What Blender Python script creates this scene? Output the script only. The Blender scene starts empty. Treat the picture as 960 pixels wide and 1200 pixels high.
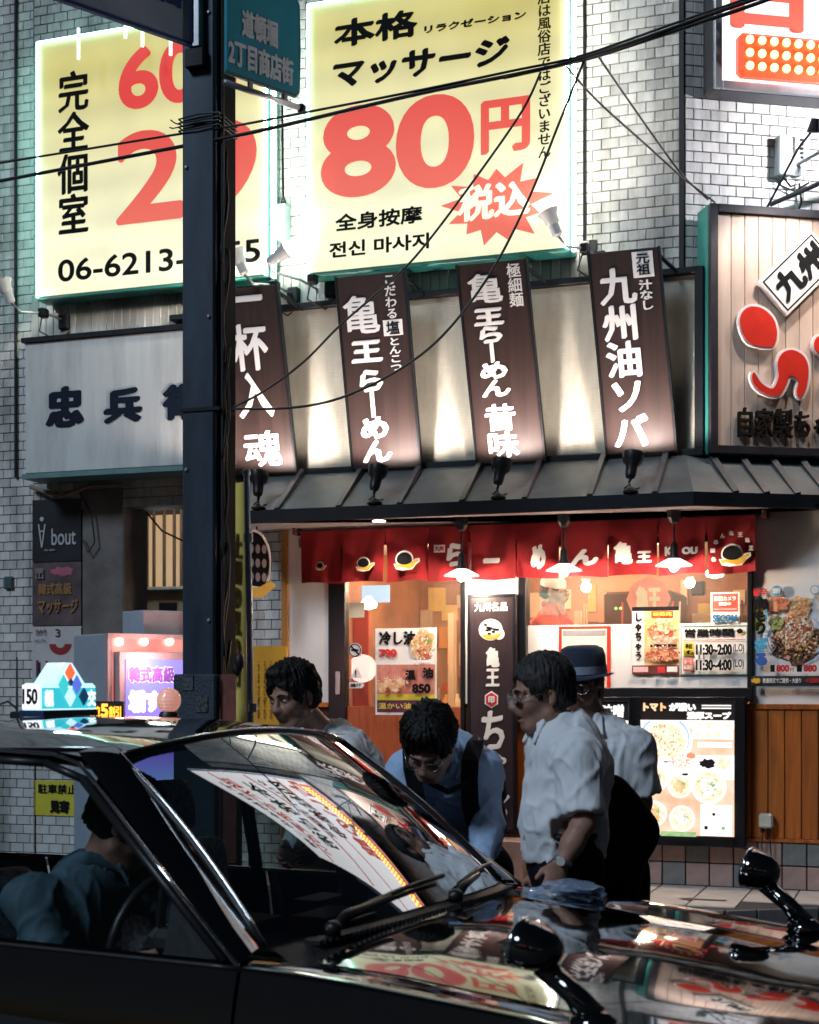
import bpy, math, random
import numpy as np
from mathutils import Vector, Matrix, noise
R = math.radians
random.seed(7)
rng = np.random.default_rng(11)
sc = bpy.context.scene
COL = sc.collection

# ------------------------------------------------------------------ camera, world, sun, exposure
CAM_Z, FPX, CX, CY = 1.58, 1750.0, 480.0, 805.0
cam = bpy.data.cameras.new('camera')
cam.sensor_fit = 'HORIZONTAL'; cam.sensor_width = 36.0; cam.lens = 36.0 * FPX / 960.0
cam.shift_y = (CY - 600.0) / 960.0
cam.clip_start = 0.1; cam.clip_end = 400
cam.dof.use_dof = True; cam.dof.focus_distance = 7.4; cam.dof.aperture_fstop = 6.3
cam_o = bpy.data.objects.new('camera', cam); COL.objects.link(cam_o)
cam_o.location = (0, 0, CAM_Z); cam_o.rotation_euler = (R(90), 0, 0)
sc.camera = cam_o

SUN_EL, SUN_AZ = 40.0, 228.0
world = bpy.data.worlds.new("World"); sc.world = world; world.use_nodes = True
wn = world.node_tree; wn.nodes.clear()
sky = wn.nodes.new('ShaderNodeTexSky'); sky.sky_type = 'NISHITA'; sky.sun_disc = False
sky.sun_elevation = R(SUN_EL); sky.sun_rotation = R(SUN_AZ)
bg = wn.nodes.new('ShaderNodeBackground'); bg.inputs['Strength'].default_value = 0.003
wo = wn.nodes.new('ShaderNodeOutputWorld')
wn.links.new(sky.outputs[0], bg.inputs[0]); wn.links.new(bg.outputs[0], wo.inputs[0])
sun = bpy.data.lights.new('street_glow', 'SUN'); sun.energy = 1.1; sun.angle = R(14); sun.color = (0.66, 0.82, 1.0)
sun_o = bpy.data.objects.new('street_glow', sun); COL.objects.link(sun_o)
_d = Vector((math.sin(R(SUN_AZ)) * math.cos(R(SUN_EL)), math.cos(R(SUN_AZ)) * math.cos(R(SUN_EL)), math.sin(R(SUN_EL))))
sun_o.rotation_euler = _d.to_track_quat('Z', 'Y').to_euler()
sc.view_settings.view_transform = 'Standard'; sc.view_settings.look = 'None'
sc.view_settings.exposure = 0.42; sc.view_settings.gamma = 1.0
sc.render.engine = 'CYCLES'
sc.cycles.use_denoising = True
sc.cycles.max_bounces = 8; sc.cycles.transparent_max_bounces = 16
sc.cycles.sample_clamp_indirect = 6.0
sc.cycles.caustics_reflective = False; sc.cycles.caustics_refractive = False

# ------------------------------------------------------------------ materials
MATS = {}
def nt(name):
    m = bpy.data.materials.new(name); m.use_nodes = True
    return m, m.node_tree, m.node_tree.nodes['Principled BSDF']
def mat(name, col, rough=0.5, metal=0.0, spec=0.5, var=0.12, scale=6.0, bump=0.0, bscale=40.0, coat=0.0, emit=None, estr=0.0,
        stretch=(1, 1, 1), objrand=0.0, col2=None, rvar=0.12, sheen=0.0, contrast=0.0, grime=0.0, gcol=(.10, .095, .085)):
    """a procedural surface: noise mottles the colour and gloss, and gives a fine relief"""
    if name in MATS: return MATS[name]
    m, t, p = nt(name); N = t.nodes; L = t.links
    tc = N.new('ShaderNodeTexCoord'); mp = N.new('ShaderNodeMapping'); mp.inputs['Scale'].default_value = stretch
    L.new(tc.outputs['Object'], mp.inputs['Vector'])
    nz = N.new('ShaderNodeTexNoise'); nz.inputs['Scale'].default_value = scale; nz.inputs['Detail'].default_value = 5
    nz.inputs['Roughness'].default_value = .6
    L.new(mp.outputs[0], nz.inputs['Vector'])
    c = Vector(col[:3])
    c2 = Vector(col2[:3]) if col2 else c * (1 - var)
    c1 = c if col2 else c * (1 + var)
    rp = N.new('ShaderNodeValToRGB')
    rp.color_ramp.elements[0].position = .3 + contrast; rp.color_ramp.elements[1].position = .7 - contrast
    rp.color_ramp.elements[0].color = (*c2, 1); rp.color_ramp.elements[1].color = (*c1, 1)
    L.new(nz.outputs['Fac'], rp.inputs['Fac'])
    out = rp.outputs['Color']
    if objrand:
        oi = N.new('ShaderNodeObjectInfo'); hs = N.new('ShaderNodeHueSaturation')
        mr = N.new('ShaderNodeMapRange'); mr.inputs['To Min'].default_value = 1 - objrand; mr.inputs['To Max'].default_value = 1 + objrand
        L.new(oi.outputs['Random'], mr.inputs['Value']); L.new(mr.outputs[0], hs.inputs['Value']); L.new(out, hs.inputs['Color'])
        out = hs.outputs['Color']
    if grime:      # stains that run down the surface, laid out in the place itself
        ge = N.new('ShaderNodeNewGeometry'); gm = N.new('ShaderNodeMapping'); gm.inputs['Scale'].default_value = (2.6, 2.6, .42); L.new(ge.outputs['Position'], gm.inputs['Vector'])
        g1 = N.new('ShaderNodeTexNoise'); g1.inputs['Scale'].default_value = 1.7; g1.inputs['Detail'].default_value = 7; g1.inputs['Roughness'].default_value = .68; L.new(gm.outputs[0], g1.inputs['Vector'])
        gr = N.new('ShaderNodeMapRange'); gr.inputs['From Min'].default_value = .44; gr.inputs['From Max'].default_value = .72; gr.inputs['To Max'].default_value = grime; L.new(g1.outputs['Fac'], gr.inputs['Value'])
        gx = N.new('ShaderNodeMix'); gx.data_type = 'RGBA'; L.new(gr.outputs[0], gx.inputs['Factor']); L.new(out, gx.inputs['A']); gx.inputs['B'].default_value = (*gcol, 1); out = gx.outputs['Result']
    L.new(out, p.inputs['Base Color'])
    mr2 = N.new('ShaderNodeMapRange'); mr2.inputs['To Min'].default_value = max(0.01, rough - rvar * rough); mr2.inputs['To Max'].default_value = min(1, rough + rvar)
    L.new(nz.outputs['Fac'], mr2.inputs['Value']); L.new(mr2.outputs[0], p.inputs['Roughness'])
    p.inputs['Metallic'].default_value = metal; p.inputs['Specular IOR Level'].default_value = spec
    if coat: p.inputs['Coat Weight'].default_value = coat; p.inputs['Coat Roughness'].default_value = 0.03
    if sheen: p.inputs['Sheen Weight'].default_value = sheen
    if bump:
        n2 = N.new('ShaderNodeTexNoise'); n2.inputs['Scale'].default_value = bscale; n2.inputs['Detail'].default_value = 4
        L.new(mp.outputs[0], n2.inputs['Vector'])
        b = N.new('ShaderNodeBump'); b.inputs['Strength'].default_value = bump; b.inputs['Distance'].default_value = .01
        L.new(n2.outputs['Fac'], b.inputs['Height']); L.new(b.outputs[0], p.inputs['Normal'])
    if emit:
        p.inputs['Emission Color'].default_value = (*emit[:3], 1); p.inputs['Emission Strength'].default_value = estr
    MATS[name] = m
    return m
def emat(name, col, s, col2=None, scale=1.5, axis=None, lo=0.0, hi=1.0, bands=0.0):
    """a face that gives off light (lamp, tube, backlit sign); col2 mottles it or grades it along an axis between lo and hi"""
    if name in MATS: return MATS[name]
    m, t, p = nt(name); N = t.nodes; L = t.links
    p.inputs['Base Color'].default_value = (*[min(.8, c * .25) for c in col[:3]], 1); p.inputs['Roughness'].default_value = .35
    p.inputs['Emission Strength'].default_value = s
    if col2:
        tc = N.new('ShaderNodeTexCoord'); rp = N.new('ShaderNodeValToRGB')
        rp.color_ramp.elements[0].color = (*col[:3], 1); rp.color_ramp.elements[1].color = (*col2[:3], 1)
        if axis is None:
            nz = N.new('ShaderNodeTexNoise'); nz.inputs['Scale'].default_value = scale; L.new(tc.outputs['Object'], nz.inputs[0])
            rp.color_ramp.elements[0].position = .35; rp.color_ramp.elements[1].position = .65
            L.new(nz.outputs['Fac'], rp.inputs[0])
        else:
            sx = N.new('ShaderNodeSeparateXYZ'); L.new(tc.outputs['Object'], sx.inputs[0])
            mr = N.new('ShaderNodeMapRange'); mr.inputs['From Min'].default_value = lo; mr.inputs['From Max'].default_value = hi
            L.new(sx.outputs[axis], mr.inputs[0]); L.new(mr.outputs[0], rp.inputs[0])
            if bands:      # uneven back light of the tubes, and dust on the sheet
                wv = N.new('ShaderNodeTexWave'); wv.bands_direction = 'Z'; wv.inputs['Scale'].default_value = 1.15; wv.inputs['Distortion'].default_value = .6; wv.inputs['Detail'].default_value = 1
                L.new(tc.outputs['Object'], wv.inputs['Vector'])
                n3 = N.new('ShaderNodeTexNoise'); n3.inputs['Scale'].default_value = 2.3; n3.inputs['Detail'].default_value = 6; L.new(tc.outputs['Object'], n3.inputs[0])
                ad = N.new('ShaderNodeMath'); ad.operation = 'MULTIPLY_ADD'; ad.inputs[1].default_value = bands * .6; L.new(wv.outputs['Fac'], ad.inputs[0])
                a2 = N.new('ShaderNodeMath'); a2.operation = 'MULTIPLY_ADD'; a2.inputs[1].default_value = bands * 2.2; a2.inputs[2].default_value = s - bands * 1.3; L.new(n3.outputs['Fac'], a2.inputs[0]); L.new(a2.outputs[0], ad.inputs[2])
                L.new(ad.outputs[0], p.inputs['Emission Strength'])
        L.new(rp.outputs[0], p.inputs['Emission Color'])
    else: p.inputs['Emission Color'].default_value = (*col[:3], 1)
    MATS[name] = m
    return m
def glass(name, tint=(.9, .95, .95), rough=0.0, ior=1.5, boost=1.0, haze=0.0):
    """thin pane: Fresnel mix of a tinted see-through and a mirror coat"""
    if name in MATS: return MATS[name]
    m = bpy.data.materials.new(name); m.use_nodes = True; t = m.node_tree; N = t.nodes; L = t.links; N.clear()
    o = N.new('ShaderNodeOutputMaterial'); tr = N.new('ShaderNodeBsdfTransparent'); tr.inputs[0].default_value = (*tint, 1)
    g = N.new('ShaderNodeBsdfGlossy'); g.inputs['Roughness'].default_value = rough
    f = N.new('ShaderNodeFresnel'); f.inputs[0].default_value = ior
    mu = N.new('ShaderNodeMath'); mu.operation = 'MULTIPLY'; mu.inputs[1].default_value = boost; mu.use_clamp = True
    mx = N.new('ShaderNodeMixShader')
    L.new(f.outputs[0], mu.inputs[0]); L.new(mu.outputs[0], mx.inputs[0]); L.new(tr.outputs[0], mx.inputs[1]); L.new(g.outputs[0], mx.inputs[2])
    out = mx.outputs[0]
    if haze:
        df = N.new('ShaderNodeBsdfDiffuse'); df.inputs[0].default_value = (.7, .7, .7, 1)
        m2 = N.new('ShaderNodeMixShader'); m2.inputs[0].default_value = haze
        L.new(out, m2.inputs[1]); L.new(df.outputs[0], m2.inputs[2]); out = m2.outputs[0]
    L.new(out, o.inputs[0]); MATS[name] = m
    return m

# ------------------------------------------------------------------ frames: a local system (x right, y into the wall, z up) with pixel look-up for measuring
class Frame:
    def __init__(s, O, M): s.O = Vector(O); s.M = M; s.Mi = M.inverted()
    def w(s, x, y, z): return s.O + s.M @ Vector((x, y, z))
    def l(s, p): return s.Mi @ (Vector(p) - s.O)
    def hit(s, px, py, y=0.0):
        d = s.Mi @ Vector(((px - CX) / FPX, 1, -(py - CY) / FPX)); c = s.Mi @ (Vector((0, 0, CAM_Z)) - s.O)
        k = (y - c.y) / d.y
        return c.x + d.x * k, c.z + d.z * k
    def rect(s, xl, yb, xr, yt, y=0.0):
        """local x0, z0, x1, z1 from the lower left and upper right corner in the photograph"""
        a = s.hit(xl, yb, y); b = s.hit(xr, yt, y)
        return a[0], a[1], b[0], b[1]
def rz(a): return Matrix.Rotation(a, 3, 'Z')
WA = -math.atan2(.332, .943)
W = Frame((0, 10.64, 0), rz(WA))                      # shop front
_cx, _ = W.hit(800, 200)
RW = Frame(W.w(_cx, 0, 0), rz(R(11.4)))               # side wall beyond the corner
G = Frame((0, 0, 0), Matrix.Identity(3))

# ------------------------------------------------------------------ text outlines
_TC = {}
def run(s, vertical=False, gap=.97):
    k = (s, vertical, gap)
    if k not in _TC:
        c = bpy.data.curves.new('tmp', 'FONT'); c.resolution_u = 2 if any(ord(q) > 500 for q in s) else 7
        c.body = '\n'.join(s) if vertical else s
        if vertical: c.align_x = 'CENTER'; c.space_line = gap
        o = bpy.data.objects.new('tmp', c); COL.objects.link(o)
        me = bpy.data.meshes.new_from_object(o.evaluated_get(bpy.context.evaluated_depsgraph_get()))
        v = np.array([q.co[:2] for q in me.vertices]) if len(me.vertices) else np.zeros((1, 2)); f = [tuple(q.vertices) for q in me.polygons]
        bpy.data.objects.remove(o); bpy.data.curves.remove(c); bpy.data.meshes.remove(me)
        v = (v - v.min(0)) / np.maximum(v.max(0) - v.min(0), 1e-6)
        _TC[k] = (v, f)
    return _TC[k]

# ------------------------------------------------------------------ mesh builder
class MB:
    def __init__(s): s.v = []; s.f = []
    def add(s, v, f):
        n = len(s.v); s.v += [tuple(q) for q in v]; s.f += [tuple(i + n for i in q) for q in f]; return s
    def box(s, x0, x1, y0, y1, z0, z1, bev=0.0):
        if x0 > x1: x0, x1 = x1, x0
        if y0 > y1: y0, y1 = y1, y0
        if z0 > z1: z0, z1 = z1, z0
        if not bev:
            v = [(x, y, z) for z in (z0, z1) for y in (y0, y1) for x in (x0, x1)]
            return s.add(v, [(0, 2, 3, 1), (4, 5, 7, 6), (0, 1, 5, 4), (2, 6, 7, 3), (0, 4, 6, 2), (1, 3, 7, 5)])
        b = min(bev, (x1 - x0) * .45, (y1 - y0) * .45, (z1 - z0) * .45)
        o = [(x0, y0), (x1, y0), (x1, y1), (x0, y1)]
        i = [(x0 + b, y0 + b), (x1 - b, y0 + b), (x1 - b, y1 - b), (x0 + b, y1 - b)]
        # rounded in plan and in elevation
        ring = [(x0 + b, y0), (x1 - b, y0), (x1, y0 + b), (x1, y1 - b), (x1 - b, y1), (x0 + b, y1), (x0, y1 - b), (x0, y0 + b)]
        rin = [(x0 + b, y0 + b), (x1 - b, y0 + b), (x1 - b, y0 + b), (x1 - b, y1 - b), (x1 - b, y1 - b), (x0 + b, y1 - b), (x0 + b, y1 - b), (x0 + b, y0 + b)]
        v = [(*p, z0 + b) for p in ring] + [(*p, z1 - b) for p in ring] + [(*p, z1) for p in i] + [(*p, z0) for p in i]
        f = [(k, (k + 1) % 8, 8 + (k + 1) % 8, 8 + k) for k in range(8)]
        m = [0, 1, 1, 2, 2, 3, 3, 0]
        for k in range(8):
            a, c = m[k], m[(k + 1) % 8]
            if a == c: f.append((8 + k, 8 + (k + 1) % 8, 16 + a)); f.append(((k + 1) % 8, k, 20 + a))
            else: f.append((8 + k, 8 + (k + 1) % 8, 16 + c, 16 + a)); f.append(((k + 1) % 8, k, 20 + a, 20 + c))
        f += [(16, 17, 18, 19), (23, 22, 21, 20)]
        return s.add(v, f)
    def tube(s, pts, r, n=8, cap=True):
        pts = [Vector(p) for p in pts]; rs = r if isinstance(r, (list, tuple)) else [r] * len(pts)
        up = None; rings = []
        for i, p in enumerate(pts):
            t = (pts[min(i + 1, len(pts) - 1)] - pts[max(i - 1, 0)])
            t = t.normalized() if t.length > 1e-9 else Vector((0, 0, 1))
            if up is None: up = t.orthogonal().normalized()
            else:
                up = up - t * up.dot(t); up = up.normalized() if up.length > 1e-6 else t.orthogonal().normalized()
            q = t.cross(up)
            rings.append([p + (up * math.cos(a) + q * math.sin(a)) * rs[i] for a in [2 * math.pi * k / n for k in range(n)]])
        v = [x for g in rings for x in g]; f = []
        for i in range(len(pts) - 1):
            for k in range(n): f.append((i * n + k, i * n + (k + 1) % n, (i + 1) * n + (k + 1) % n, (i + 1) * n + k))
        if cap: f.append(tuple(range(n))[::-1]); f.append(tuple(range((len(pts) - 1) * n, len(pts) * n)))
        return s.add(v, f)
    def lathe(s, prof, c=(0, 0, 0), axis=(0, 0, 1), n=20):
        """prof: (radius, height) pairs"""
        a = Vector(axis).normalized(); u = a.orthogonal().normalized(); w = a.cross(u); c = Vector(c); v = []
        for r, h in prof:
            for k in range(n):
                t = 2 * math.pi * k / n; v.append(c + a * h + (u * math.cos(t) + w * math.sin(t)) * max(r, 1e-4))
        f = [(i * n + k, i * n + (k + 1) % n, (i + 1) * n + (k + 1) % n, (i + 1) * n + k) for i in range(len(prof) - 1) for k in range(n)]
        f += [tuple(range(n))[::-1], tuple(range((len(prof) - 1) * n, len(prof) * n))]
        return s.add(v, f)
    def ball(s, c, r, n=16, m=10):
        rr = r if isinstance(r, (tuple, list)) else (r, r, r)
        v = []; 
        for j in range(m + 1):
            t = math.pi * j / m
            for k in range(n):
                a = 2 * math.pi * k / n
                v.append((c[0] + rr[0] * max(math.sin(t), .003) * math.cos(a), c[1] + rr[1] * max(math.sin(t), .003) * math.sin(a), c[2] - rr[2] * math.cos(t)))
        f = [(j * n + k, j * n + (k + 1) % n, (j + 1) * n + (k + 1) % n, (j + 1) * n + k) for j in range(m) for k in range(n)]
        f += [tuple(range(n))[::-1], tuple(range(m * n, (m + 1) * n))]
        return s.add(v, f)
    def prism(s, pts, y0, y1):
        """pts: outline in x, z; from y0 (front) to y1"""
        n = len(pts); v = [(p[0], y0, p[1]) for p in pts] + [(p[0], y1, p[1]) for p in pts]
        return s.add(v, [tuple(range(n)), tuple(range(2 * n - 1, n - 1, -1))] + [(i, n + i, n + (i + 1) % n, (i + 1) % n) for i in range(n)])
    def disc(s, c, r, y0, y1=None, n=28, rzz=None):
        rz_ = rzz or r
        return s.prism([(c[0] + r * math.cos(2 * math.pi * k / n), c[1] + rz_ * math.sin(2 * math.pi * k / n)) for k in range(n)], y0, y1 if y1 is not None else y0 + .002)
    def grid(s, P):
        """P[i][j] points"""
        a = len(P); b = len(P[0])
        return s.add([q for r_ in P for q in r_], [(i * b + j, i * b + j + 1, (i + 1) * b + j + 1, (i + 1) * b + j) for i in range(a - 1) for j in range(b - 1)])
    def text(s, t, x0, z0, x1, z1, y, bold=0.0, nib=None, vertical=False, shear=0.0, gap=.97, d=None, back=.0):
        """lettering as thin raised print; bold widens the strokes, nib = (angle, ratio) makes them brush-like"""
        v, f = run(t, vertical, gap)
        w, h = x1 - x0, z1 - z0
        P = np.zeros((len(v), 3)); P[:, 0] = x0 + bold + v[:, 0] * (w - 2 * bold) + shear * (v[:, 1] - .5) * h; P[:, 2] = z0 + bold + v[:, 1] * (h - 2 * bold); P[:, 1] = y
        if bold <= 0: return s.add(P.tolist(), f)
        if nib: a, q = nib; offs = [(math.cos(k) * bold, math.sin(k) * bold * q) for k in [2 * math.pi * i / 10 for i in range(10)]]; offs = [(ox * math.cos(a) - oz * math.sin(a), ox * math.sin(a) + oz * math.cos(a)) for ox, oz in offs]
        else:
            nr = 10 if bold < .02 else 18
            offs = [(math.cos(k) * bold, math.sin(k) * bold) for k in [2 * math.pi * i / nr for i in range(nr)]]
        offs += [(ox * .5, oz * .5) for ox, oz in offs[::2]] + [(0, 0)]
        for i, (ox, oz) in enumerate(offs):
            s.add((P + np.array([ox, -i * .00012, oz])).tolist(), f)
        return s
    def xf(s, M):
        s.v = [tuple(M @ Vector(p)) for p in s.v]; return s
    def mesh(s, name, m=None, smooth=False, off=(0, 0, 0), angle=None):
        me = bpy.data.meshes.new(name)
        V = np.array(s.v, dtype=np.float64).reshape(-1, 3) - np.array(off)
        me.from_pydata(V.tolist(), [], s.f); me.update()
        if m: me.materials.append(m)
        if smooth:
            me.polygons.foreach_set('use_smooth', [True] * len(me.polygons))
            if angle: me.set_sharp_from_angle(angle=R(angle))
        return me

def props(o, label=None, cat=None, group=None, kind=None):
    if label: o['label'] = label
    if cat: o['category'] = cat
    if group: o['group'] = group
    if kind: o['kind'] = kind
    return o
class Thing:
    """an Empty at the thing's base; parts are given in the frame's coordinates"""
    def __init__(s, name, label, cat, fr=G, at=(0, 0, 0), group=None):
        s.fr = fr; s.at = Vector(at)
        o = bpy.data.objects.new(name, None); o.empty_display_size = .1; COL.objects.link(o)
        o.matrix_world = Matrix.Translation(fr.w(*at)) @ fr.M.to_4x4()
        o.rotation_mode = 'XYZ'; s.o = o; props(o, label, cat, group)
    def part(s, name, mb, m, parent=None, smooth=False, angle=None, label=None, kind=None):
        o = bpy.data.objects.new(name, mb.mesh(name, m, smooth, s.at, angle)); COL.objects.link(o); o.parent = parent or s.o
        if label: o['label'] = label
        if kind: o['kind'] = kind
        return o
    def pieces(s, name, me, spots, parent=None):
        """alike pieces sharing one mesh"""
        out = []
        for p in spots:
            o = bpy.data.objects.new(name, me); o.location = Vector(p) - s.at; COL.objects.link(o); o.parent = parent or s.o; out.append(o)
        return out
    def light(s, name, kind, at, energy, col, size=.05, target=None, spot=None, blend=.5):
        l = bpy.data.lights.new(name, kind); l.energy = energy; l.color = col
        if kind != 'SUN': l.shadow_soft_size = size
        o = bpy.data.objects.new(name, l); COL.objects.link(o); o.parent = s.o; o.location = Vector(at) - s.at
        if spot: l.spot_size = R(spot); l.spot_blend = blend
        if target is not None:
            d = Vector(at) - Vector(target); o.rotation_euler = d.to_track_quat('Z', 'Y').to_euler()
        return o
def single(name, mb, m, label=None, cat=None, group=None, kind=None, smooth=False, fr=G, angle=None, at=(0, 0, 0)):
    o = bpy.data.objects.new(name, mb.mesh(name, m, smooth, at, angle)); COL.objects.link(o)
    o.matrix_world = Matrix.Translation(fr.w(*at)) @ fr.M.to_4x4()
    return props(o, label, cat, group, kind)

white_ink = mat('white_ink', (.85, .84, .82), .5, var=.05)
black_ink = mat('black_ink', (.008, .009, .011), .85, spec=.15, var=.2)
red_ink = mat('red_ink', (.62, .03, .03), .45, var=.1)
dark_metal = mat('dark_metal', (.012, .014, .018), .5, .2, spec=.3, bump=.15, var=.3)
black_rubber = mat('black_rubber', (.012, .012, .013), .6, var=.2)
steel = mat('galvanised_steel', (.42, .43, .45), .38, .8, var=.15, bump=.1, bscale=25)
wire_mat = mat('cable_sheath', (.012, .012, .014), .5)
glow_white = emat('lamp_glow', (1, .93, .8), 14)
# ------------------------------------------------------------------ smooth bodies: rounded cones and ellipsoids blended into one surface
class Body:
    def __init__(s, lo, hi, h):
        s.lo = np.array(lo, float); s.h = h; s.n = np.ceil((np.array(hi) - s.lo) / h).astype(int) + 1
        s.f = np.ones(tuple(s.n), np.float32) * .5
    def _sub(s, lo, hi, m):
        a = np.clip(np.floor((np.array(lo) - m - s.lo) / s.h).astype(int), 0, s.n - 1); b = np.clip(np.ceil((np.array(hi) + m - s.lo) / s.h).astype(int) + 1, 1, s.n)
        if np.any(b <= a): return None
        X = np.meshgrid(*[(s.lo[i] + s.h * np.arange(a[i], b[i])).astype(np.float32) for i in range(3)], indexing='ij')
        return (slice(a[0], b[0]), slice(a[1], b[1]), slice(a[2], b[2])), X
    def _mix(s, sl, d, k, op):
        a = s.f[sl]
        if op == 'add':
            h = np.clip(.5 + .5 * (a - d) / k, 0, 1); s.f[sl] = a * (1 - h) + d * h - k * h * (1 - h)
        else:
            h = np.clip(.5 - .5 * (a + d) / k, 0, 1); s.f[sl] = a * (1 - h) - d * h + k * h * (1 - h)
    def cone(s, a, b, ra, rb, k=.02, op='add', flat=None):
        a = np.array(a, float); b = np.array(b, float); r = max(ra, rb)
        g = s._sub(np.minimum(a, b) - r, np.maximum(a, b) + r, k + 3 * s.h)
        if g is None: return s
        sl, X = g; ab = b - a; L = max(ab @ ab, 1e-9)
        q = [X[i] - a[i] for i in range(3)]
        t = np.clip((q[0] * ab[0] + q[1] * ab[1] + q[2] * ab[2]) / L, 0, 1)
        e = [q[i] - t * ab[i] for i in range(3)]
        if flat is not None:          # flat = (axis, factor): the section is squeezed along axis
            ax, fc = np.array(flat[0], float), flat[1]; ax = ax / np.linalg.norm(ax)
            dd = e[0] * ax[0] + e[1] * ax[1] + e[2] * ax[2]; rr = e[0] ** 2 + e[1] ** 2 + e[2] ** 2 + dd ** 2 * (1 / fc ** 2 - 1)
            d = (np.sqrt(rr) - (ra + (rb - ra) * t)) * .8
        else: d = np.sqrt(e[0] ** 2 + e[1] ** 2 + e[2] ** 2) - (ra + (rb - ra) * t)
        s._mix(sl, d, k, op); return s
    def ell(s, c, r, M=None, k=.02, op='add'):
        c = np.array(c, float); r = np.array(r, float); R3 = np.array(M) if M is not None else np.eye(3)
        ext = np.sqrt(((R3 * r[None, :]) ** 2).sum(1))
        g = s._sub(c - ext, c + ext, k + 3 * s.h)
        if g is None: return s
        sl, X = g; q = [X[i] - c[i] for i in range(3)]
        l = [q[0] * R3[0, i] + q[1] * R3[1, i] + q[2] * R3[2, i] for i in range(3)]
        k0 = np.sqrt(sum((l[i] / r[i]) ** 2 for i in range(3))); k1 = np.sqrt(sum((l[i] / r[i] ** 2) ** 2 for i in range(3))) + 1e-6
        s._mix(sl, k0 * (k0 - 1) / k1, k, op); return s
    def cut(s, p, n):
        """keeps what lies behind the plane through p with outward normal n"""
        n = np.array(n, float); n /= np.linalg.norm(n); X = [s.lo[i] + s.h * np.arange(s.n[i]) for i in range(3)]
        d = (X[0] - p[0])[:, None, None] * n[0] + (X[1] - p[1])[None, :, None] * n[1] + (X[2] - p[2])[None, None, :] * n[2]
        s.f = np.maximum(s.f, d.astype(np.float32)); return s
    def cut_local(s, p, n, c, rad):
        """the same, only within rad of c"""
        g = s._sub(np.array(c) - rad, np.array(c) + rad, 0)
        if g is None: return s
        sl, X = g; n = np.array(n, float); n /= np.linalg.norm(n)
        d = sum((X[i] - p[i]) * n[i] for i in range(3)); q = np.sqrt(sum((X[i] - c[i]) ** 2 for i in range(3)))
        s.f[sl] = np.where(q < rad, np.maximum(s.f[sl], d), s.f[sl]); return s
    def nets(s):
        f = s.f; f[0] = f[-1] = 1; f[:, 0] = f[:, -1] = 1; f[:, :, 0] = f[:, :, -1] = 1
        ins = f < 0
        c = np.zeros(tuple(s.n - 1), np.int8)
        for dx in (0, 1):
            for dy in (0, 1):
                for dz in (0, 1): c += ins[dx:s.n[0] - 1 + dx, dy:s.n[1] - 1 + dy, dz:s.n[2] - 1 + dz]
        cells = np.argwhere((c > 0) & (c < 8)); idx = -np.ones(c.shape, np.int32); idx[tuple(cells.T)] = np.arange(len(cells))
        acc = np.zeros((len(cells), 3)); cnt = np.zeros(len(cells))
        cr = [(x, y, z) for x in (0, 1) for y in (0, 1) for z in (0, 1)]
        for i, a in enumerate(cr):
            for b in cr[i + 1:]:
                if sum(abs(a[k] - b[k]) for k in range(3)) != 1: continue
                fa = f[cells[:, 0] + a[0], cells[:, 1] + a[1], cells[:, 2] + a[2]]; fb = f[cells[:, 0] + b[0], cells[:, 1] + b[1], cells[:, 2] + b[2]]
                m = (fa < 0) != (fb < 0); t = np.where(m, fa / np.where(m, fa - fb, 1), 0)
                p = np.array(a)[None] + t[:, None] * (np.array(b) - np.array(a))[None]
                acc += p * m[:, None]; cnt += m
        V = s.lo + s.h * (cells + acc / cnt[:, None])
        Q = []
        for ax in range(3):
            o1, o2 = [(1, 2), (2, 0), (0, 1)][ax]
            a = [slice(None)] * 3; b = [slice(None)] * 3; a[ax] = slice(0, -1); b[ax] = slice(1, None)
            A, B = ins[tuple(a)], ins[tuple(b)]
            e = np.argwhere(A != B); e = e[(e[:, o1] > 0) & (e[:, o2] > 0) & (e[:, o1] < s.n[o1] - 1) & (e[:, o2] < s.n[o2] - 1)]
            if not len(e): continue
            fl = A[tuple(e.T)]
            def at(d1, d2): q = e.copy(); q[:, o1] += d1; q[:, o2] += d2; return idx[tuple(q.T)]
            q = np.stack([at(-1, -1), at(0, -1), at(0, 0), at(-1, 0)], 1)
            q[~fl] = q[~fl][:, ::-1]; Q.append(q)
        return V, np.concatenate(Q) if Q else np.zeros((0, 4), int)
def body_mesh(name, b, m, off=(0, 0, 0), disp=None, relax=1):
    V, Q = b.nets()
    for _ in range(relax):
        acc = np.zeros_like(V); cnt = np.zeros(len(V))
        for i in range(4):
            j = (i + 1) % 4
            np.add.at(acc, Q[:, i], V[Q[:, j]]); np.add.at(cnt, Q[:, i], 1); np.add.at(acc, Q[:, j], V[Q[:, i]]); np.add.at(cnt, Q[:, j], 1)
        V = V * .5 + .5 * acc / np.maximum(cnt, 1)[:, None]
    if disp is not None:
        e1 = V[Q[:, 2]] - V[Q[:, 0]]; e2 = V[Q[:, 3]] - V[Q[:, 1]]; fn = np.cross(e1, e2); N = np.zeros_like(V)
        for i in range(4): np.add.at(N, Q[:, i], fn)
        N /= np.maximum(np.linalg.norm(N, axis=1), 1e-12)[:, None]
        V = V + N * disp(V, N)[:, None]
    me = bpy.data.meshes.new(name); V = V - np.array(off)
    me.vertices.add(len(V)); me.vertices.foreach_set('co', V.astype(np.float32).ravel())
    me.loops.add(Q.size); me.loops.foreach_set('vertex_index', Q.astype(np.int32).ravel())
    me.polygons.add(len(Q)); me.polygons.foreach_set('loop_start', np.arange(0, Q.size, 4, dtype=np.int32)); 
    me.update(calc_edges=True); me.validate(); me.polygons.foreach_set('use_smooth', np.ones(len(me.polygons), bool)); me.update()
    me.materials.append(m)
    return me
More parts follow.
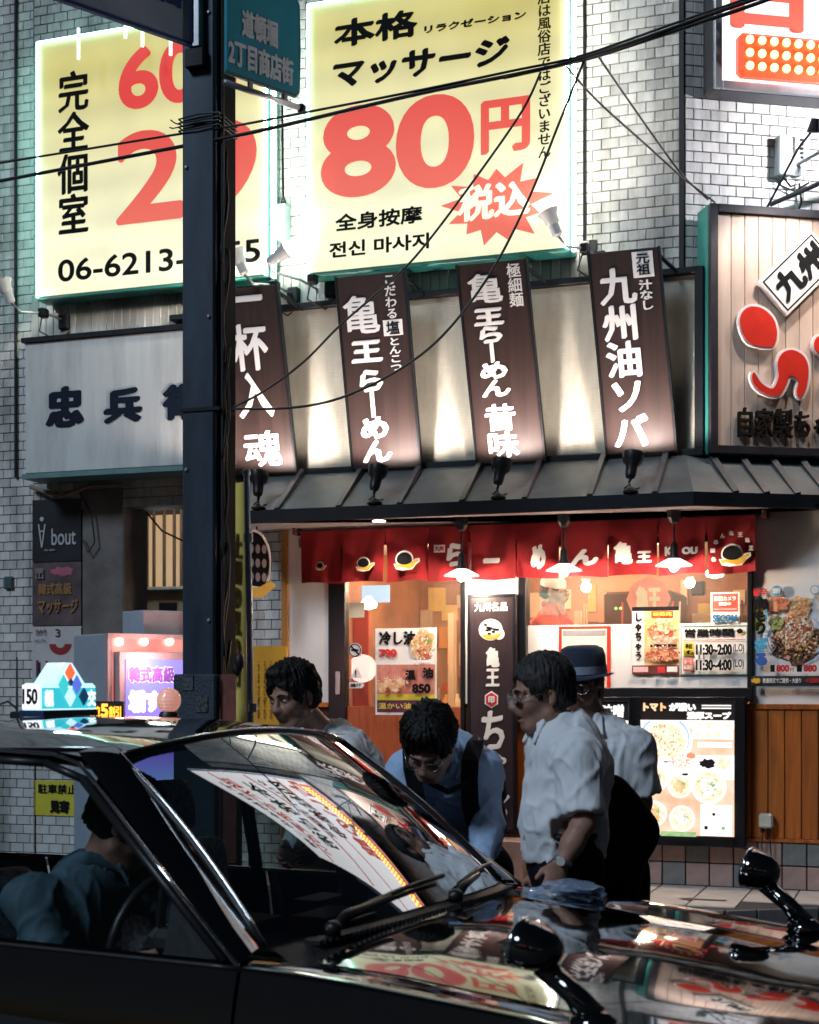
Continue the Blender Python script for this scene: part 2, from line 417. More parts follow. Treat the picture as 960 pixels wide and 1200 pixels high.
def vnoise(P, sc_, seed=0):
    """smooth value noise, vectorised"""
    q = P * np.array(sc_) + seed * 17.3; i = np.floor(q).astype(np.int64); f = q - i; f = f * f * (3 - 2 * f); out = 0
    for dx in (0, 1):
        for dy in (0, 1):
            for dz in (0, 1):
                h = ((i[:, 0] + dx) * 73856093) ^ ((i[:, 1] + dy) * 19349663) ^ ((i[:, 2] + dz) * 83492791)
                h = ((h * 2654435761) % 4294967296) / 4294967296.0
                out = out + h * np.where(dx, f[:, 0], 1 - f[:, 0]) * np.where(dy, f[:, 1], 1 - f[:, 1]) * np.where(dz, f[:, 2], 1 - f[:, 2])
    return out * 2 - 1
# ------------------------------------------------------------------ the setting: road, pavement
asphalt = mat('asphalt', (.036, .036, .038), .7, var=.3, scale=3, bump=.5, bscale=120)
paving = mat('paving_stone', (.46, .42, .38), .55, var=.12, bump=.15, bscale=60, objrand=.08)
kerb_m = mat('kerb_tile', (.13, .12, .13), .5, var=.3, bump=.2)
grout = mat('grout', (.035, .034, .036), .8)
mb = MB(); mb.grid([[(-60 + 6 * i, -60 + 6 * j, 0) for i in range(21)] for j in range(21)])
single('road', mb, asphalt, 'wet looking dark asphalt road under the taxi', kind='structure')
PZ = .25
def zof(px, py, z):                                     # point at height z seen at the pixel
    k = (z - CAM_Z) / (-(py - CY) / FPX); return ((px - CX) / FPX * k, k)
pc = zof(850, 1066, PZ); c0 = W.l((*pc, PZ)); e2 = Vector((math.cos(R(11.4)), math.sin(R(11.4)), 0))
far = W.l(Vector((*pc, PZ)) + e2 * 2.75)
side = Thing('sidewalk', None, None, W); side.o['kind'] = 'structure'
mb = MB(); mb.prism([(-9, .0), (5.4, .0), (far.x, far.y), (c0.x, c0.y), (-9, c0.y)], 0, 1)
mb.v = [(x, z, (PZ - .006) if y == 0 else 0.0) for x, y, z in mb.v]
side.part('sidewalk_bed', mb, grout)
def inside_walk(x, y):
    if x > far.x: return False
    lim = c0.y if x < c0.x else c0.y + (far.y - c0.y) * (x - c0.x) / (far.x - c0.x)
    return y > lim
pm = MB().box(-.146, .146, -.146, .146, -.03, .003, .004).mesh('paving_tile', paving)
spots = []
for i in range(-9, 12):
    for j in range(0, 5):
        x, y = i * .3 + .15, -j * .3 - .15
        if inside_walk(x - .15, y - .15) and inside_walk(x + .15, y - .15): spots.append((x, y, PZ))
side.pieces('tile', pm, spots)
# kerb face tiles along both front edges
km = MB().box(-.095, .095, -.012, .01, -.1, .1, .004).mesh('kerb_tile', kerb_m)
for k in range(26):
    o = side.pieces('tile', km, [(c0.x - .1 - k * .2, c0.y - .004, PZ - .105)])[0]
dv = (far - c0).normalized(); ang = math.atan2(dv.y, dv.x)
for k in range(12):
    p = c0 + dv * (.1 + .2 * k); o = side.pieces('tile', km, [(p.x + .004 * math.sin(ang), p.y - .004, PZ - .105)])[0]; o.rotation_euler.z = ang
mb = MB()
xa, _ = zof(795, 1053, PZ); a0 = W.l((*zof(794, 1054, PZ), PZ)); a1 = W.l((*zof(853, 1055, PZ), PZ))
mb.prism([(a0.x, 0), (a0.x + .1, .05), (a0.x + .1, .014), (a1.x, .014), (a1.x, -.014), (a0.x + .1, -.014), (a0.x + .1, -.05)], 0, .001)
mb.v = [(x, a0.y + z * 1.3, PZ + .008 - y) for x, y, z in mb.v]
side.part('arrow_marking', mb, mat('arrow_paint', (.09, .08, .08), .6))

# ------------------------------------------------------------------ tiled walls
tile_white = mat('glazed_wall_tile', (.72, .685, .655), .3, var=.10, scale=9, objrand=.20, bump=.06, bscale=14, grime=.75)
BW, BH, PX_, PZ_ = .1165, .0655, .1215, .0715
def brick_geo(w=BW, h=BH, d=.016, c=.003):
    return [(-w / 2, 0, -h / 2), (w / 2, 0, -h / 2), (w / 2, 0, h / 2), (-w / 2, 0, h / 2),
            (-w / 2, -d + c, -h / 2), (w / 2, -d + c, -h / 2), (w / 2, -d + c, h / 2), (-w / 2, -d + c, h / 2),
            (-w / 2 + c, -d, -h / 2 + c), (w / 2 - c, -d, -h / 2 + c), (w / 2 - c, -d, h / 2 - c), (-w / 2 + c, -d, h / 2 - c)], \
           [(8, 9, 10, 11), (4, 5, 9, 8), (5, 6, 10, 9), (6, 7, 11, 10), (7, 4, 8, 11), (0, 1, 5, 4), (1, 2, 6, 5), (2, 3, 7, 6), (3, 0, 4, 7)]
bv, bf = brick_geo()
brick_me = MB().add(bv, bf).mesh('brick', tile_white)
def project(p):
    return CX + FPX * p.x / p.y, CY - FPX * (p.z - CAM_Z) / p.y
HIDE = [(45, 40, 313, 345), (360, 0, 665, 300), (213, 0, 268, 900), (832, 0, 960, 100), (826, 245, 960, 700), (27, 400, 270, 560),
        (275, 345, 815, 700), (88, 720, 213, 840)]
def tiled(name, label, fr, x0, x1, z0, z1, hole=None, y=0.0, phase=0, group=None, extra_hide=(), thick=.25, keep=None):
    t = Thing(name, label, 'wall', fr, (x0, y, z0), group)
    zs = []
    mb = MB()
    if hole:
        hx0, hx1, hz0, hz1 = hole
        mb.box(x0, x1, y, y + thick, hz1, z1)
        mb.box(x0, hx0, y, y + thick, z0, hz1 - .0) if hx0 > x0 else None
    else: mb.box(x0, x1, y, y + thick, z0, z1)
    t.part('wall_backing', mb, grout)
    vis, rest, odd = [], [], []
    nz = int((z1 - z0) / PZ_)
    for r_ in range(nz):
        z = z0 + (r_ + .5) * PZ_; off = (PX_ / 2 if (r_ + phase) % 2 else 0)
        for c in range(-1, int((x1 - x0) / PX_) + 1):
            x = x0 + (c + .5) * PX_ + off; a, b = max(x - BW / 2, x0 + .002), min(x + BW / 2, x1 - .002)
            if b - a < .015: continue
            if b - a < BW - .004: odd.append(((a + b) / 2, y, z, b - a)); continue
            p = fr.w(x, y, z); px, py = project(p)
            ok = -8 < px < 968 and -8 < py < 1030 and not any(a < px < c2 and b < py < d for a, b, c2, d in list(HIDE) + list(extra_hide))
            (vis if ok else rest).append((x, y, z, p.y, 0))
    vis.sort(key=lambda q: q[3] + (0 if 0 < project(fr.w(q[0], q[1], q[2]))[0] < 960 else 5))
    rest += vis[300:]; vis = vis[:300]
    obs = t.pieces('brick', brick_me, [q[:3] for q in vis])
    for o in obs: o.location.y -= random.uniform(-.0012, .0016); o.rotation_euler.z = random.uniform(-.006, .006)
    if rest:
        V = np.array(bv)[None] + np.array([q[:3] for q in rest])[:, None]; k = len(bv)
        mb = MB(); mb.v = V.reshape(-1, 3).tolist(); mb.f = [tuple(i + n * k for i in q) for n in range(len(rest)) for q in bf]
        for x, yy, z, w in odd:
            g = brick_geo(w); mb.add([(p[0] + x, p[1] + yy, p[2] + z) for p in g[0]], g[1])
        t.part('brick_field', mb, tile_white, kind='stuff')
    return t
sL = W.hit(22, 400)[0]; sB = W.hit(41, 600)[0]; sC = _cx
zT = 9.0
zlow = W.hit(60, 600)[1]
tiled('tiled_wall', 'white glazed brick wall at the left edge of the alley entrance, dark joints', W, sL - 4.2, sB, 0, zT)
wall_c = tiled('tiled_wall', 'white glazed brick wall behind the yellow massage signs and above the ramen shop', W, sB, sC, 2.95, zT)
tiled('tiled_wall', 'angled white glazed brick wall under the sign of orange bulbs', RW, .012, 5.2, 2.95, zT, phase=1)
# below the poster column
sP = W.hit(97, 900)[0]; zp = W.hit(60, 842)[1]
tiled('tiled_wall', 'low white glazed brick wall lit pink beside the box sign', W, sB + .004, sP + .02, 0, zp, y=.02)
# brick pier beside the shop door
sD0, sD1 = W.hit(285, 700)[0], W.hit(334, 700)[0]
zD = W.hit(300, 600)[1]
tiled('brick_pier', 'narrow pier of pale glazed bricks between the pole and the shop door', W, sD0, sD1, 0, zD, y=-.01)
# upright tiles in a band under the massage signs
band = Thing('tile_band', 'band of narrow upright white tiles beneath the yellow massage signs', 'wall tiles', W, (W.hit(40, 380)[0], -.03, W.hit(40, 402)[1]))
x0 = W.hit(40, 380)[0]; x1 = W.hit(700, 300)[0]; z1 = W.hit(500, 302)[1]; z0 = W.hit(500, 372)[1]
band.part('band_backing', MB().box(x0, x1, -.028, -.018, z0, z1), grout)
v2, f2 = brick_geo(.062, z1 - z0 - .01, .014, .003)
um = MB().add(v2, f2).mesh('tile', tile_white)
n = int((x1 - x0) / .067)
obs = band.pieces('tile', um, [(x0 + .035 + i * .067, -.028, (z0 + z1) / 2) for i in range(n)])
for o in obs: o.location.y -= random.uniform(0, .002)
# joints and pipes running up the wall
for px, top, bot, rr, lab in ((21, -300, 560, .012, 'thin dark conduit running up the white wall at far left'), (686, -300, 330, .010, 'thin dark conduit up the white wall beside the massage sign')):
    a = W.hit(px, 300)
    single('conduit', MB().tube([(0, 0, W.hit(px, bot)[1] - a[1]), (0, 0, 8.5 - a[1])], rr, 8), wire_mat, lab, 'conduit', fr=W, at=(0, 0, 0)).location = W.w(a[0], -.03, a[1])
c_ = single('corner_joint', MB().box(-.02, .012, -.024, .02, 2.95, zT), wire_mat, 'black seal strip up the corner where the two tiled walls meet', 'corner strip', fr=W)
c_.location = W.w(sC, -.002, 0)
# roof slab and body of the building behind the walls
single('building_shell', MB().box(-9, sC, .25, 9, 3.2, 9.0).box(-9, W.hit(-90, 700)[0], .25, 9, 0, 3.2), mat('concrete', (.22, .21, .20), .85, bump=.4, var=.25),
       'plain concrete bulk of the building behind its tiled front', 'building', fr=W)
# ------------------------------------------------------------------ backlit massage signs
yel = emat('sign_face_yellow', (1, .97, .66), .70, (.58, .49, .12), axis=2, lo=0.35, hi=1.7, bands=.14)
red_lit = emat('sign_red_lit', (.96, .20, .14), .64, (.78, .025, .015), axis=2, lo=.3, hi=1.4)
pale_lit = emat('sign_pale_lit', (1, .97, .72), .8)
tube_teal = emat('neon_teal', (.35, 1, .80), 9)
tube_white = emat('neon_white', (1, 1, .9), 18)
teal_paint = mat('teal_paint', (.03, .22, .19), .4)
def lightbox(label, xl, ybl, xr, yt_l, y=-.24, group=None):
    x0, z0 = W.hit(xl, ybl, y); z1 = W.hit(xl, yt_l, y)[1]; x1 = W.hit(xr, ybl, y)[0]
    t = Thing('massage_sign', label, 'lit sign', W, (x0, y, z0), group)
    t.part('sign_box', MB().box(x0 - .02, x1 + .02, y + .012, y + .17, z0 - .02, z1 + .02, .008), teal_paint)
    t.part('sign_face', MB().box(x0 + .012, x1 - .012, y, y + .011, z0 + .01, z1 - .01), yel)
    for a, b, nm in (((x0, z0), (x0, z1), 0), ((x1, z0), (x1, z1), 1), ((x0, z1), (x1, z1), 0)):
        t.part('neon_tube', MB().tube([(a[0], y - .012, a[1]), (b[0], y - .012, b[1])], .011, 8), tube_teal if nm == 0 else tube_white, smooth=True)
    t.part('neon_tube', MB().tube([(x0 - .022, y + .05, z0), (x0 - .022, y + .05, z1)], .008, 8), tube_teal, smooth=True)
    t.part('neon_tube', MB().tube([(x1 + .03, y + .08, z0), (x1 + .03, y + .08, z1)], .012, 8), tube_white, smooth=True)
    return t, y, (x0, z0, x1, z1)
nibk = (R(35), .45)
t, y, b1 = lightbox('yellow backlit sign reading 60 and 29 with a phone number, behind the steel pole', 45, 349, 312, 51)
yl = y - .004
def lett(t, mats, items, fr=W, yl=-.2):
    for s, xl, yb, xr, yt, bold, ver, m, nib, nm in items:
        x0, z0, x1, z1 = fr.rect(xl, yb, xr, yt, yl)
        t.part(nm, MB().text(s, x0, z0, x1, z1, yl, bold, nib, ver), m)
lett(t, 0, [('完全個室', 67, 276, 105, 79, .010, True, black_ink, nibk, 'lettering'),
            ('60', 139, 131, 236, 42, .020, False, red_lit, None, 'lettering'), ('分', 240, 112, 285, 72, .02, False, red_lit, nibk, 'lettering'),
            ('29', 136, 266, 301, 134, .025, False, red_lit, None, 'lettering'),
            ('06-6213-5555', 68, 331, 305, 279, .005, False, black_ink, None, 'lettering')], yl=yl)
t, y, b2 = lightbox('larger yellow backlit sign reading 80 yen with a red starburst', 362, 321, 665, 7)
lett(t, 0, [('本格', 391, 58, 490, 8, .013, False, black_ink, nibk, 'lettering'), ('リラクゼーション', 497, 40, 617, 11, .006, False, black_ink, nibk, 'lettering'),
            ('マッサージ', 390, 106, 598, 40, .014, False, black_ink, nibk, 'lettering'),
            ('80', 376, 236, 556, 104, .036, False, red_lit, None, 'lettering'), ('円', 563, 183, 622, 110, .018, False, red_lit, nibk, 'lettering'),
            ('全身按摩', 393, 272, 495, 240, .0045, False, black_ink, None, 'lettering'), ('전신 마사지', 386, 303, 503, 272, .0045, False, black_ink, None, 'lettering'),
            ('店は風俗店ではございません', 630, 186, 646, -12, .003, True, black_ink, nibk, 'lettering')], yl=yl)
cx_, cz_ = W.hit(582, 240, yl); pts = []
rs = [1.0, .62, .9, .62, 1.0, .62, .82, .6, .86, .62, .98, .66, 1.0, .64, .9, .62, .8, .6, .92, .62, .85, .66, 1.0, .62, .8, .6]
for k, q in enumerate(rs):
    a = 2 * math.pi * k / len(rs) + .12; pts.append((cx_ + .405 * q * math.cos(a), cz_ + .30 * q * math.sin(a)))
t.part('starburst', MB().prism(pts, yl - .001, yl + .003), red_lit)
x0, z0, x1, z1 = W.rect(536, 262, 622, 208, yl - .004)
t.part('lettering', MB().text('税込', x0, z0, x1, z1, yl - .004, .014, nibk), pale_lit)

# ------------------------------------------------------------------ white cloth sign board on the left
canvas = mat('aged_white_board', (.78, .80, .77), .5, var=.07, scale=1.6, stretch=(6, 1, .35), bump=.08, grime=.35)
x0, z0 = W.hit(29, 556, -.33); z1 = W.hit(29, 402, -.33)[1]; x1 = W.hit(268, 545, -.33)[0]
t = Thing('shop_sign_board', 'long weathered white sign board with dark brush characters above the alley entrance', 'sign', W, (x0, -.33, z0))
t.part('board', MB().box(x0, x1, -.33, -.05, z0, z1, .01), canvas)
t.part('top_rail', MB().box(x0 - .02, x1, -.35, -.04, z1, z1 + .035), dark_metal)
t.part('bottom_rail', MB().box(x0 - .02, x1, -.345, -.04, z0 - .035, z0), mat('verdigris_rail', (.16, .28, .27), .5, .4, bump=.2))
lett(t, 0, [('忠', 53, 504, 99, 449, .024, False, mat('indigo_ink', (.010, .016, .035), .8, spec=.2), (R(20), .5), 'lettering'),
            ('兵', 121, 499, 167, 451, .024, False, MATS['indigo_ink'], (R(20), .5), 'lettering'),
            ('衛', 190, 495, 240, 446, .020, False, MATS['indigo_ink'], (R(20), .5), 'lettering')], yl=-.334)

# ------------------------------------------------------------------ panel behind the brown boards
panel_m = mat('weathered_panel', (.62, .60, .50), .55, grime=.4, var=.16, scale=3, stretch=(1, 1, .4), bump=.12)
x0 = W.hit(272, 500, -.1)[0]; x1 = W.hit(815, 500, -.1)[0]
zb, zt = W.hit(790, 528, -.1)[1], W.hit(500, 350, -.1)[1]
t = Thing('back_panel', 'long greenish beige corrugated panel behind the leaning brown menu boards', 'wall panel', W, (x0, -.1, zb))
t.part('panel_core', MB().box(x0, x1, -.09, -.03, zb, zt), panel_m)
nst = 110
rib = MB().add(*brick_geo(x1 - x0 - .01, (zt - zb) / nst * .8, .006, .0015)).mesh('corrugation', panel_m)
mbb = MB(); rg = brick_geo(x1 - x0 - .01, (zt - zb) / nst * .86, .005, .002)
for i in range(nst): mbb.add([(a + (x0 + x1) / 2, b - .09, c + zb + (zt - zb) * (i + .5) / nst) for a, b, c in rg[0]], rg[1])
t.part('corrugation', mbb, panel_m, kind='stuff')
t.part('top_rail', MB().box(x0 - .5, x1 + .02, -.14, -.02, zt, zt + .045, .006), dark_metal)
t.part('side_post', MB().box(x1, x1 + .06, -.14, .0, zb, zt + .045, .006), dark_metal)
t.part('bottom_rail', MB().box(x0, x1 + .06, -.16, -.02, zb - .05, zb, .006), dark_metal)

# ------------------------------------------------------------------ leaning brown boards
wood_dark = mat('dark_stained_board', (.026, .011, .009), .55, var=.35, scale=2.2, stretch=(14, 1, .5), bump=.08)
SH = [Matrix.Identity(4)]
def lean_frame(bl, tl, br, yb=-.2, out=.20):
    xb, zb_ = W.hit(bl[0], bl[1], yb); xt, zt_ = W.hit(tl[0], tl[1], yb - out)
    v = Vector((0, -out, zt_ - zb_)); L = v.length; a = math.atan2(-out, zt_ - zb_)
    M = W.M @ Matrix.Rotation(-a, 3, 'X')
    wd = W.hit(br[0], br[1], yb)[0] - xb
    SH[0] = Matrix.Identity(4); SH[0][0][2] = (xt - xb) / L       # the boards are cut a little askew
    return Frame(W.w(xb, yb, zb_), M), wd, L, a
def bt(t, f, wd, L, s, u0, v0, u1, v1, bold, m=white_ink, y=-.005, nib=nibk, ver=True, gap=.97):
    t.part('lettering', MB().text(s, u0 * wd, v0 * L, u1 * wd, v1 * L, y, bold, nib, ver, gap=gap).xf(SH[0]), m)
boards = [((270, 557), (246, 341), (346, 552), 'brown menu board, leftmost, reading ichi-hai nyu-kon behind the pole'),
          ((414, 551), (394, 325), (492, 546), 'brown menu board with a boxed salt character, second from the pole'),
          ((560, 544), (536, 311), (638, 539), 'brown menu board with eight large characters, between the two middle lamps'),
          ((712, 533), (690, 297), (792, 527), 'brown menu board with a white tag in its top corner, nearest the wall corner')]
def frame_light(t, px_lamp): pass
for i, (bl, tl, br, lab) in enumerate(boards):
    f, wd, L, a = lean_frame(bl, tl, br)
    t = Thing('menu_board', lab, 'sign board', f, (0, 0, 0), 'brown boards leaning over the canopy')
    t.part('board', MB().box(0, wd, 0, .035, 0, L, .004).xf(SH[0]), wood_dark)
    for xx in (-.012, wd): t.part('edge_trim', MB().box(xx, xx + .012, -.006, .04, -.005, L + .005).xf(SH[0]), dark_metal)
    if i == 0:
        bt(t, f, wd, L, '一杯入', .24, .30, .80, .96, .011); bt(t, f, wd, L, '魂', .26, .035, .84, .235, .008)
    if i == 1:
        bt(t, f, wd, L, '亀', .06, .70, .60, .90, .0075); bt(t, f, wd, L, '王', .12, .55, .60, .67, .013); bt(t, f, wd, L, 'ら｜めん', .16, .03, .62, .52, .013)
        bt(t, f, wd, L, 'こだわる', .70, .765, .87, .985, .003); bt(t, f, wd, L, 'とんこつ', .70, .50, .87, .67, .003)
        t.part('tag', MB().box(.64 * wd, .92 * wd, -.006, 0, .68 * L, .76 * L).xf(SH[0]), white_ink)
        bt(t, f, wd, L, '塩', .68, .685, .88, .755, .002, black_ink, y=-.008, ver=False)
    if i == 2:
        bt(t, f, wd, L, '亀', .12, .80, .64, .95, .007); bt(t, f, wd, L, '王ら｜めん', .16, .33, .62, .78, .012); bt(t, f, wd, L, '昔味', .18, .025, .66, .30, .008)
        bt(t, f, wd, L, '極細麺', .72, .77, .93, .985, .0025)
    if i == 3:
        bt(t, f, wd, L, '九州油ソバ', .10, .03, .66, .92, .011)
        t.part('tag', MB().box(.62 * wd, .92 * wd, -.006, 0, .86 * L, .985 * L).xf(SH[0]), white_ink)
        bt(t, f, wd, L, '元祖', .67, .87, .87, .975, .0025, black_ink, y=-.008)
        bt(t, f, wd, L, '汁なし', .68, .70, .88, .85, .004)
    # strut from the top back corner to the wall
    top = f.w(wd * .98, .03, L * .97); tl_ = f.l(W.w(W.l(top).x + .04, -.03, W.l(top).z - .09))
    t.part('strut', MB().tube([(wd * .98 + SH[0][0][2] * L, .03, L * .97), tl_], .014, 6), dark_metal)

# ------------------------------------------------------------------ canopy of folded metal over the shop
can_m = mat('canopy_sheet', (.15, .17, .175), .38, .3, var=.25, scale=3, bump=.5, bscale=5, grime=.5)
yb_, yf = -.14, -.62
zB = zb - .03; zF = W.hit(821, 578, yf)[1]
xl_, xr_ = W.hit(290, 560, yb_)[0], sC
t = Thing('canopy', 'dark folded metal canopy with raised seams over the ramen shop front', 'canopy', W, (xl_, yb_, zF))
# corner: where the front line of the left run meets that of the right run
ex = W.M.inverted() @ Vector((math.cos(R(11.4)), math.sin(R(11.4)), 0)); nx = Vector((ex.y, -ex.x, 0))   # outward normal of right run in W
def corner(o):      # intersection of y = o with the right run's line offset by |o|
    P = Vector((sC, 0, 0)) + nx * (-o); k = (o - P.y) / ex.y if abs(ex.y) > 1e-6 else 0
    return P + ex * k
cb, cf = corner(yb_), corner(yf)
end = 3.4
def rb(o, s_): return Vector((sC, 0, 0)) + nx * (-o) + ex * s_
mb = MB()
sheet = [[(xl_, yb_, zB), (cb.x, cb.y, zB), tuple(rb(yb_, end)[:2]) + (zB,)], [(xl_, yf, zF), (cf.x, cf.y, zF), tuple(rb(yf, end)[:2]) + (zF,)]]
mb.grid(sheet); mb.grid([[(p[0], p[1], p[2] - .02) for p in r_] for r_ in sheet])
t.part('sheet', mb, can_m)
mb = MB(); h = .075
for (a, b) in ((Vector((xl_, yf, 0)), Vector((cf.x, cf.y, 0))), (Vector((cf.x, cf.y, 0)), rb(yf, end))):
    d = (b - a).normalized(); q = Vector((-d.y, d.x, 0)) * .03
    v = [a - q * .3, b - q * .3, b + q, a + q]
    mb.add([(p.x, p.y, zF - h) for p in v] + [(p.x, p.y, zF + .012) for p in v], [(0, 1, 5, 4), (1, 2, 6, 5), (2, 3, 7, 6), (3, 0, 4, 7), (4, 5, 6, 7), (3, 2, 1, 0)])
t.part('fascia', mb, dark_metal)
seam_m = mat('seam_metal', (.10, .105, .11), .35, .4, bump=.1)
sx = [W.hit(px, 575, -.38)[0] for px in (340, 411, 481, 553, 625, 700, 775)]
for x in sx:
    t.part('seam', MB().tube([(x, yb_ - .02, zB + .012), (x, yf + .02, zF + .012)], .026, 4), seam_m)
for k in range(10):
    s_ = .12 + .21 * k; a = rb(yb_ - .02, s_); b = rb(yf + .02, s_)
    t.part('seam', MB().tube([(a.x, a.y, zB + .012), (b.x, b.y, zF + .012)], .026, 4), seam_m)
soff = mat('soffit_paint', (.72, .66, .62), .5, var=.05)
zS = zF - h + .01
mb = MB(); mb.add([(xl_, .0, zS), (sC + .9, .0, zS), (rb(0, end).x + .2, .0, zS), (rb(yf, end).x, rb(yf, end).y, zS), (cf.x, cf.y + .02, zS), (xl_, yf + .03, zS)], [(0, 1, 2, 3, 4, 5)])
mb.add([(x, y_, z + .02) for x, y_, z in mb.v], [(0, 5, 4, 3, 2, 1)])
t.part('soffit', mb, soff)
t.part('downlight', MB().disc((0, 0), .045, 0, .01).xf(Matrix.Translation((W.hit(443, 612, -.4)[0], -.38, zS - .004)) @ Matrix.Rotation(R(90), 4, 'X')), glow_white)
t.light('downlight_lamp', 'SPOT', (W.hit(443, 612, -.4)[0], -.38, zS - .03), 14, (1, .8, .6), .04, (W.hit(443, 612, -.4)[0], -.3, 0), 110)

# spot lamps at the feet of the brown boards
blk = mat('lamp_black', (.012, .012, .013), .35, .2, bump=.1)
for k, (px, py, lab) in enumerate(((303, 592, 'black spot lamp on the canopy, half behind the pole'), (439, 578, 'black spot lamp on the canopy below the board with the boxed character'),
                    (584, 572, 'black spot lamp on the canopy with a loop of cable at its foot'), (739, 566, 'black spot lamp on the canopy nearest the wall corner'))):
    x, z = W.hit(px, py, -.60)
    zc = zB + (zF - zB) * (.60 - .14) / (.48) + .01
    t = Thing('spot_lamp', lab, 'spot lamp', W, (x, -.60, zc), 'spot lamps on the canopy')
    t.part('lamp_foot', MB().lathe([(.05, 0), (.05, .012), (.03, .03), (.012, .04)], (x, -.60, zc), n=16), blk, smooth=True, angle=40)
    t.part('lamp_arm', MB().tube([(x, -.60, zc + .03), (x - .012, -.58, zc + .07), (x + .008, -.605, zc + .10)], .009, 6), blk)
    hd = Vector((.06, .42, 1.0)).normalized() if k else Vector((-.15, .42, 1)).normalized()
    b = Vector((x, -.61, zc + .10))
    t.part('lamp_head', MB().lathe([(.030, 0), (.036, .02), (.038, .08), (.062, .11), (.070, .165), (.066, .165), (.05, .12), (.0, .11)], b, hd, 20), blk, smooth=True, angle=40)
    t.part('lamp_lens', MB().lathe([(.0, .128), (.052, .128), (.052, .132), (0, .132)], b, hd, 18), emat('spot_lens', (1, .86, .74), 12))
    t.part('cable', MB().tube([(x + .02, -.60, zc + .02), (x + .06, -.60, zc + .03), (x + .05, -.62, zc + .0), (x - .02, -.60, zc + .04), (x - .04, -.60, zc + .03), (x - .01, -.58, zc + .06), (x, -.555, zc + .12)], .005, 5), wire_mat, smooth=True)
    t.light('lamp_beam', 'SPOT', b + hd * .19, 44, (1, .84, .76), .035, (x, -.54, zc + 1.3), 165, .25)

# ------------------------------------------------------------------ floodlights on arms above
white_pl = mat('floodlight_white', (.55, .58, .58), .35, bump=.05)
for px, py, dx, lab in ((648, 262, -1, 'white floodlight on an arm at the lower corner of the 80 yen sign'), (326, 300, 1, 'white floodlight just right of the pole, tilted up'),
                        (281, 308, -1, 'white floodlight half hidden by the pole, tilted down'), (8, 342, -1, 'white floodlight at the left edge of the photo')):
    x, z = W.hit(px, py, -.5)
    t = Thing('floodlight', lab, 'floodlight', W, (x, -.5, z), 'white floodlights on wall arms')
    ax = Vector((-.5 * dx, .1, -.75)).normalized() if dx < 0 else Vector((.75, .0, .4)).normalized()
    if dx < 0: ax = Vector((-.38, -.1, .9)).normalized()
    b = Vector((x, -.5, z))
    t.part('lamp_head', MB().lathe([(.022, -.09), (.034, -.08), (.036, -.01), (.045, .0), (.052, .05), (.075, .085), (.070, .085), (.03, .03)], b, ax, 20), white_pl, smooth=True, angle=40)
    t.part('lamp_lens', MB().lathe([(.0, .06), (.058, .06), (.058, .066), (0, .066)], b, ax, 18), emat('flood_lens', (.9, 1, .95), 3.0))
    t.part('arm', MB().tube([b - ax * .09, b - ax * .12 + Vector((.03, .05, -.03)), Vector((x + .16 * (1 if dx < 0 else .4), -.25, z - .11)), Vector((x + .22 * (1 if dx < 0 else .5), -.0, z - .13))], .009, 6), steel, smooth=True)
    t.part('clamp', MB().box(x + .13, x + .19, -.3, -.22, z - .15, z - .08, .01), dark_metal); t.part('wall_plate', MB().box(x + .17, x + .26, -.08, -.01, z - .2, z - .08, .01), dark_metal)
    t.light('flood_beam', 'SPOT', b + ax * .10, 48 if px < 300 else 22, (1, .94, .82), .04, (b + ax * .9 + Vector((.2, .45, 0))) if dx < 0 and px > 400 else (b + Vector((.5, .2, -1.2)) if px < 100 else b + Vector((.1 * dx - .5, .45, -.6 if px < 300 else .5))), 140, .7)
    t.part('cable', MB().tube([(x + .15, -.26, z - .12), (x + .10, -.22, z - .24), (x + .2, -.12, z - .3), (x + .26, -.05, z - .22)], .006, 5), wire_mat, smooth=True)

# ------------------------------------------------------------------ wooden sign on the side wall
slat_m = mat('pale_wood_slat', (.62, .48, .40), .5, var=.15, scale=2, stretch=(8, 1, .5), bump=.1, objrand=.08)
frame_m = mat('sign_frame_dark', (.03, .028, .035), .4, .2, var=.3, bump=.1)
yfz, ybk = -.27, -.06
x0, z0 = RW.hit(832, 531, yfz); z1 = RW.hit(832, 238, yfz)[1]; x1 = x0 + 1.75
t = Thing('wooden_shop_sign', 'framed sign of pale upright slats with a diamond plaque and red brush shapes', 'sign', RW, (x0, yfz, z0))
t.part('sign_box', MB().box(x0, x1, yfz + .03, ybk, z0, z1), teal_paint)
fw = .055
for a in ((x0, x0 + fw, z0, z1), (x1 - fw, x1, z0, z1), (x0 + fw, x1 - fw, z1 - fw, z1), (x0 + fw, x1 - fw, z0, z0 + fw)):
    t.part('frame', MB().box(a[0], a[1], yfz - .012, yfz + .03, a[2], a[3], .004), frame_m)
n = 17; w_ = (x1 - x0 - 2 * fw) / n
sm_ = MB().box(-w_ / 2 + .002, w_ / 2 - .002, 0, .018, z0 + fw, z1 - fw, .003).mesh('slat', slat_m, off=(0, 0, (z0 + z1) / 2))
t.pieces('slat', sm_, [(x0 + fw + w_ * (i + .5), yfz + .008 + random.uniform(-.001, .001), (z0 + z1) / 2) for i in range(n)])
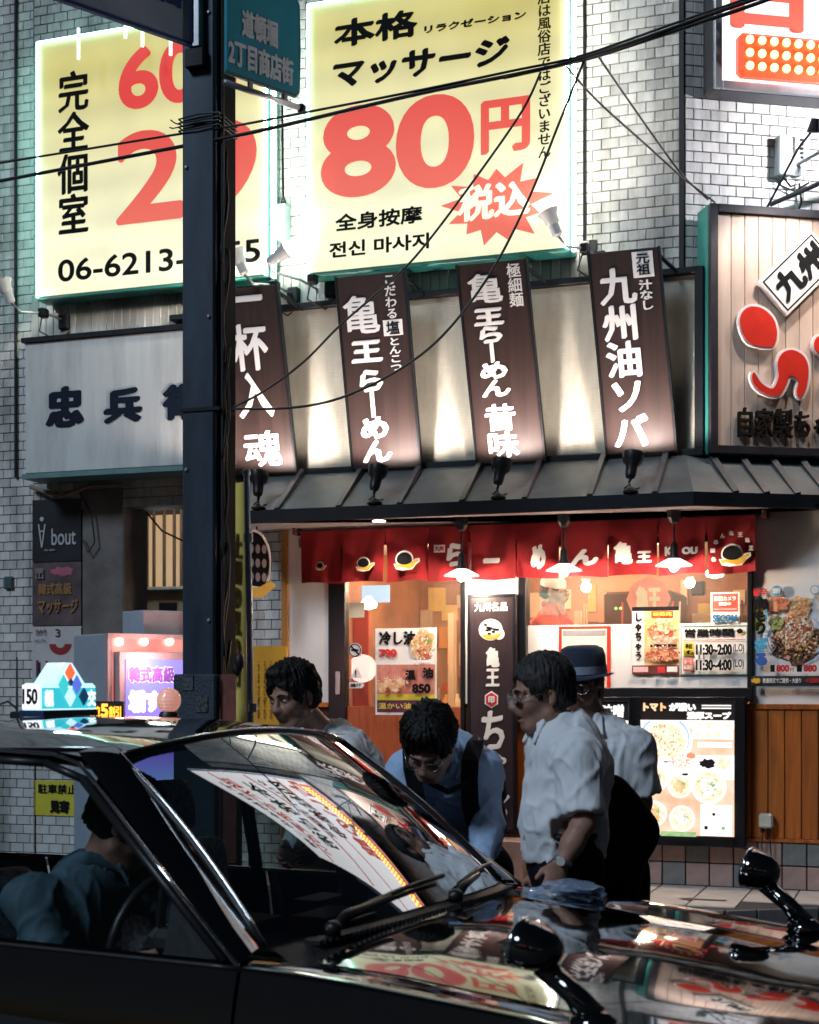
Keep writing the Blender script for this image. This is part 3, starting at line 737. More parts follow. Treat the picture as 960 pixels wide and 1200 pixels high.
# diamond plaque
yp = yfz - .05
ax, az = RW.hit(889, 330, yp); bx, bz = RW.hit(951, 269, yp); cx2, cz2 = RW.hit(922, 371, yp)
ang = math.atan2(bz - az, bx - ax); Lp = math.hypot(bx - ax, bz - az) * 1.0; Hp = math.hypot(cx2 - ax, cz2 - az)
Mp = Matrix.Translation((ax, yp, az)) @ Matrix.Rotation(-ang, 4, 'Y')
t2 = t.part('plaque', MB().box(0, Lp, 0, .045, -Hp, 0, .004).xf(Mp), white_ink)
t.part('plaque_border', MB().box(.02, Lp - .02, -.002, .0, -.03, -.02).box(.02, Lp - .02, -.002, 0, -Hp + .02, -Hp + .03).box(.02, .03, -.002, 0, -Hp + .03, -.03).box(Lp - .03, Lp - .02, -.002, 0, -Hp + .03, -.03).xf(Mp), black_ink, parent=t2)
t.part('lettering', MB().text('九州', .05, -Hp + .05, Lp - .04, -.045, -.004, .014, nibk).xf(Mp), black_ink, parent=t2)
for lens in (0,):
    pass
def blob(pts, y0, th, m, grow=0.0, nm='brush_shape', label=None):
    P = [Vector(RW.hit(a, b, y0)) for a, b in pts]
    c = sum(P, Vector((0, 0))) / len(P)
    # smooth closed outline
    out = []
    n = len(P)
    for i in range(n):
        p0, p1, p2, p3 = P[i - 1], P[i], P[(i + 1) % n], P[(i + 2) % n]
        for k in range(4):
            u = k / 4; out.append(.5 * ((2 * p1) + (-p0 + p2) * u + (2 * p0 - 5 * p1 + 4 * p2 - p3) * u * u + (-p0 + 3 * p1 - 3 * p2 + p3) * u ** 3))
    if grow:
        o2 = []
        for i in range(len(out)):
            d = (out[(i + 1) % len(out)] - out[i - 1]); nn = Vector((d.y, -d.x)).normalized(); o2.append(out[i] + nn * grow)
        out = o2
    o = t.part(nm, MB().prism([(p.x, p.y) for p in out], y0, y0 + th), m)
    return o
red_pl = mat('red_acrylic', (.72, .035, .02), .3, coat=.3)
shapes = [[(870, 366), (880, 359), (895, 362), (907, 374), (911, 390), (908, 404), (898, 406), (880, 402), (872, 392), (868, 378)][::-1],
          [(884, 436), (893, 449), (906, 455), (913, 441), (912, 424), (918, 413), (930, 410), (943, 418), (948, 434), (945, 455), (938, 466), (934, 458), (936, 446), (926, 440), (922, 450), (914, 463), (900, 462), (888, 455), (882, 445)][::-1],
          [(955, 400), (963, 393), (985, 398), (1010, 408), (1030, 420), (1010, 428), (980, 420), (958, 412)][::-1],
          [(970, 440), (1010, 432), (1030, 448), (1020, 470), (985, 466), (972, 455)][::-1],
          [(1050, 380), (1085, 372), (1100, 400), (1090, 440), (1060, 462), (1045, 450), (1070, 425), (1060, 400)][::-1]]
for sh in shapes:
    blob(sh, yfz - .035, .03, white_ink, .016, 'shape_rim'); blob(sh, yfz - .042, .007, red_pl, 0)
gold_blk = mat('raised_black_letter', (.02, .016, .014), .35, .2)
x0_, z0_, x1_, z1_ = RW.rect(866, 512, 1060, 484, yfz - .03)
mb = MB()
for k in range(8): mb.text('自家製ちゃあしゅう', x0_, z0_, x1_, z1_, yfz - .03 + k * .004, .003, nibk)
t.part('lettering', mb, gold_blk)
for px in (935, 1060):
    lx, lz = RW.hit(px, 330, yfz - .3)
    t.light('sign_wash', 'SPOT', (lx, yfz - .545, z1 + .26), 55, (1, .84, .74), .04, (lx, yfz, z0 + .45), 95, .6)
    t.part('wash_lamp', MB().tube([(lx, ybk, z1 + .02), (lx, yfz - .3, z1 + .28), (lx, yfz - .52, z1 + .33)], .009, 6).lathe([(.03, -.02), (.05, .06), (.045, .06)], (lx, yfz - .55, z1 + .36), (0, .3, -1), 14), dark_metal)

# ------------------------------------------------------------------ big sign with orange bulbs, high on the side wall
metal_tr = mat('brushed_trim', (.55, .55, .58), .3, .9, var=.1, bump=.08)
lit_white = emat('sign_face_white', (.97, .97, 1), 1.15)
yfz = -.22
x0, z0 = RW.hit(837, 103, yfz); x1 = x0 + 4.6; z1 = z0 + 4.8
t = Thing('bulb_sign', 'large white lit sign with a row of orange bulbs, cut off at the top right', 'lit sign', RW, (x0, yfz, z0))
t.part('sign_box', MB().box(x0, x1, yfz + .01, -.02, z0, z1, .02), mat('sign_box_dark', (.05, .05, .06), .4, .5))
fw = .055
for a in ((x0, x0 + fw, z0, z1), (x1 - fw, x1, z0, z1), (x0 + fw, x1 - fw, z1 - fw, z1), (x0 + fw, x1 - fw, z0, z0 + fw)):
    t.part('frame', MB().box(a[0], a[1], yfz - .015, yfz + .02, a[2], a[3], .006), metal_tr)
t.part('sign_face', MB().box(x0 + fw, x1 - fw, yfz, yfz + .012, z0 + fw, z1 - fw), lit_white)
lx0, lz0 = RW.hit(866, 88, yfz - .08); lz1 = RW.hit(866, 37, yfz - .08)[1]; lx1 = lx0 + 3.9
amber = emat('bulb_panel_red', (1, .10, .03), .85)
t.part('bulb_panel', MB().box(lx0, lx1, yfz - .10, yfz, lz0, lz1, .03), amber)
bulb = MB().ball((0, 0, 0), (.027, .022, .027), 12, 8)
bm_ = bulb.mesh('bulb', emat('bulb_amber', (1, .52, .14), 5.0), True)
pitch = (RW.hit(905, 60, yfz)[0] - RW.hit(876, 60, yfz)[0]) / 2.05
t.pieces('bulb', bm_, [(lx0 + .065 + pitch * i, yfz - .11, lz0 + (lz1 - lz0) * (.2 + .3 * j)) for i in range(int((lx1 - lx0 - .08) / pitch)) for j in range(3)])
zt = lz1 + .05
t.part('lettering', MB().text('占いの館', lx0 - .03, zt, lx0 + 2.6, zt + .52, yfz - .004, .028, (R(10), .7)), red_lit)
t.part('lettering', MB().text('四柱推命', lx0 + .1, zt + .72, lx0 + 2.3, zt + 1.25, yfz - .004, .022, nibk), black_ink)
t.part('lettering', MB().text('タロット手相鑑定', lx0 + .1, zt + 1.4, lx0 + 2.5, zt + 1.68, yfz - .004, .014, nibk), black_ink)
t.part('lettering', MB().text('本格占術', x0 + .4, zt + 2.0, x0 + 3.4, zt + 2.7, yfz - .004, .03, nibk), black_ink)
t.part('lettering', MB().text('当たる恋愛占い', x0 + .3, zt + 2.95, x0 + 4.0, zt + 3.45, yfz - .004, .022, nibk), red_lit)
t.part('lettering', MB().text('千日前本店二階', x0 + .5, zt + 3.6, x0 + 3.9, zt + 3.95, yfz - .004, .018, nibk), black_ink)
for zz in (1.85, 3.5): t.part('red_swash', MB().tube([(x0 + .1 + 4.3 * u, yfz - .006, zt + zz - .15 * math.sin(u * 3.0)) for u in [i / 24 for i in range(25)]], .03, 6), red_lit)
arc = MB(); arc.tube([(x0 + .1 + 4.3 * u, yfz - .006, zt + .68 + .28 * math.sin(u * 3.0)) for u in [i / 24 for i in range(25)]], .022, 6)
t.part('red_swash', arc, red_lit)
# small box and bracket on the angled wall
x, z = RW.hit(920, 205, -.09)
t = Thing('junction_box', 'small white meter box on the angled wall with tangled cable below', 'wall box', RW, (x, -.09, z))
t.part('box', MB().box(x - .045, x + .05, -.1, -.016, z, z + .27, .008), white_pl)
t.part('clip_rail', MB().box(x + .10, x + .20, -.04, -.016, z + .12, z + .29, .006), white_pl)
for i in range(5): t.part('clip', MB().box(x + .135, x + .155, -.055, -.04, z + .135 + i * .03, z + .15 + i * .03), dark_metal)
t.part('cable', MB().tube([(x + .0, -.06, z), (x + .06, -.05, z - .06), (x + .12, -.06, z - .04), (x + .14, -.05, z - .16), (x + .1, -.04, z - .28)], .008, 6), wire_mat, smooth=True)
t.part('cable', MB().tube([(x - .02, -.06, z), (x - .03, -.05, z - .05), (x + .09, -.05, z - .09), (x + .2, -.04, z - .02)], .006, 6), wire_mat, smooth=True)
x, z = RW.hit(938, 190, -.1)
t = Thing('sign_bracket', 'white round wall bracket holding a steel rod on the angled wall', 'bracket', RW, (x, -.1, z))
t.part('flange', MB().lathe([(.075, 0), (.075, .02), (.03, .04)], (x, -.017, z), (0, -1, 0), 20), white_pl, smooth=True, angle=40)
t.part('rod', MB().tube([(x, -.05, z), (x + .36, -.85, z + .14)], .012, 8), steel)
t.part('lamp_head', MB().lathe([(.022, -.09), (.034, -.08), (.036, -.01), (.045, .0), (.052, .05), (.075, .085), (.070, .085), (.03, .03)], (x + .37, -.88, z + .16), Vector((-.5, .75, .45)).normalized(), 18), white_pl, smooth=True, angle=40)  # lamp head added out of view at the rod's end, to brighten the wall
t.light('flood_beam', 'SPOT', Vector((x + .37, -.88, z + .16)) + Vector((-.5, .75, .45)).normalized() * .1, 75, (.92, .93, 1), .04, (x - .7, 0, z + .35), 150, .7)  # added beam that lights the angled wall from the unseen lamp head
x, z = RW.hit(905, 238, -.15)
single('brace_rod', MB().tube([(0, 0, 0), (.5, -.1, .22)], .016, 8), dark_metal, 'dark diagonal brace rod above the wooden slat sign', 'rod', fr=RW, at=(0, 0, 0)).location = RW.w(x, -.12, z)
# ------------------------------------------------------------------ ramen shop front
wall_white = mat('painted_wall', (.82, .79, .76), .5, var=.04, bump=.05)
plank_m = mat('orange_stained_plank', (.47, .125, .020), .42, var=.35, scale=3, stretch=(10, 2, .7), bump=.1, objrand=.14)
frame_blk = mat('black_window_frame', (.012, .013, .017), .3, .3)
tile_pink = mat('base_tile_pink', (.36, .24, .21), .45, var=.15, scale=14, bump=.15, objrand=.12)
tile_grey = mat('base_tile_grey', (.17, .17, .165), .45, var=.2, scale=14, bump=.15, objrand=.1)
pane_m = glass('shop_glass', (.93, .94, .93), 0, 1.5, 1.6, haze=.035)  # haze mixes a pale veil into the pane, standing in for reflections
X = lambda px, y=0, py=800: W.hit(px, py, y)[0]
Z = lambda px, py, y=0: W.hit(px, py, y)[1]
zTile = Z(880, 985); zPl = Z(880, 826); zTop = zS
sR = X(885)
shop = Thing('ramen_shop_front', 'ground floor ramen shop front with red curtain, serving window and orange planks', 'shop', W, (X(334), 0, PZ))
def panel(nm, x0, x1, z0, z1, m, y0=0., y1=.12, bev=0, **k): return shop.part(nm, MB().box(x0, x1, y0, y1, z0, z1, bev), m, **k)
panel('wall', X(879), 5.0, zPl, zTop, wall_white, -.012)
panel('wall', X(336), X(387), zPl, zTop, wall_white, -.03)
panel('wall', X(352), X(879), Z(700, 622), zTop, wall_white)
panel('door_header', X(352), X(879), Z(600, 634), Z(600, 622), frame_blk, -.03, .0)
panel('wall', X(543), X(612), zPl, Z(580, 634), wall_white, -.01)
panel('corner_post', X(333), X(340), PZ, zTop, mat('orange_trim', (.52, .22, .05), .4), -.05, .1)
# planks and their backing
panel('plank_backing', X(735), 5.0, zTile, zPl, mat('plank_backing', (.08, .03, .01), .7), .0, .12)
panel('plank_backing', X(545), X(735), PZ, zPl, MATS['plank_backing'], .0, .12)
panel('plank_backing', X(336), X(387), PZ, zPl, MATS['plank_backing'], .0, .12)
pw = (X(940) - X(862)) / 4
pk = MB().box(-pw / 2 + .0025, pw / 2 - .0025, -.02, 0, zTile + .02, zPl - .03, .004).mesh('plank', plank_m, off=(0, 0, (zTile + zPl) / 2))
xs = [X(862) + pw * (i + .5) for i in range(21)] + [X(607) + pw * (i + .5) for i in range(2)] + [X(336) + pw * .5, X(336) + pw * 1.5]
for o in shop.pieces('plank', pk, [(x, -.002 - random.uniform(0, .002), (zTile + zPl) / 2) for x in xs]): o.rotation_euler.z = random.uniform(-.004, .004)
for a, b in ((X(862), 5.0), (X(605), X(650)), (X(336), X(387))):
    panel('cap_rail', a, b, zPl - .03, zPl + .006, plank_m, -.036, .0, .004); panel('cap_rail', a, b, zTile - .004, zTile + .02, plank_m, -.03, .0, .003)
# base tiles
ts = (X(946) - X(860)) / 3
for k, m_ in enumerate((tile_pink, tile_grey)):
    th = (zTile - .006 - PZ) / 2
    tm = MB().box(-ts / 2 + .004, ts / 2 - .004, -.014, 0, -th / 2 + .004, th / 2 - .004, .004).mesh('tile', m_)
    random.seed(5)
    pick = [(i, j) for i in range(-14, 17) for j in range(2)]
    pat = {(0, 0), (2, 1), (-3, 0), (-2, 1), (4, 0), (-5, 1), (-6, 0), (7, 1), (-8, 1), (3, 1)}
    sp = [(X(860) + ts * (i + .5), -.002, PZ + .003 + th * (j + .5)) for i, j in pick if ((i, j) in pat) == bool(k)]
    shop.pieces('tile', tm, sp)
panel('tile_bed', X(860) - 14 * ts, 5.0, PZ, zTile - .004, grout, .0, .1)
panel('door_step', X(548, -.3), X(612, -.3), PZ, Z(580, 985, -.3), tile_pink, -.3, -.02, .006)
# serving window
wz0, wz1, wzm = Z(700, 806), Z(700, 640), Z(700, 732)
wx0, wx1 = X(619), X(877)
for a in ((X(610), wx0, wz0 - .09, wz1), (wx1, X(883), wz0 - .09, wz1)): panel('window_frame', a[0], a[1], a[2], a[3], frame_blk, -.06, .05, .004)
panel('window_sill', X(612), X(883), wz0 - .085, wz0, frame_blk, -.10, .05, .006)
panel('window_frame', wx0, wx1, wz1, wz1 + .05, frame_blk, -.06, .05)
panel('window_pane', wx0, wx1, wzm, wz1, pane_m, .0, .004)
panel('window_panel', wx0, wx1, wz0, wzm, mat('white_film', (.78, .77, .75), .35, var=.03), -.004, .01)
# sliding door
dz0 = PZ
panel('door_frame', X(387), X(407), dz0, Z(400, 634), frame_blk, -.04, .04, .006)
panel('door_frame', X(541), X(546), dz0, Z(400, 634), frame_blk, -.03, .03, .004)
door = panel('door', X(407), X(541), Z(450, 828), Z(400, 634), pane_m, .0, .005)
panel('door_panel', X(407), X(541), dz0, Z(450, 828), mat('red_orange_door_panel', (.40, .085, .025), .3, var=.3, stretch=(6, 1, .5), bump=.05), -.01, .02, .004)
hx, hz = W.hit(396, 795, -.05)
panel('door_handle', hx - .018, hx + .018, hz - .12, hz + .05, steel, -.062, -.04, .006)
# a few stickers on the glass
def disc(nm, px, py, r, m, y=-.006, lay=None, parent=None):
    x, z = W.hit(px, py, y); return shop.part(nm, MB().disc((x, z), r, y, y + .003), m)
disc('no_smoking_sticker', 416, 762, .052, white_ink, -.006)
x, z = W.hit(416, 762, -.008)
shop.part('no_smoking_symbol', MB().box(-.028, .028, -.009, -.007, -.007, .007).xf(Matrix.Translation((x, 0, z))).disc((x, z), .012, -.009, -.007), black_ink)
shop.part('no_smoking_bar', MB().box(-.042, .042, -.0115, -.0095, -.006, .006).xf(Matrix.Translation((x, 0, z)) @ Matrix.Rotation(R(45), 4, 'Y')), black_ink)
rg = MB(); ring = [(x + .044 * math.cos(a), -.009, z + .044 * math.sin(a)) for a in [2 * math.pi * i / 24 for i in range(25)]]
shop.part('no_smoking_ring', rg.tube(ring, .004, 5), black_ink)
x, z = W.hit(417, 789, -.006); shop.part('warning_sticker', MB().prism([(x - .045, z - .035), (x + .045, z - .035), (x, z + .045)], -.006, -.003), white_ink)
shop.part('warning_mark', MB().box(x - .005, x + .005, -.008, -.006, z - .012, z + .022).box(x - .005, x + .005, -.008, -.006, z - .026, z - .018), black_ink)
x, z = W.hit(418, 803, -.006); shop.part('arrow_sticker', MB().prism([(x - .055, z - .022), (x + .04, z - .022), (x + .06, z), (x + .04, z + .022), (x - .055, z + .022)], -.006, -.003), white_ink)
shop.part('lettering', MB().text('自動ドア', x - .045, z - .014, x + .035, z + .014, -.008, .001), black_ink)
x0, z0, x1, z1 = W.rect(409, 724, 427, 706, -.006); shop.part('notice_sticker', MB().box(x0, x1, -.006, -.003, z0, z1), mat('cream_paper', (.6, .57, .45), .6)); 

# ------------------------------------------------------------------ inside the shop
warm_wall = mat('warm_interior_wall', (.42, .22, .13), .6, var=.3, scale=2.5)
inn = Thing('shop_interior', 'warm lit ramen shop interior with counter, shelves and papered walls seen through the glass', 'room', W, (X(387), .15, PZ))
ix0, ix1, iy1 = X(387) - .3, X(883) + .5, 2.9
inn.part('back_wall', MB().box(ix0, ix1, iy1, iy1 + .05, PZ, zTop), warm_wall)
inn.part('side_wall', MB().box(ix0 - .05, ix0, .13, iy1, PZ, zTop), warm_wall); inn.part('side_wall', MB().box(ix1, ix1 + .05, .13, iy1, PZ, zTop), warm_wall)
inn.part('ceiling', MB().box(ix0, ix1, .13, iy1, zTop - .02, zTop + .03), wall_white); inn.part('floor', MB().box(ix0, ix1, .13, iy1, PZ - .05, PZ), mat('shop_floor', (.2, .1, .06), .4))
dark_wood = mat('dark_wood', (.10, .035, .015), .4, var=.3, stretch=(5, 1, 1))
inn.part('counter', MB().box(X(600), ix1, 1.1, 1.6, PZ, 1.35, .01), dark_wood)
for i in range(46):
    xx = X(620) + random.uniform(0, 2.1); inn.part('kitchen_jar' if i % 3 else 'hanging_ladle', MB().lathe([(.03, 0), (.035, .02), (.034, random.uniform(.06, .14)), (.015, .16)], (xx, random.uniform(1.15, 1.55), 1.36), n=9) if i % 3 else MB().tube([(xx, 1.7, 2.25), (xx, 1.7, random.uniform(1.85, 2.0))], .008, 5).ball((xx, 1.7, 1.86), .035, 8, 6), mat('pot_%d' % (i % 4), [(.45, .42, .4), (.5, .1, .05), (.6, .5, .3), (.08, .05, .04)][i % 4], .35), smooth=True)
steel_b = mat('kitchen_steel', (.5, .48, .45), .3, .8)
inn.part('extractor_hood', MB().box(X(640), X(735), 1.9, 2.6, 2.0, 2.35, .02), mat('hood_brown', (.12, .07, .05), .35, .5))
inn.part('kitchen_cabinet', MB().box(X(640), X(700), 2.3, 2.8, 1.5, 2.0, .01), steel_b)
papers = [mat('paper_%s' % n, c, .6, var=.1) for n, c in (('cream', (.72, .62, .42)), ('orange', (.75, .35, .10)), ('beige', (.62, .5, .36)), ('red', (.55, .08, .05)), ('brown', (.16, .07, .04)), ('yellow', (.8, .62, .2)))]
random.seed(21)
for i in range(130):
    bx = ix0 + .05 + (i % 22) * .165 + random.uniform(-.05, .05); bz = .98 + (i // 22) * .25 + random.uniform(-.07, .07); w_, h_ = random.uniform(.05, .17), random.uniform(.08, .26)
    if bx + w_ > ix1: continue
    inn.part('menu_slip', MB().box(bx, bx + w_, iy1 - .02 - (i % 13) * .003, iy1 - .002, bz, min(bz + h_, zTop - .05)), random.choice(papers + papers[:3] + papers[2:5]))
for i in range(5):
    xx = X(430) + i * .27; inn.part('wooden_post' if i % 2 else 'shelf_side', MB().box(xx, xx + .05, 1.9, 1.98, PZ, 2.2), dark_wood if i % 2 else papers[2])
inn.part('red_curtain', MB().box(X(405, 1.2), X(432, 1.2), 1.2, 1.22, 1.0, 2.2), papers[3])
inn.part('shelf', MB().box(X(420), X(560), 1.85, 2.1, 1.3, 1.34), dark_wood)
for i in range(9):
    inn.part('jar', MB().lathe([(.04, 0), (.045, .02), (.045, .12), (.02, .15), (.02, .18)], (X(425) + i * .085, 1.97, 1.34), n=10), random.choice(papers), smooth=True)
inn.part('blue_light_panel', MB().box(X(424, 1.4), X(456, 1.4), 1.4, 1.42, Z(440, 706, 1.4), Z(440, 686, 1.4)), emat('cool_panel', (.55, .8, 1), .9))
for px, py in ((700, 664), (838, 671), (432, 708), (560, 640), (640, 640)):
    x, z = W.hit(px, py, .9); inn.part('ceiling_lamp', MB().lathe([(.02, .06), (.07, .0), (.06, -.03), (.0, -.045)], (x, .9, z), n=16), emat('warm_bulb', (1, .82, .55), 6), smooth=True)
for px, yy in ((470, 1.2), (760, 1.0)):
    inn.light('room_light', 'POINT', (X(px), yy, zTop - .25), 36, (1, .62, .38), .15)
inn.light('room_light', 'POINT', (X(620), 2.2, zTop - .3), 26, (1, .64, .42), .15)
x, z = W.hit(760, 702, .3)
inn.part('octagon_menu', MB().disc((x, z), .155, .3, .305, n=8), mat('pale_red_paper', (.75, .28, .2), .6, var=.15))
inn.part('lettering', MB().text('亀王', x - .09, z - .09, x + .09, z + .09, .297, .008), papers[0])
x, z = W.hit(818, 690, 1.); inn.part('speaker', MB().box(x - .05, x + .05, .95, 1.05, z - .05, z + .06, .01), frame_blk)
x, z = W.hit(722, 713, .9)
for i in range(2): inn.part('indicator_lamp', MB().ball((x + i * .035, .9, z), .012, 8, 6), emat('green_led', (.4, 1, .2), 1.2))

# ------------------------------------------------------------------ hanging pendant lamps
shade_m = emat('pendant_glass_shade', (1, .94, .86), 1.5)
for px, py, lab in ((541, 672, 'white cone pendant lamp in front of the curtain panel with the small box emblem'), (661, 666, 'white cone pendant lamp in front of the middle of the red curtain'),
                    (790, 660, 'white cone pendant lamp in front of the KIOU lettering')):
    x, z = W.hit(px, py, -.33)
    t = Thing('pendant_lamp', lab, 'pendant lamp', W, (x, -.33, z), 'pendant lamps before the red curtain')
    t.part('track_box', MB().lathe([(.045, 0), (.045, -.05), (.03, -.08), (.012, -.09)], (x, -.33, zTop + .002), n=12), blk)
    t.part('stem', MB().tube([(x, -.33, zTop - .08), (x, -.33, z + .10)], .008, 6), blk)
    t.part('lamp_socket', MB().lathe([(.012, .14), (.024, .12), (.026, .06), (.04, .03)], (x, -.33, z), n=14), blk, smooth=True, angle=40)
    t.part('lamp_shade', MB().lathe([(.036, .032), (.075, .012), (.118, -.012), (.12, -.018), (.074, .004), (.034, .026)], (x, -.33, z), n=28), shade_m, smooth=True)
    t.part('bulb', MB().ball((x, -.33, z - .02), (.034, .034, .036), 14, 10), glow_white, smooth=True)
    t.light('bulb_light', 'POINT', (x, -.33, z - .085), 18, (1, .78, .60), .035)

# ------------------------------------------------------------------ red curtain
red_cloth = mat('red_cloth', (.235, .005, .009), .8, spec=.25, var=.16, scale=5, sheen=.2, bump=.1, bscale=140)
px_b = [352, 401, 452, 502, 551, 605, 657, 713, 771, 828, 886]
yN = -.14
nz_t, nz_b = Z(600, 614, yN), Z(600, 678, yN)
t = Thing('noren_curtain', 'long red split curtain with turtle emblems and white lettering over the shop entrance', 'curtain', W, (X(352, yN), yN, nz_b))
t.part('rod', MB().tube([(X(345, yN), yN + .01, nz_t + .004), (X(897, yN), yN + .01, nz_t + .004)], .012, 8), frame_blk)
for px in (346, 896): x = X(px, yN); t.part('rod_bracket', MB().box(x - .015, x + .015, yN - .02, -.0, nz_t - .02, nz_t + .05, .004), mat('bracket_brown', (.1, .03, .02), .5))
def fold(x, v): return .011 * math.sin(x * 23 + 1.6 * math.sin(v * 3)) * (.3 + v) + .005 * math.sin(x * 61 + v * 4) * v + .003 * math.sin(x * 131 - v * 6) * v
for i in range(10):
    a, b = X(px_b[i], yN), X(px_b[i + 1], yN); ph = i * 1.7
    P = []
    for r_ in range(13):
        v = r_ / 12; row = []
        for c in range(15):
            u = c / 14; g = (.006 if v > .3 else .0008) * (1 + .4 * math.sin(ph))
            x = a + g + (b - a - 2 * g) * u; x += .008 * v * math.sin(ph * 2.1) * (1 if u in (0, 1) else .6)
            row.append((x, yN - .004 + fold(x + ph * .03, v), nz_t + (nz_b - nz_t) * v * (1 + .02 * math.sin(x * 11 + ph))))
        P.append(row)
    t.part('curtain_panel', MB().grid(P), red_cloth, smooth=True)
def nz(px, py): return W.hit(px, py, yN - .036)
def turtle(T, frh, px, py, w, y, par=None):
    """round black shell with a pale rim on a yellow body, head to the right"""
    x, z = frh(px, py); s = w
    T.part('turtle_emblem', MB().disc((x, z + .10 * s), .43 * s, y, y + .002, rzz=.40 * s).prism([(x - .52 * s, z - .10 * s), (x - .40 * s, z - .34 * s), (x - .1 * s, z - .40 * s), (x + .38 * s, z - .36 * s), (x + .56 * s, z - .14 * s), (x + .74 * s, z - .0 * s), (x + .72 * s, z + .14 * s), (x + .52 * s, z + .12 * s), (x + .3 * s, z - .05 * s)], y, y + .002), white_ink, parent=par)
    T.part('turtle_body', MB().prism([(x - .46 * s, z - .13 * s), (x - .36 * s, z - .30 * s), (x - .28 * s, z - .22 * s), (x, z - .26 * s), (x + .2 * s, z - .34 * s), (x + .42 * s, z - .26 * s), (x + .52 * s, z - .08 * s), (x + .68 * s, z + .02 * s), (x + .62 * s, z + .1 * s), (x + .45 * s, z + .02 * s), (x + .3 * s, z - .12 * s)], y - .002, y), mat('emblem_yellow', (.72, .42, .03), .5), parent=par)
    T.part('turtle_shell', MB().prism([(x + .37 * s * math.cos(a), z + .08 * s + (.34 * s * math.sin(a) if math.sin(a) > 0 else .22 * s * math.sin(a))) for a in [2 * math.pi * k / 24 for k in range(24)]], y - .004, y - .002), black_ink, parent=par)
for px, py, w in ((375, 664, .068), (426, 662, .115), (474, 658, .155), (858, 652, .165)):
    turtle(t, nz, px, py, w, yN - .036)
x, z = nz(858, 649)
mb = MB()
for k, ch in enumerate('らーめん亀王亀王'):
    a = R(200 - k * 27); cx3, cz3 = x + .125 * math.cos(a), z + .01 + .125 * math.sin(a); mb.text(ch, cx3 - .016, cz3 - .016, cx3 + .016, cz3 + .016, yN - .036, .0025)
t.part('lettering', mb, white_ink)
def NL(s_, xl, yb, xr, yt, bold=.010, nib=(R(30), .6)):
    a, b = W.hit(xl, yb, yN - .036), W.hit(xr, yt, yN - .036)
    t.part('lettering', MB().text(s_, a[0], a[1], b[0], b[1], yN - .036, bold, nib), white_ink)
x, z = nz(515, 643); t.part('small_box_emblem', MB().box(x - .04, x + .04, yN - .036, yN - .034, z - .026, z + .026), white_ink)
t.part('lettering', MB().text('九州', x - .033, z - .018, x + .033, z + .018, yN - .039, .002), red_ink)
NL('ら', 523, 665, 545, 635, .014); NL('ー', 566, 661, 586, 653, .012); NL('め', 622, 668, 640, 637, .012); NL('ん', 668, 664, 702, 642, .014)
NL('亀', 719, 662, 742, 634, .007); NL('王', 746, 660, 764, 645, .007); NL('KI', 779, 652, 791, 640, .005); NL('OU', 799, 650, 818, 640, .006)

# ------------------------------------------------------------------ upright black sign beside the door
yS = -.09
x0, z0 = W.hit(548, 973, yS); x1 = X(605, yS); z1 = Z(548, 697, yS)
t = Thing('upright_sign', 'tall black upright sign with turtle emblem and white lettering beside the door', 'sign', W, (x0, yS, z0))
t.part('sign_panel', MB().box(x0, x1, yS, yS + .05, z0, z1, .004), mat('sign_dark_plum', (.035, .022, .028), .35, var=.3, stretch=(6, 1, .5)))
for a in ((x0, x0 + .02, z0, z1), (x1 - .02, x1, z0, z1), (x0 + .02, x1 - .02, z1 - .02, z1), (x0 + .02, x1 - .02, z0, z0 + .02)):
    t.part('sign_rim', MB().box(a[0], a[1], yS - .008, yS, a[2], a[3], .002), frame_blk)
for s_, xl, yb, xr, yt, bd, vv in (('九州名品', 556, 717, 595, 705, .003, False), ('亀王', 569, 805, 586, 758, .007, True), ('ち', 564, 880, 592, 832, .012, False), ('ゃ', 575, 902, 594, 884, .007, False),
                                   ('あ', 568, 928, 584, 902, .007, False), ('し', 574, 944, 598, 912, .012, False), ('ゅ', 577, 962, 595, 944, .007, False)):
    a, b = W.hit(xl, yb, yS - .004), W.hit(xr, yt, yS - .004); t.part('lettering', MB().text(s_, a[0], a[1], b[0], b[1], yS - .004, bd, nibk, vv), white_ink)
x, z = W.hit(575, 738, yS - .004)
t.part('emblem', MB().disc((x, z), .085, yS - .004, yS - .001, rzz=.075).disc((x + .06, z - .03), .04, yS - .0045, yS - .001), white_ink)
t.part('turtle_body', MB().prism([(x - .07, z - .03), (x - .03, z - .065), (x + .05, z - .06), (x + .085, z - .02), (x + .02, z - .04)], yS - .008, yS - .006), MATS['emblem_yellow'])
mb = MB(); random.seed(2)
for k in range(13): a = random.uniform(0, 6.28); q = random.uniform(0, .055); mb.box(x + q * math.cos(a) - .011, x + q * math.cos(a) + .011, yS - .007 - k * .0002, yS - .005, z + .01 + q * .7 * math.sin(a) - .007, z + .01 + q * .7 * math.sin(a) + .007)
t.part('shell_marks', mb, black_ink, kind='stuff')
x, z = W.hit(576, 820, yS - .004)
t.part('hexagon_seal', MB().prism([(x + .055 * math.cos(R(30 + 60 * k)), z + .06 * math.sin(R(30 + 60 * k))) for k in range(6)], yS - .004, yS - .001), white_ink)
t.part('hexagon_core', MB().prism([(x + .045 * math.cos(R(30 + 60 * k)), z + .05 * math.sin(R(30 + 60 * k))) for k in range(6)], yS - .007, yS - .004), red_ink)
t.part('lettering', MB().text('印', x - .024, z - .026, x + .024, z + .026, yS - .009, .003), white_ink)

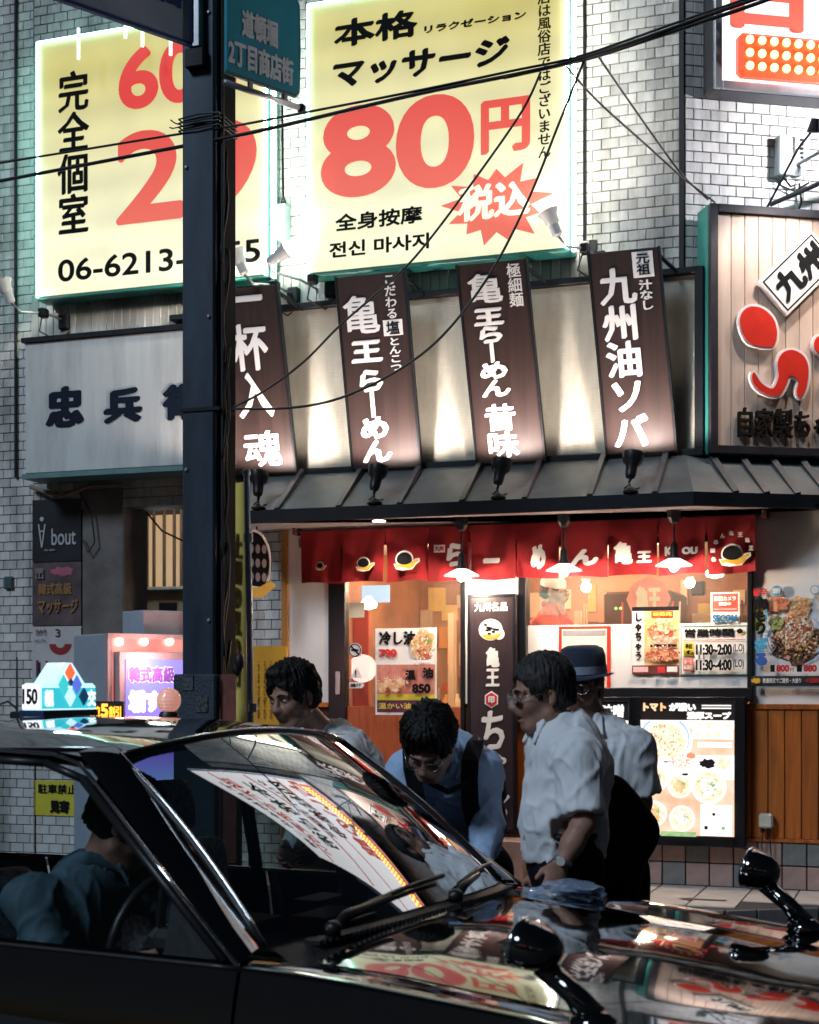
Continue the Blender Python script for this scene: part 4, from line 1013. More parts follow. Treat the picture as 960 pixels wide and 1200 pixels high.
# ------------------------------------------------------------------ posters and notices
food = mat('printed_food', (.75, .30, .10), .45, col2=(.85, .68, .45), scale=26, contrast=.08); food2 = mat('printed_meat', (.45, .09, .04), .45, col2=(.8, .38, .2), scale=22, contrast=.1)
soup = mat('printed_noodle', (.62, .33, .12), .45, col2=(.85, .66, .38), scale=40, contrast=.12); darkfood = mat('printed_dark_bowl', (.03, .025, .02), .45, col2=(.25, .12, .06), scale=60, contrast=.15)
green_p = mat('printed_green', (.25, .38, .06), .5, col2=(.5, .55, .2), scale=50); blue_ink = mat('blue_ink', (.03, .12, .42), .45); cyan_ink = mat('cyan_ink', (.05, .38, .62), .45)
yellow_ink = mat('yellow_ink', (.80, .66, .05), .45); paper = mat('poster_paper', (.82, .80, .76), .4, var=.04)
class Poster:
    def __init__(s, name, label, cat, xl, yt, xr, yb, y, m=paper, group=None, th=.003, fr=W):
        s.fr = fr; xm = (xl + xr) / 2; s.x0 = fr.hit(xl, (yt + yb) / 2, y)[0]; s.x1 = fr.hit(xr, (yt + yb) / 2, y)[0]; s.z0 = fr.hit(xm, yb, y)[1]; s.z1 = fr.hit(xm, yt, y)[1]; s.y = y
        s.t = Thing(name, label, cat, fr, (s.x0, y, s.z0), group); s.t.part('sheet', MB().box(s.x0, s.x1, y, y + th, s.z0, s.z1), m); s.k = 0
        s.w = s.x1 - s.x0; s.h = s.z1 - s.z0
    def U(s, u, v): return s.x0 + u * s.w, s.z0 + v * s.h
    def yy(s): s.k += 1; return s.y - .0012 * s.k
    def rect(s, u0, v0, u1, v1, m, nm='printed_block'): a, b = s.U(u0, v0), s.U(u1, v1); y = s.yy(); s.t.part(nm, MB().box(a[0], b[0], y, y + .0008, a[1], b[1]), m)
    def disc(s, u, v, r, m, ry=None, nm='printed_dish', n=28): c = s.U(u, v); y = s.yy(); s.t.part(nm, MB().disc(c, r, y, y + .0008, n=n, rzz=ry), m)
    def blob(s, u, v, r, m, seed=0, ry=None, nm='printed_food'):
        c = s.U(u, v); y = s.yy(); rr = random.Random(seed); n = 22; q = [1 + rr.uniform(-.22, .22) for _ in range(n)]
        s.t.part(nm, MB().prism([(c[0] + r * q[k] * math.cos(2 * math.pi * k / n), c[1] + (ry or r) * q[k] * math.sin(2 * math.pi * k / n)) for k in range(n)], y, y + .0008), m)
    def scatter(s, u, v, rx, ry, mats, n, size=.007, seed=0, nm='printed_garnish'):
        c = s.U(u, v); rr = random.Random(seed)
        for i, m in enumerate(mats):
            mb = MB(); y = s.yy()
            for k in range(n):
                a, q = rr.uniform(0, 6.283), rr.uniform(0, 1) ** .5; x, z = c[0] + rx * q * math.cos(a), c[1] + ry * q * math.sin(a); w, h, t = size * rr.uniform(.5, 1.6), size * rr.uniform(.3, .8), rr.uniform(0, 3.14)
                mb.prism([(x + w * math.cos(b) * math.cos(t) - h * math.sin(b) * math.sin(t), z + w * math.cos(b) * math.sin(t) + h * math.sin(b) * math.cos(t)) for b in [1.047 * j for j in range(6)]], y - k * .000004, y + .0006)
            s.t.part(nm, mb, m, kind='stuff')
    def text(s, t, u0, v0, u1, v1, m=black_ink, bold=.002, nib=None, ver=False): a, b = s.U(u0, v0), s.U(u1, v1); y = s.yy() - .0025; s.k += 2; s.t.part('lettering', MB().text(t, a[0], a[1], b[0], b[1], y, bold, nib, ver), m)
# cold noodle poster on the door
p = Poster('noodle_poster', 'tall cold noodle poster with 790 and 850 prices on the sliding door', 'poster', 440, 736, 512, 838, -.012)
p.rect(.03, .03, .97, .20, mat('plum_ink', (.12, .02, .07), .5)); p.rect(.03, .20, .97, .58, mat('salmon_ink', (.55, .13, .10), .5, var=.3, scale=12, col2=(.75, .35, .25))); p.rect(.03, .17, .97, .24, yellow_ink)
p.text('冷し油', .06, .80, .66, .97, black_ink, .006, nibk); p.text('790', .06, .66, .36, .76, red_ink, .005); p.blob(.80, .86, .075, food, 1); p.blob(.72, .78, .07, soup, 2); p.blob(.80, .72, .05, food2, 3); p.blob(.88, .86, .03, green_p, 4)
p.text('油', .78, .42, .96, .55, black_ink, .006, nibk); p.text('温', .50, .40, .68, .52, black_ink, .005, nibk); p.text('850', .62, .25, .92, .36, black_ink, .006)
p.scatter(.80, .80, .09, .11, [food, green_p, food2, paper], 26, .008, 3); p.scatter(.3, .36, .12, .06, [food2, soup, paper], 22, .007, 4); p.rect(.55, .60, .97, .63, white_ink); p.text('温かい油そば', .08, .07, .9, .14, yellow_ink, .001)
for i in range(4): p.blob(.14 + .1 * i, .32 + .05 * (i % 2), .035, food, 30 + i)
# pork poster on the window
p = Poster('pork_poster', 'orange roast pork poster with upright brush lettering on the serving window', 'poster', 741, 711, 796, 790, -.012)
p.rect(.0, .12, 1, .94, mat('orange_print', (.80, .40, .10), .45, var=.2, col2=(.85, .62, .35), scale=8)); p.rect(.0, 0, .26, 1, paper); p.rect(.0, 0, 1, .13, mat('maroon_ink', (.15, .03, .02), .5)); p.rect(0, .94, 1, 1, black_ink)
p.text('しゃちゃう', .06, .20, .22, .92, black_ink, .004, nibk, True); p.rect(.42, .84, .88, .93, red_ink); p.text('新発売', .45, .855, .85, .915, yellow_ink, .0012)
p.blob(.62, .63, .085, food2, 5, .045); p.blob(.72, .68, .05, food, 6, .03); p.blob(.66, .50, .08, mat('pale_meat', (.85, .5, .38), .45, var=.2, scale=30), 7, .035); p.rect(.40, .40, .96, .44, black_ink); p.blob(.45, .28, .05, food2, 8, .035); p.blob(.65, .27, .06, food2, 9, .04); p.blob(.85, .28, .045, food2, 10, .035)
p.scatter(.66, .60, .10, .11, [food2, MATS['pale_meat'], food, paper], 30, .008, 5); p.scatter(.66, .28, .12, .05, [food, MATS['maroon_ink'], MATS['pale_meat']], 24, .007, 6); p.rect(.04, .03, .36, .11, mat('pale_pink_ink', (.8, .5, .5), .5)); p.rect(.56, .02, .72, .11, red_ink); p.rect(.76, .03, .98, .11, paper)
# opening hours
p = Poster('hours_board', 'white board with opening hours 11:30 to 2:00 and 11:30 to 4:00', 'notice board', 798, 733, 876, 791, -.014, th=.008)
for a in ((0, 0, .012, 1), (.988, 0, 1, 1), (.012, 0, .988, .02), (.012, .98, .988, 1)): p.rect(*a, mat('board_green_rim', (.2, .35, .28), .4), 'rim')
p.text('営業時間', .06, .77, .80, .94, black_ink, .0028); turtle(p.t, lambda a, b: p.U(.89, .86), 0, 0, .055, p.y - .004)
p.rect(.04, .70, .97, .715, red_ink); p.rect(.04, .39, .20, .65, yellow_ink); p.text('平日', .07, .53, .17, .63, black_ink, .0012); p.text('日曜日', .055, .41, .19, .50, black_ink, .001)
p.rect(.04, .08, .20, .34, mat('pale_red_ink', (.75, .2, .15), .5)); p.text('金・土', .06, .22, .18, .31, paper, .001); p.text('祝前日', .055, .11, .185, .20, paper, .001)
p.text('11:30~2:00', .24, .40, .78, .62, black_ink, .0035); p.text('(L.O)', .80, .42, .96, .62, black_ink, .001); p.text('11:30~4:00', .24, .09, .78, .31, black_ink, .0035); p.text('(L.O)', .80, .11, .96, .31, black_ink, .001)
# security sticker
p = Poster('security_sticker', 'red and white square security sticker reading SECOM at the window corner', 'sticker', 833, 694, 867, 731, -.009)
p.rect(.06, .38, .94, .95, mat('sticker_red', (.80, .10, .07), .4)); p.text('防犯カメラ', .12, .72, .88, .88, paper, .002); p.text('録画中', .28, .56, .72, .69, paper, .002); p.rect(.1, .45, .9, .47, paper); p.text('SECOM', .08, .05, .92, .29, mat('sticker_blue', (.02, .16, .33), .4), .0035)
# red framed picture behind the man with the hat
p = Poster('framed_poster', 'red framed poster on the white window panel behind the man in the hat', 'poster', 655, 734, 715, 815, -.014, red_pl, th=.012)
p.rect(.06, .04, .94, .96, mat('pale_print', (.75, .55, .42), .4, col2=(.8, .75, .68), scale=14)); p.rect(.08, .86, .92, .94, mat('grey_print', (.25, .24, .25), .5)); p.blob(.75, .5, .05, food, 4); p.blob(.8, .3, .04, food2, 5)
# meat noodle poster on the right
p = Poster('meat_noodle_poster', 'large poster of a heaped noodle bowl with 800 and 880 yen prices', 'poster', 882, 684, 968, 803, -.02)
p.rect(.0, .55, .16, .78, yellow_ink); p.rect(.62, .52, 1, .64, cyan_ink); p.disc(.60, .47, .215, mat('bowl_white', (.75, .77, .82), .35), .185); p.disc(.60, .46, .185, blue_ink, .155); p.disc(.60, .465, .18, MATS['bowl_white'], .15); p.blob(.60, .42, .165, darkfood, 11, .125); p.blob(.58, .50, .115, food, 12, .10); p.blob(.62, .66, .07, soup, 13, .10); p.blob(.65, .78, .075, soup, 14, .06); p.blob(.60, .55, .06, food, 15, .055)
p.scatter(.60, .42, .16, .12, [darkfood, black_ink, food2, soup], 60, .010, 7); p.scatter(.60, .54, .11, .11, [food, soup, food2, paper], 60, .009, 8); p.scatter(.63, .74, .07, .08, [soup, food, food2], 30, .008, 9); p.blob(.34, .62, .045, green_p, 16); p.scatter(.34, .62, .05, .04, [green_p, darkfood], 24, .006, 10); p.blob(.32, .80, .085, food2, 17, .045); p.disc(.34, .93, .036, paper); p.disc(.34, .93, .034, cyan_ink); p.text('新', .28, .90, .40, .96, paper, .003); p.disc(.86, .93, .03, cyan_ink); p.disc(.86, .93, .025, paper)
p.text('旨辛', .02, .88, .22, .96, red_ink, .003, nibk); p.text('肉もり', .03, .50, .22, .87, black_ink, .007, None, True); p.text('ざ', .04, .33, .22, .47, cyan_ink, .007); p.text('る', .04, .19, .22, .32, blue_ink, .009)
p.text('温泉玉子のせ放題', .18, .36, .22, .75, cyan_ink, .0008, None, True); p.rect(.26, .13, .32, .20, black_ink); p.text('800', .34, .13, .52, .20, red_ink, .004); p.text('円', .53, .13, .58, .17, red_ink, .001); p.rect(.62, .13, .69, .20, black_ink); p.text('880', .71, .13, .89, .20, red_ink, .004)
p.rect(.0, .0, 1, .09, mat('band_black', (.03, .025, .03), .4)); p.text('数量限定でご提供・大盛り', .16, .02, .68, .07, paper, .001); p.text('+200', .74, .02, .92, .07, red_ink, .003); p.blob(.07, .045, .03, MATS['emblem_yellow'], 3, .018)
# yellow board by the pier
p = Poster('yellow_board', 'orange yellow plastic notice board with faint upright writing left of the door', 'notice board', 297, 757, 336, 905, -.16, mat('yellow_plastic', (.72, .36, .03), .4, var=.12), th=.015)
for i in range(5): p.text('うまさぜひ', .12 + .19 * i, .42, .20 + .19 * i, .88, mat('faint_brown', (.2, .09, .02), .5), .001, None, True)
# lit menu boxes
lit_paper = emat('lit_menu_paper', (1, .97, .93), .9); lit_orange = emat('lit_print_orange', (1, .42, .16), .85, (1, .72, .42), scale=22); lit_cream = emat('lit_print_cream', (1, .66, .38), .92, (1, .92, .74), scale=34); lit_red = emat('lit_print_red', (.95, .28, .16), .9)
lit_tint = emat('lit_print_peach', (1, .46, .30), .85, (1, .72, .54), scale=7); lit_blue = emat('lit_print_blue', (.25, .5, .95), .9); lit_green = emat('lit_print_green', (.35, .6, .25), .6, (.6, .8, .4), scale=30); lit_dark = mat('lit_print_black', (.03, .02, .02), .4)
yM = -.13
def menu_box(label, fl, ft, fr_, fb):
    x0, x1 = X(fl, yM), X(fr_, yM); z0, z1 = Z((fl + fr_) / 2, fb, yM), Z((fl + fr_) / 2, ft, yM)
    p = Poster('lit_menu_box', label, 'lit menu', fl, ft, fr_, fb, yM, lit_paper, 'lit menu boxes under the serving window', th=.01)
    p.t.part('cabinet', MB().box(x0 - .07, x1 + .07, yM + .012, -.02, z0 - .07, z1 + .03, .006), frame_blk)
    for a in ((x0 - .07, x0, z0 - .07, z1 + .03), (x1, x1 + .07, z0 - .07, z1 + .03), (x0, x1, z0 - .07, z0), (x0, x1, z1, z1 + .03)): p.t.part('frame', MB().box(a[0], a[1], yM - .02, yM + .012, a[2], a[3], .004), frame_blk)
    return p
p = menu_box('bright lit menu box with soup bowls and orange headline below the serving window', 751, 822, 861, 979)
p.rect(0, .86, 1, 1, lit_dark); p.rect(.0, .60, 1, .80, lit_tint); p.rect(0, .0, 1, .42, lit_tint)
p.disc(.26, .70, .185, lit_paper, .17); p.disc(.26, .72, .165, lit_blue, .15); p.disc(.26, .715, .158, lit_paper, .142); p.disc(.25, .70, .14, lit_cream, .12); p.rect(.0, .85, .55, .86, lit_paper)
p.rect(0, .86, 1, 1, lit_dark); p.text('トマト', .03, .925, .28, .99, lit_orange, .005); p.text('が濃い', .31, .925, .60, .99, lit_paper, .005); p.text('濃厚スープ', .50, .865, .97, .925, lit_paper, .005); p.rect(.66, .965, .97, .975, lit_paper); p.rect(.66, .945, .97, .955, lit_paper)
p.rect(.56, .72, .99, .855, lit_paper)
for i in range(7): p.disc(.63 + .1 * (i % 4), .82 - .065 * (i // 4), .018, lit_cream, nm='topping')
p.rect(.62, .66, .98, .70, lit_paper)
for k, (u, v, r_) in enumerate(((.17, .42, .085), (.43, .37, .08), (.74, .37, .115), (.16, .16, .085), (.46, .13, .085))):
    p.disc(u, v, r_, lit_paper); p.disc(u, v, r_ * .82, lit_cream); p.blob(u, v, r_ * .5, lit_orange if k % 2 else lit_paper, k); p.blob(u + .04, v + .02, r_ * .16, lit_green, k + 5)
p.scatter(.25, .70, .13, .11, [lit_orange, lit_paper, lit_red, lit_green, lit_cream], 34, .008, 12); p.scatter(.74, .37, .08, .07, [lit_orange, lit_paper, lit_green], 22, .007, 13); p.scatter(.17, .42, .06, .055, [lit_orange, lit_red], 16, .007, 14); p.scatter(.17, .16, .06, .055, [lit_orange, lit_green], 16, .007, 15); p.scatter(.44, .13, .06, .055, [lit_orange, lit_paper], 16, .007, 16); p.scatter(.45, .56, .08, .05, [lit_orange, lit_red, lit_cream], 20, .008, 17); p.rect(.66, .01, .99, .24, lit_paper); p.disc(.80, .17, .01, lit_dark); p.disc(.72, .07, .012, lit_dark); p.disc(.9, .07, .012, lit_green)
p.blob(.30, .55, .02, lit_dark, 8, .004); p.rect(.24, .0, .62, .035, lit_green); p.blob(.56, .60, .03, lit_red, 9, .02); p.blob(.50, .46, .02, lit_dark, 5, .008); p.blob(.90, .55, .04, lit_cream, 6)
p.disc(.74, .575, .03, lit_paper, .022); p.blob(.74, .545, .05, lit_dark, 3, .03)      # plain dark splash in place of the mascot
p = menu_box('second lit menu box with a black headline, mostly behind the two men in white shirts', 648, 822, 737, 979)
p.rect(0, .86, 1, 1, lit_dark); p.text('こだわり味噌', .06, .88, .94, .98, lit_paper, .004); p.disc(.5, .6, .15, lit_cream); p.blob(.5, .6, .09, lit_orange, 3); p.rect(0, .0, 1, .3, lit_tint)
# outlet box with cables
x, z = W.hit(898, 965, -.07)
t = Thing('outlet_box', 'cream outdoor outlet box on the orange planks with black cables', 'outlet box', W, (x, -.07, z))
t.part('box', MB().box(x - .045, x + .045, -.10, -.03, z - .03, z + .065, .012), mat('cream_plastic', (.62, .56, .46), .4))
for dx in (-.022, .018): t.part('plug', MB().box(x + dx - .012, x + dx + .012, -.09, -.05, z - .06, z - .025, .004), frame_blk)
t.part('cable', MB().tube([(x - .02, -.07, z - .05), (x - .03, -.06, z - .15), (x - .01, -.05, z - .3), (x - .02, -.05, z - .5)], .005, 5), wire_mat)
t.part('cable', MB().tube([(x + .02, -.07, z - .05), (x + .03, -.06, z - .2), (x + .02, -.05, z - .5)], .005, 5), wire_mat)
t.part('cable', MB().tube([(x - .19, -.06, z + .03), (x - .22, -.06, z - .07), (x - .18, -.06, z - .16), (x - .05, -.06, z - .19)], .005, 5), wire_mat, smooth=True)

# ------------------------------------------------------------------ alley entrance on the left
conc = mat('stained_concrete', (.17, .15, .14), .8, var=.35, scale=3, bump=.4)
beige = mat('beige_render', (.34, .25, .17), .7, var=.15, bump=.1)
zE = Z(120, 572)
al = Thing('alley_entrance', 'dim passage entrance with concrete pillar, timber screen and posters on the left', 'passage', W, (X(97), 0, 0))
al.part('lintel', MB().box(X(41), X(285), .0, .3, zE, 2.97 + .2), conc)
al.part('ceiling', MB().box(X(41), X(300), .3, 3.2, zE, zE + .1), mat('dark_ceiling', (.03, .03, .035), .8))
al.part('pillar', MB().box(X(97), X(147), -.02, .35, 0, zE, .012), conc)
al.part('side_wall', MB().box(X(285), X(290), .05, 3.2, 0, zE), conc)
al.part('back_wall', MB().box(X(120, 1.3), X(300, 1.3), 1.3, 1.4, 0, Z(180, 690, 1.3)), beige)
al.part('side_wall', MB().box(X(41), X(97), .15, .3, 0, zE), conc)
za, zb2 = Z(180, 689, 1.35), zE
al.part('lit_screen', MB().box(X(120, 1.75), X(300, 1.75), 1.75, 1.78, za, zb2), emat('screen_glow', (1, .60, .30), .36, (1, .70, .42), scale=3))
bar = MB().box(-.012, .012, -.012, .012, za, zb2, .003).mesh('timber_bar', mat('timber_bar', (.16, .09, .05), .6), off=(0, 0, za))
random.seed(9)
al.pieces('timber_bar', bar, [(X(140, 1.42) + i * .088 + random.uniform(-.012, .012), 1.42, za) for i in range(12)])
al.part('ledge', MB().box(X(120, 1.2), X(300, 1.2), 1.22, 1.45, za - .03, za, .005), mat('pale_ledge', (.35, .37, .33), .5))
al.part('tube_lamp', MB().tube([(X(185, .9), .9, zE - .03), (X(225, .9), .9, zE - .03)], .018, 8), emat('cool_tube', (.8, 1, 1), 4))
al.light('tube_light', 'POINT', (X(200, .9), .8, zE - .15), 9, (.85, .95, 1), .1)
al.part('pipe', MB().tube([(X(41), -.06, zE + .03), (X(60), -.08, zE - .02), (X(80), -.09, zE - .06), (X(110), -.07, zE + .01), (X(147), -.06, zE + .01)], .018, 7), mat('pipe_tan', (.25, .17, .13), .6), smooth=True)
al.part('cable', MB().tube([(X(97), -.05, zE - .02), (X(112), -.06, zE - .2), (X(116), -.06, zE - .42), (X(108), -.06, zE - .5), (X(100), -.05, zE - .38)], .006, 5), wire_mat, smooth=True)
al.part('cable', MB().tube([(X(147), .2, zE - .1), (X(160), .4, zE - .3), (X(180), .8, zE - .42), (X(213), 1.2, zE - .62)], .008, 5), wire_mat, smooth=True)
p = Poster('black_poster', 'black poster with white word About, top of the poster column', 'poster', 38, 585, 95, 658, -.03, mat('poster_black', (.012, .011, .016), .4), 'posters stacked on the alley wall'); p.t.fr = W
p.text('bout', .40, .26, .90, .53, mat('poster_grey_ink', (.5, .5, .52), .5), .002); 
a, b = p.U(.20, .42), None; mm = MB(); yq = p.yy(); mm.prism([(a[0] - .035, a[1] + .09), (a[0] - .022, a[1] + .09), (a[0], a[1] - .06), (a[0] + .022, a[1] + .09), (a[0] + .035, a[1] + .09), (a[0] + .006, a[1] - .09), (a[0] - .006, a[1] - .09)], yq, yq + .001); mm.disc((a[0], a[1] + .13), .018, yq); mm.box(a[0] - .02, a[0] + .02, yq, yq + .001, a[1] + .03, a[1] + .042)
p.t.part('lettering', mm, MATS['poster_grey_ink'])
p.text('the salon', .26, .17, .48, .21, MATS['poster_grey_ink'], .0005)
p = Poster('massage_poster', 'dark pink poster with gold massage lettering, middle of the poster column', 'poster', 38, 659, 95, 733, -.03, mat('poster_plum', (.16, .10, .11), .5, var=.5, scale=5, col2=(.04, .025, .03)), 'posters stacked on the alley wall')
p.blob(.62, .86, .10, mat('poster_pink', (.42, .10, .16), .5, var=.3), 3, .035); p.text('韓式高級', .12, .48, .82, .68, mat('poster_gold', (.36, .17, .06), .45), .004, nibk); p.text('マッサージ', .12, .18, .95, .42, MATS['poster_gold'], .005, nibk); p.text('釜山', .06, .74, .26, .92, mat('poster_mauve', (.3, .22, .25), .5), .002, None, True)
p = Poster('white_poster', 'white poster with a red chilli shape, bottom of the poster column', 'poster', 38, 734, 95, 838, -.03, mat('poster_white', (.60, .56, .56), .5), 'posters stacked on the alley wall')
c = p.U(.58, .80); pts = [(c[0] + .10 * math.cos(a), c[1] + .085 * math.sin(a)) for a in [R(180 + 180 * k / 14) for k in range(15)]] + [(c[0] + .04 * math.cos(a), c[1] + .0 + .03 * math.sin(a)) for a in [R(360 - 180 * k / 10) for k in range(11)]]
yq = p.yy(); p.t.part('printed_chilli', MB().prism(pts, yq, yq + .001), mat('dark_red_ink', (.32, .02, .025), .5)); p.text('3', .48, .88, .58, .97, MATS['plum_ink'], .001); p.text('ひかり', .08, .90, .3, .97, MATS['plum_ink'], .001); p.text('ハッピーアワー', .05, .82, .3, .86, MATS['plum_ink'], .0005); p.text('L`ora', .10, .42, .95, .62, MATS['plum_ink'], .003)
x0, z0, x1, z1 = W.rect(186, 723, 207, 706, 1.28); single('small_poster', MB().box(x0, x1, 1.285, 1.29, z0, z1), MATS['poster_black'], 'small dark notice on the beige wall inside the passage', 'poster', fr=W)
p = Poster('yellow_notice', 'yellow notice with black writing on the low brick wall, seen through the taxi windows', 'notice', 39, 915, 96, 956, .0, yellow_ink)
p.text('駐車禁止', .1, .62, .9, .9, black_ink, .002); p.text('見寄', .35, .08, .75, .45, black_ink, .006)
x, z = W.hit(10, 683, -.03); single('wall_socket', MB().box(x - .04, x + .04, -.04, -.012, z - .05, z + .05, .008), mat('blue_grey_box', (.05, .09, .11), .5), 'small dark box on the tiled wall at the left edge', 'wall box', fr=W)
# ------------------------------------------------------------------ steel utility pole
def at(px, py, d): return Vector(((px - CX) / FPX * d, d, CAM_Z - (py - CY) / FPX * d))
pole_m = mat('pole_paint_navy', (.028, .045, .072), .40, .3, grime=.2, var=.3, scale=4, stretch=(2, 2, .6), bump=.06, bscale=30)
pp = at(213, 600, 8.4); PO = Frame((pp.x, pp.y, 0), rz(WA))
pw_, pd_ = .205, .19
t = Thing('utility_pole', 'tall square navy steel pole standing in front of the shops', 'pole', PO, (0, 0, 0))
t.part('shaft', MB().box(0, pw_, 0, pd_, 0, 9.4, .012), pole_m)
t.part('side_channel', MB().box(pw_ - .002, pw_ + .03, .05, pd_ + .02, .0, 9.4, .006), mat('pole_channel_black', (.006, .007, .009), .9, spec=.1))
t.part('base_sleeve', MB().box(-.04, pw_ + .02, -.03, pd_ + .03, 0, PO.hit(230, 790)[1], .01), mat('pole_sleeve', (.035, .05, .075), .55, bump=.5, bscale=60))
zb_ = PO.hit(230, 145)[1]
for k in range(4):
    z = zb_ + (k - 1.5) * .022; c = .012
    t.part('tie_wire', MB().tube([(-c, -c, z), (pw_ * .5, -c - .004, z + .012 * (k % 2)), (pw_ + c + .02, -c, z + .01), (pw_ + c + .03, pd_ + c, z), (-c, pd_ + c, z), (-c, -c, z)], .005, 5), wire_mat)
t.part('wire_tail', MB().tube([(-.0, -.015, zb_), (-.03, -.03, zb_ + .01), (-.055, -.03, zb_ + .03)], .004, 5), wire_mat)
t.part('wire_tail', MB().tube([(-.0, -.015, zb_ - .01), (-.04, -.03, zb_ - .02), (-.06, -.03, zb_ - .012)], .004, 5), wire_mat)
for k in range(7): t.part('bolt', MB().lathe([(.012, 0), (.012, .006), (.006, .010)], (.03 + .14 * (k % 2), -.001, 1.1 + .85 * k), (0, -1, 0), 8), steel)
t.part('band', MB().box(-.008, pw_ + .03, -.008, pd_ + .01, PO.hit(230, 482)[1], PO.hit(230, 478)[1]), dark_metal)
x0, z0, x1, z1 = PO.rect(218, 81, 240, 55, -.03)
t.part('sign_bracket', MB().box(x0, x1, -.05, -.0, z0, z1, .006), dark_metal)
t.part('sign_bracket', MB().box(x0 + .03, x1 - .02, -.06, -.0, z1, z1 + .45, .004), steel)
for (a, b) in (((.02, .04), 1.62), ((.11, .03), 1.50)):
    t.part('worn_sticker', MB().box(a[0], a[0] + .07, -.036, -.031, b - .06, b + .03), mat('worn_sticker', (.10, .11, .12), .6, col2=(.02, .02, .025), scale=60, contrast=.1))
for k in range(6):
    z = 1.2 + k * .55; c = [(pw_ + .04 + .012 * math.sin(k * 2 + i * 1.1), .02 + .01 * i, z + .09 * i + .012 * math.sin(i * 3)) for i in range(8)]
    t.part('cable', MB().tube(c, .009, 6), wire_mat, smooth=True)
t.part('cable', MB().tube([(pw_ + .035, .03, 1.2 + .3 * i) for i in range(20)], .010, 7), wire_mat, smooth=True)
t.part('cable', MB().tube([(pw_ + .05 + .025 * math.sin(i * 1.7), .05, 1.1 + .25 * i) for i in range(12)], .006, 5), wire_mat, smooth=True)
x, z = PO.hit(279, 775, .0)
t.part('cable_knot', MB().ball((x - .0, .02, z), (.03, .03, .05), 10, 8).ball((x - .02, .03, z - .04), (.03, .025, .04), 10, 8), wire_mat, smooth=True)
x, z = PO.hit(272, 830, .0)
t.part('paper_strip', MB().box(pw_ + .03, pw_ + .12, .02, .03, .6, PO.hit(262, 790)[1]), mat('rust_red_paper', (.20, .055, .04), .6, var=.4, scale=12))

# street name arrow sign, square to the pole's depth
u_ = Vector((.725, .688, 0)).normalized(); AS = Frame(at(268, 85, 8.25), Matrix((u_, Vector((-u_.y, u_.x, 0)), Vector((0, 0, 1)))).transposed())
L_ = AS.hit(350, 60)[0]; z1 = AS.hit(268, -32)[1]; zl = 0
blue_s = mat('street_sign_blue', (.03, .36, .48), .35, var=.12, scale=3, grime=.3)
t = Thing('street_name_sign', 'blue arrow-ended street name sign with white characters, right side of the pole', 'street sign', AS, (0, 0, 0))
out = [(-.02, 0), (L_ - .03, 0), (L_ - .006, .03), (L_, z1 * .5), (L_ - .006, z1 - .03), (L_ - .03, z1), (-.02, z1)]
t.part('plate', MB().prism(out, -.012, .012), blue_s)
mb = MB()
for k in range(1, 6):
    a, b = out[k], out[k + 1 if k + 1 < len(out) else 0]; mb.tube([(a[0], -.0, a[1]), (b[0], 0, b[1])], .014, 6)
mb.tube([(out[0][0], 0, 0), (out[1][0], 0, 0)], .014, 6)
t.part('edge_rim', mb, mat('sign_rim_teal', (.02, .12, .13), .4))
for s_, xl, yb, xr, yt, bd in (('道頓堀', 283, 54, 326, 13, .006), ('2丁目商店街', 267, 101, 344, 43, .006)):
    a0, a1 = AS.hit(xl, (yt + yb) / 2, -.014)[0], AS.hit(xr, (yt + yb) / 2, -.014)[0]
    zc = AS.hit((xl + xr) / 2, (yb + yt) / 2 , -.014)[1]; hh = .155 if bd and s_[0] == '道' else .155
    t.part('lettering', MB().text(s_, a0, zc - hh / 2, a1, zc + hh / 2, -.014, bd), mat('sign_pale_ink', (.80, .86, .88), .45))
t.part('support_bar', MB().tube([(-.03, .0, -.06), (L_ + .02, .0, -.06)], .018, 8), steel, smooth=True)
t.part('bar_cap', MB().ball((L_ + .02, 0, -.06), .028, 10, 8), dark_metal, smooth=True)
for q in (.3, .8): t.part('hanger', MB().box(L_ * q - .012, L_ * q + .012, -.01, .01, -.06, .01), steel)
# left sign
u_ = Vector((.74, .68, 0)).normalized(); LS = Frame(at(222, 50, 8.2), Matrix((u_, Vector((-u_.y, u_.x, 0)), Vector((0, 0, 1)))).transposed())
xl0 = LS.hit(105, 0)[0]
t = Thing('white_sign_plate', 'pale blue rimmed sign plate, left of the pole at the top edge', 'street sign', LS, (0, 0, 0))
t.part('plate', MB().box(xl0 - .5, 0, -.01, .01, 0, .62, .004), mat('pale_sign_plate', (.36, .42, .52), .4, var=.08))
t.part('edge_rim', MB().box(xl0 - .5, .012, -.016, .016, -.02, 0, .003).box(0, .02, -.016, .016, 0, .62, .003), mat('rim_blue', (.02, .05, .18), .4))
t.part('lettering', MB().text('道頓堀', -.62, .16, -.06, .42, -.013, .008), mat('rim_blue', (.02, .05, .18), .4))
# cables
def cable(label, pts, r=.011, sag=0):
    P = [at(*p) for p in pts]; out = []
    n = len(P)
    for i in range(n - 1):
        p0, p1, p2, p3 = P[max(i - 1, 0)], P[i], P[i + 1], P[min(i + 2, n - 1)]
        for k in range(6):
            u = k / 6; out.append(.5 * ((2 * p1) + (p2 - p0) * u + (2 * p0 - 5 * p1 + 4 * p2 - p3) * u * u + (-p0 + 3 * p1 - 3 * p2 + p3) * u ** 3))
    out.append(P[-1]); a = P[0]
    single('overhead_cable', MB().tube([p - a for p in out], r, 7), wire_mat, label, 'cable', smooth=True).location = a
cable('upper thin overhead cable crossing both yellow signs', [(-60, 203, 9.6), (0, 191, 9.4), (105, 174, 9), (210, 157, 8.5), (272, 148, 8.3), (356, 132, 8.2), (480, 108, 8.1), (600, 83, 8.0), (682, 65, 8), (800, 24, 7.9), (900, -10, 7.8)], .007)
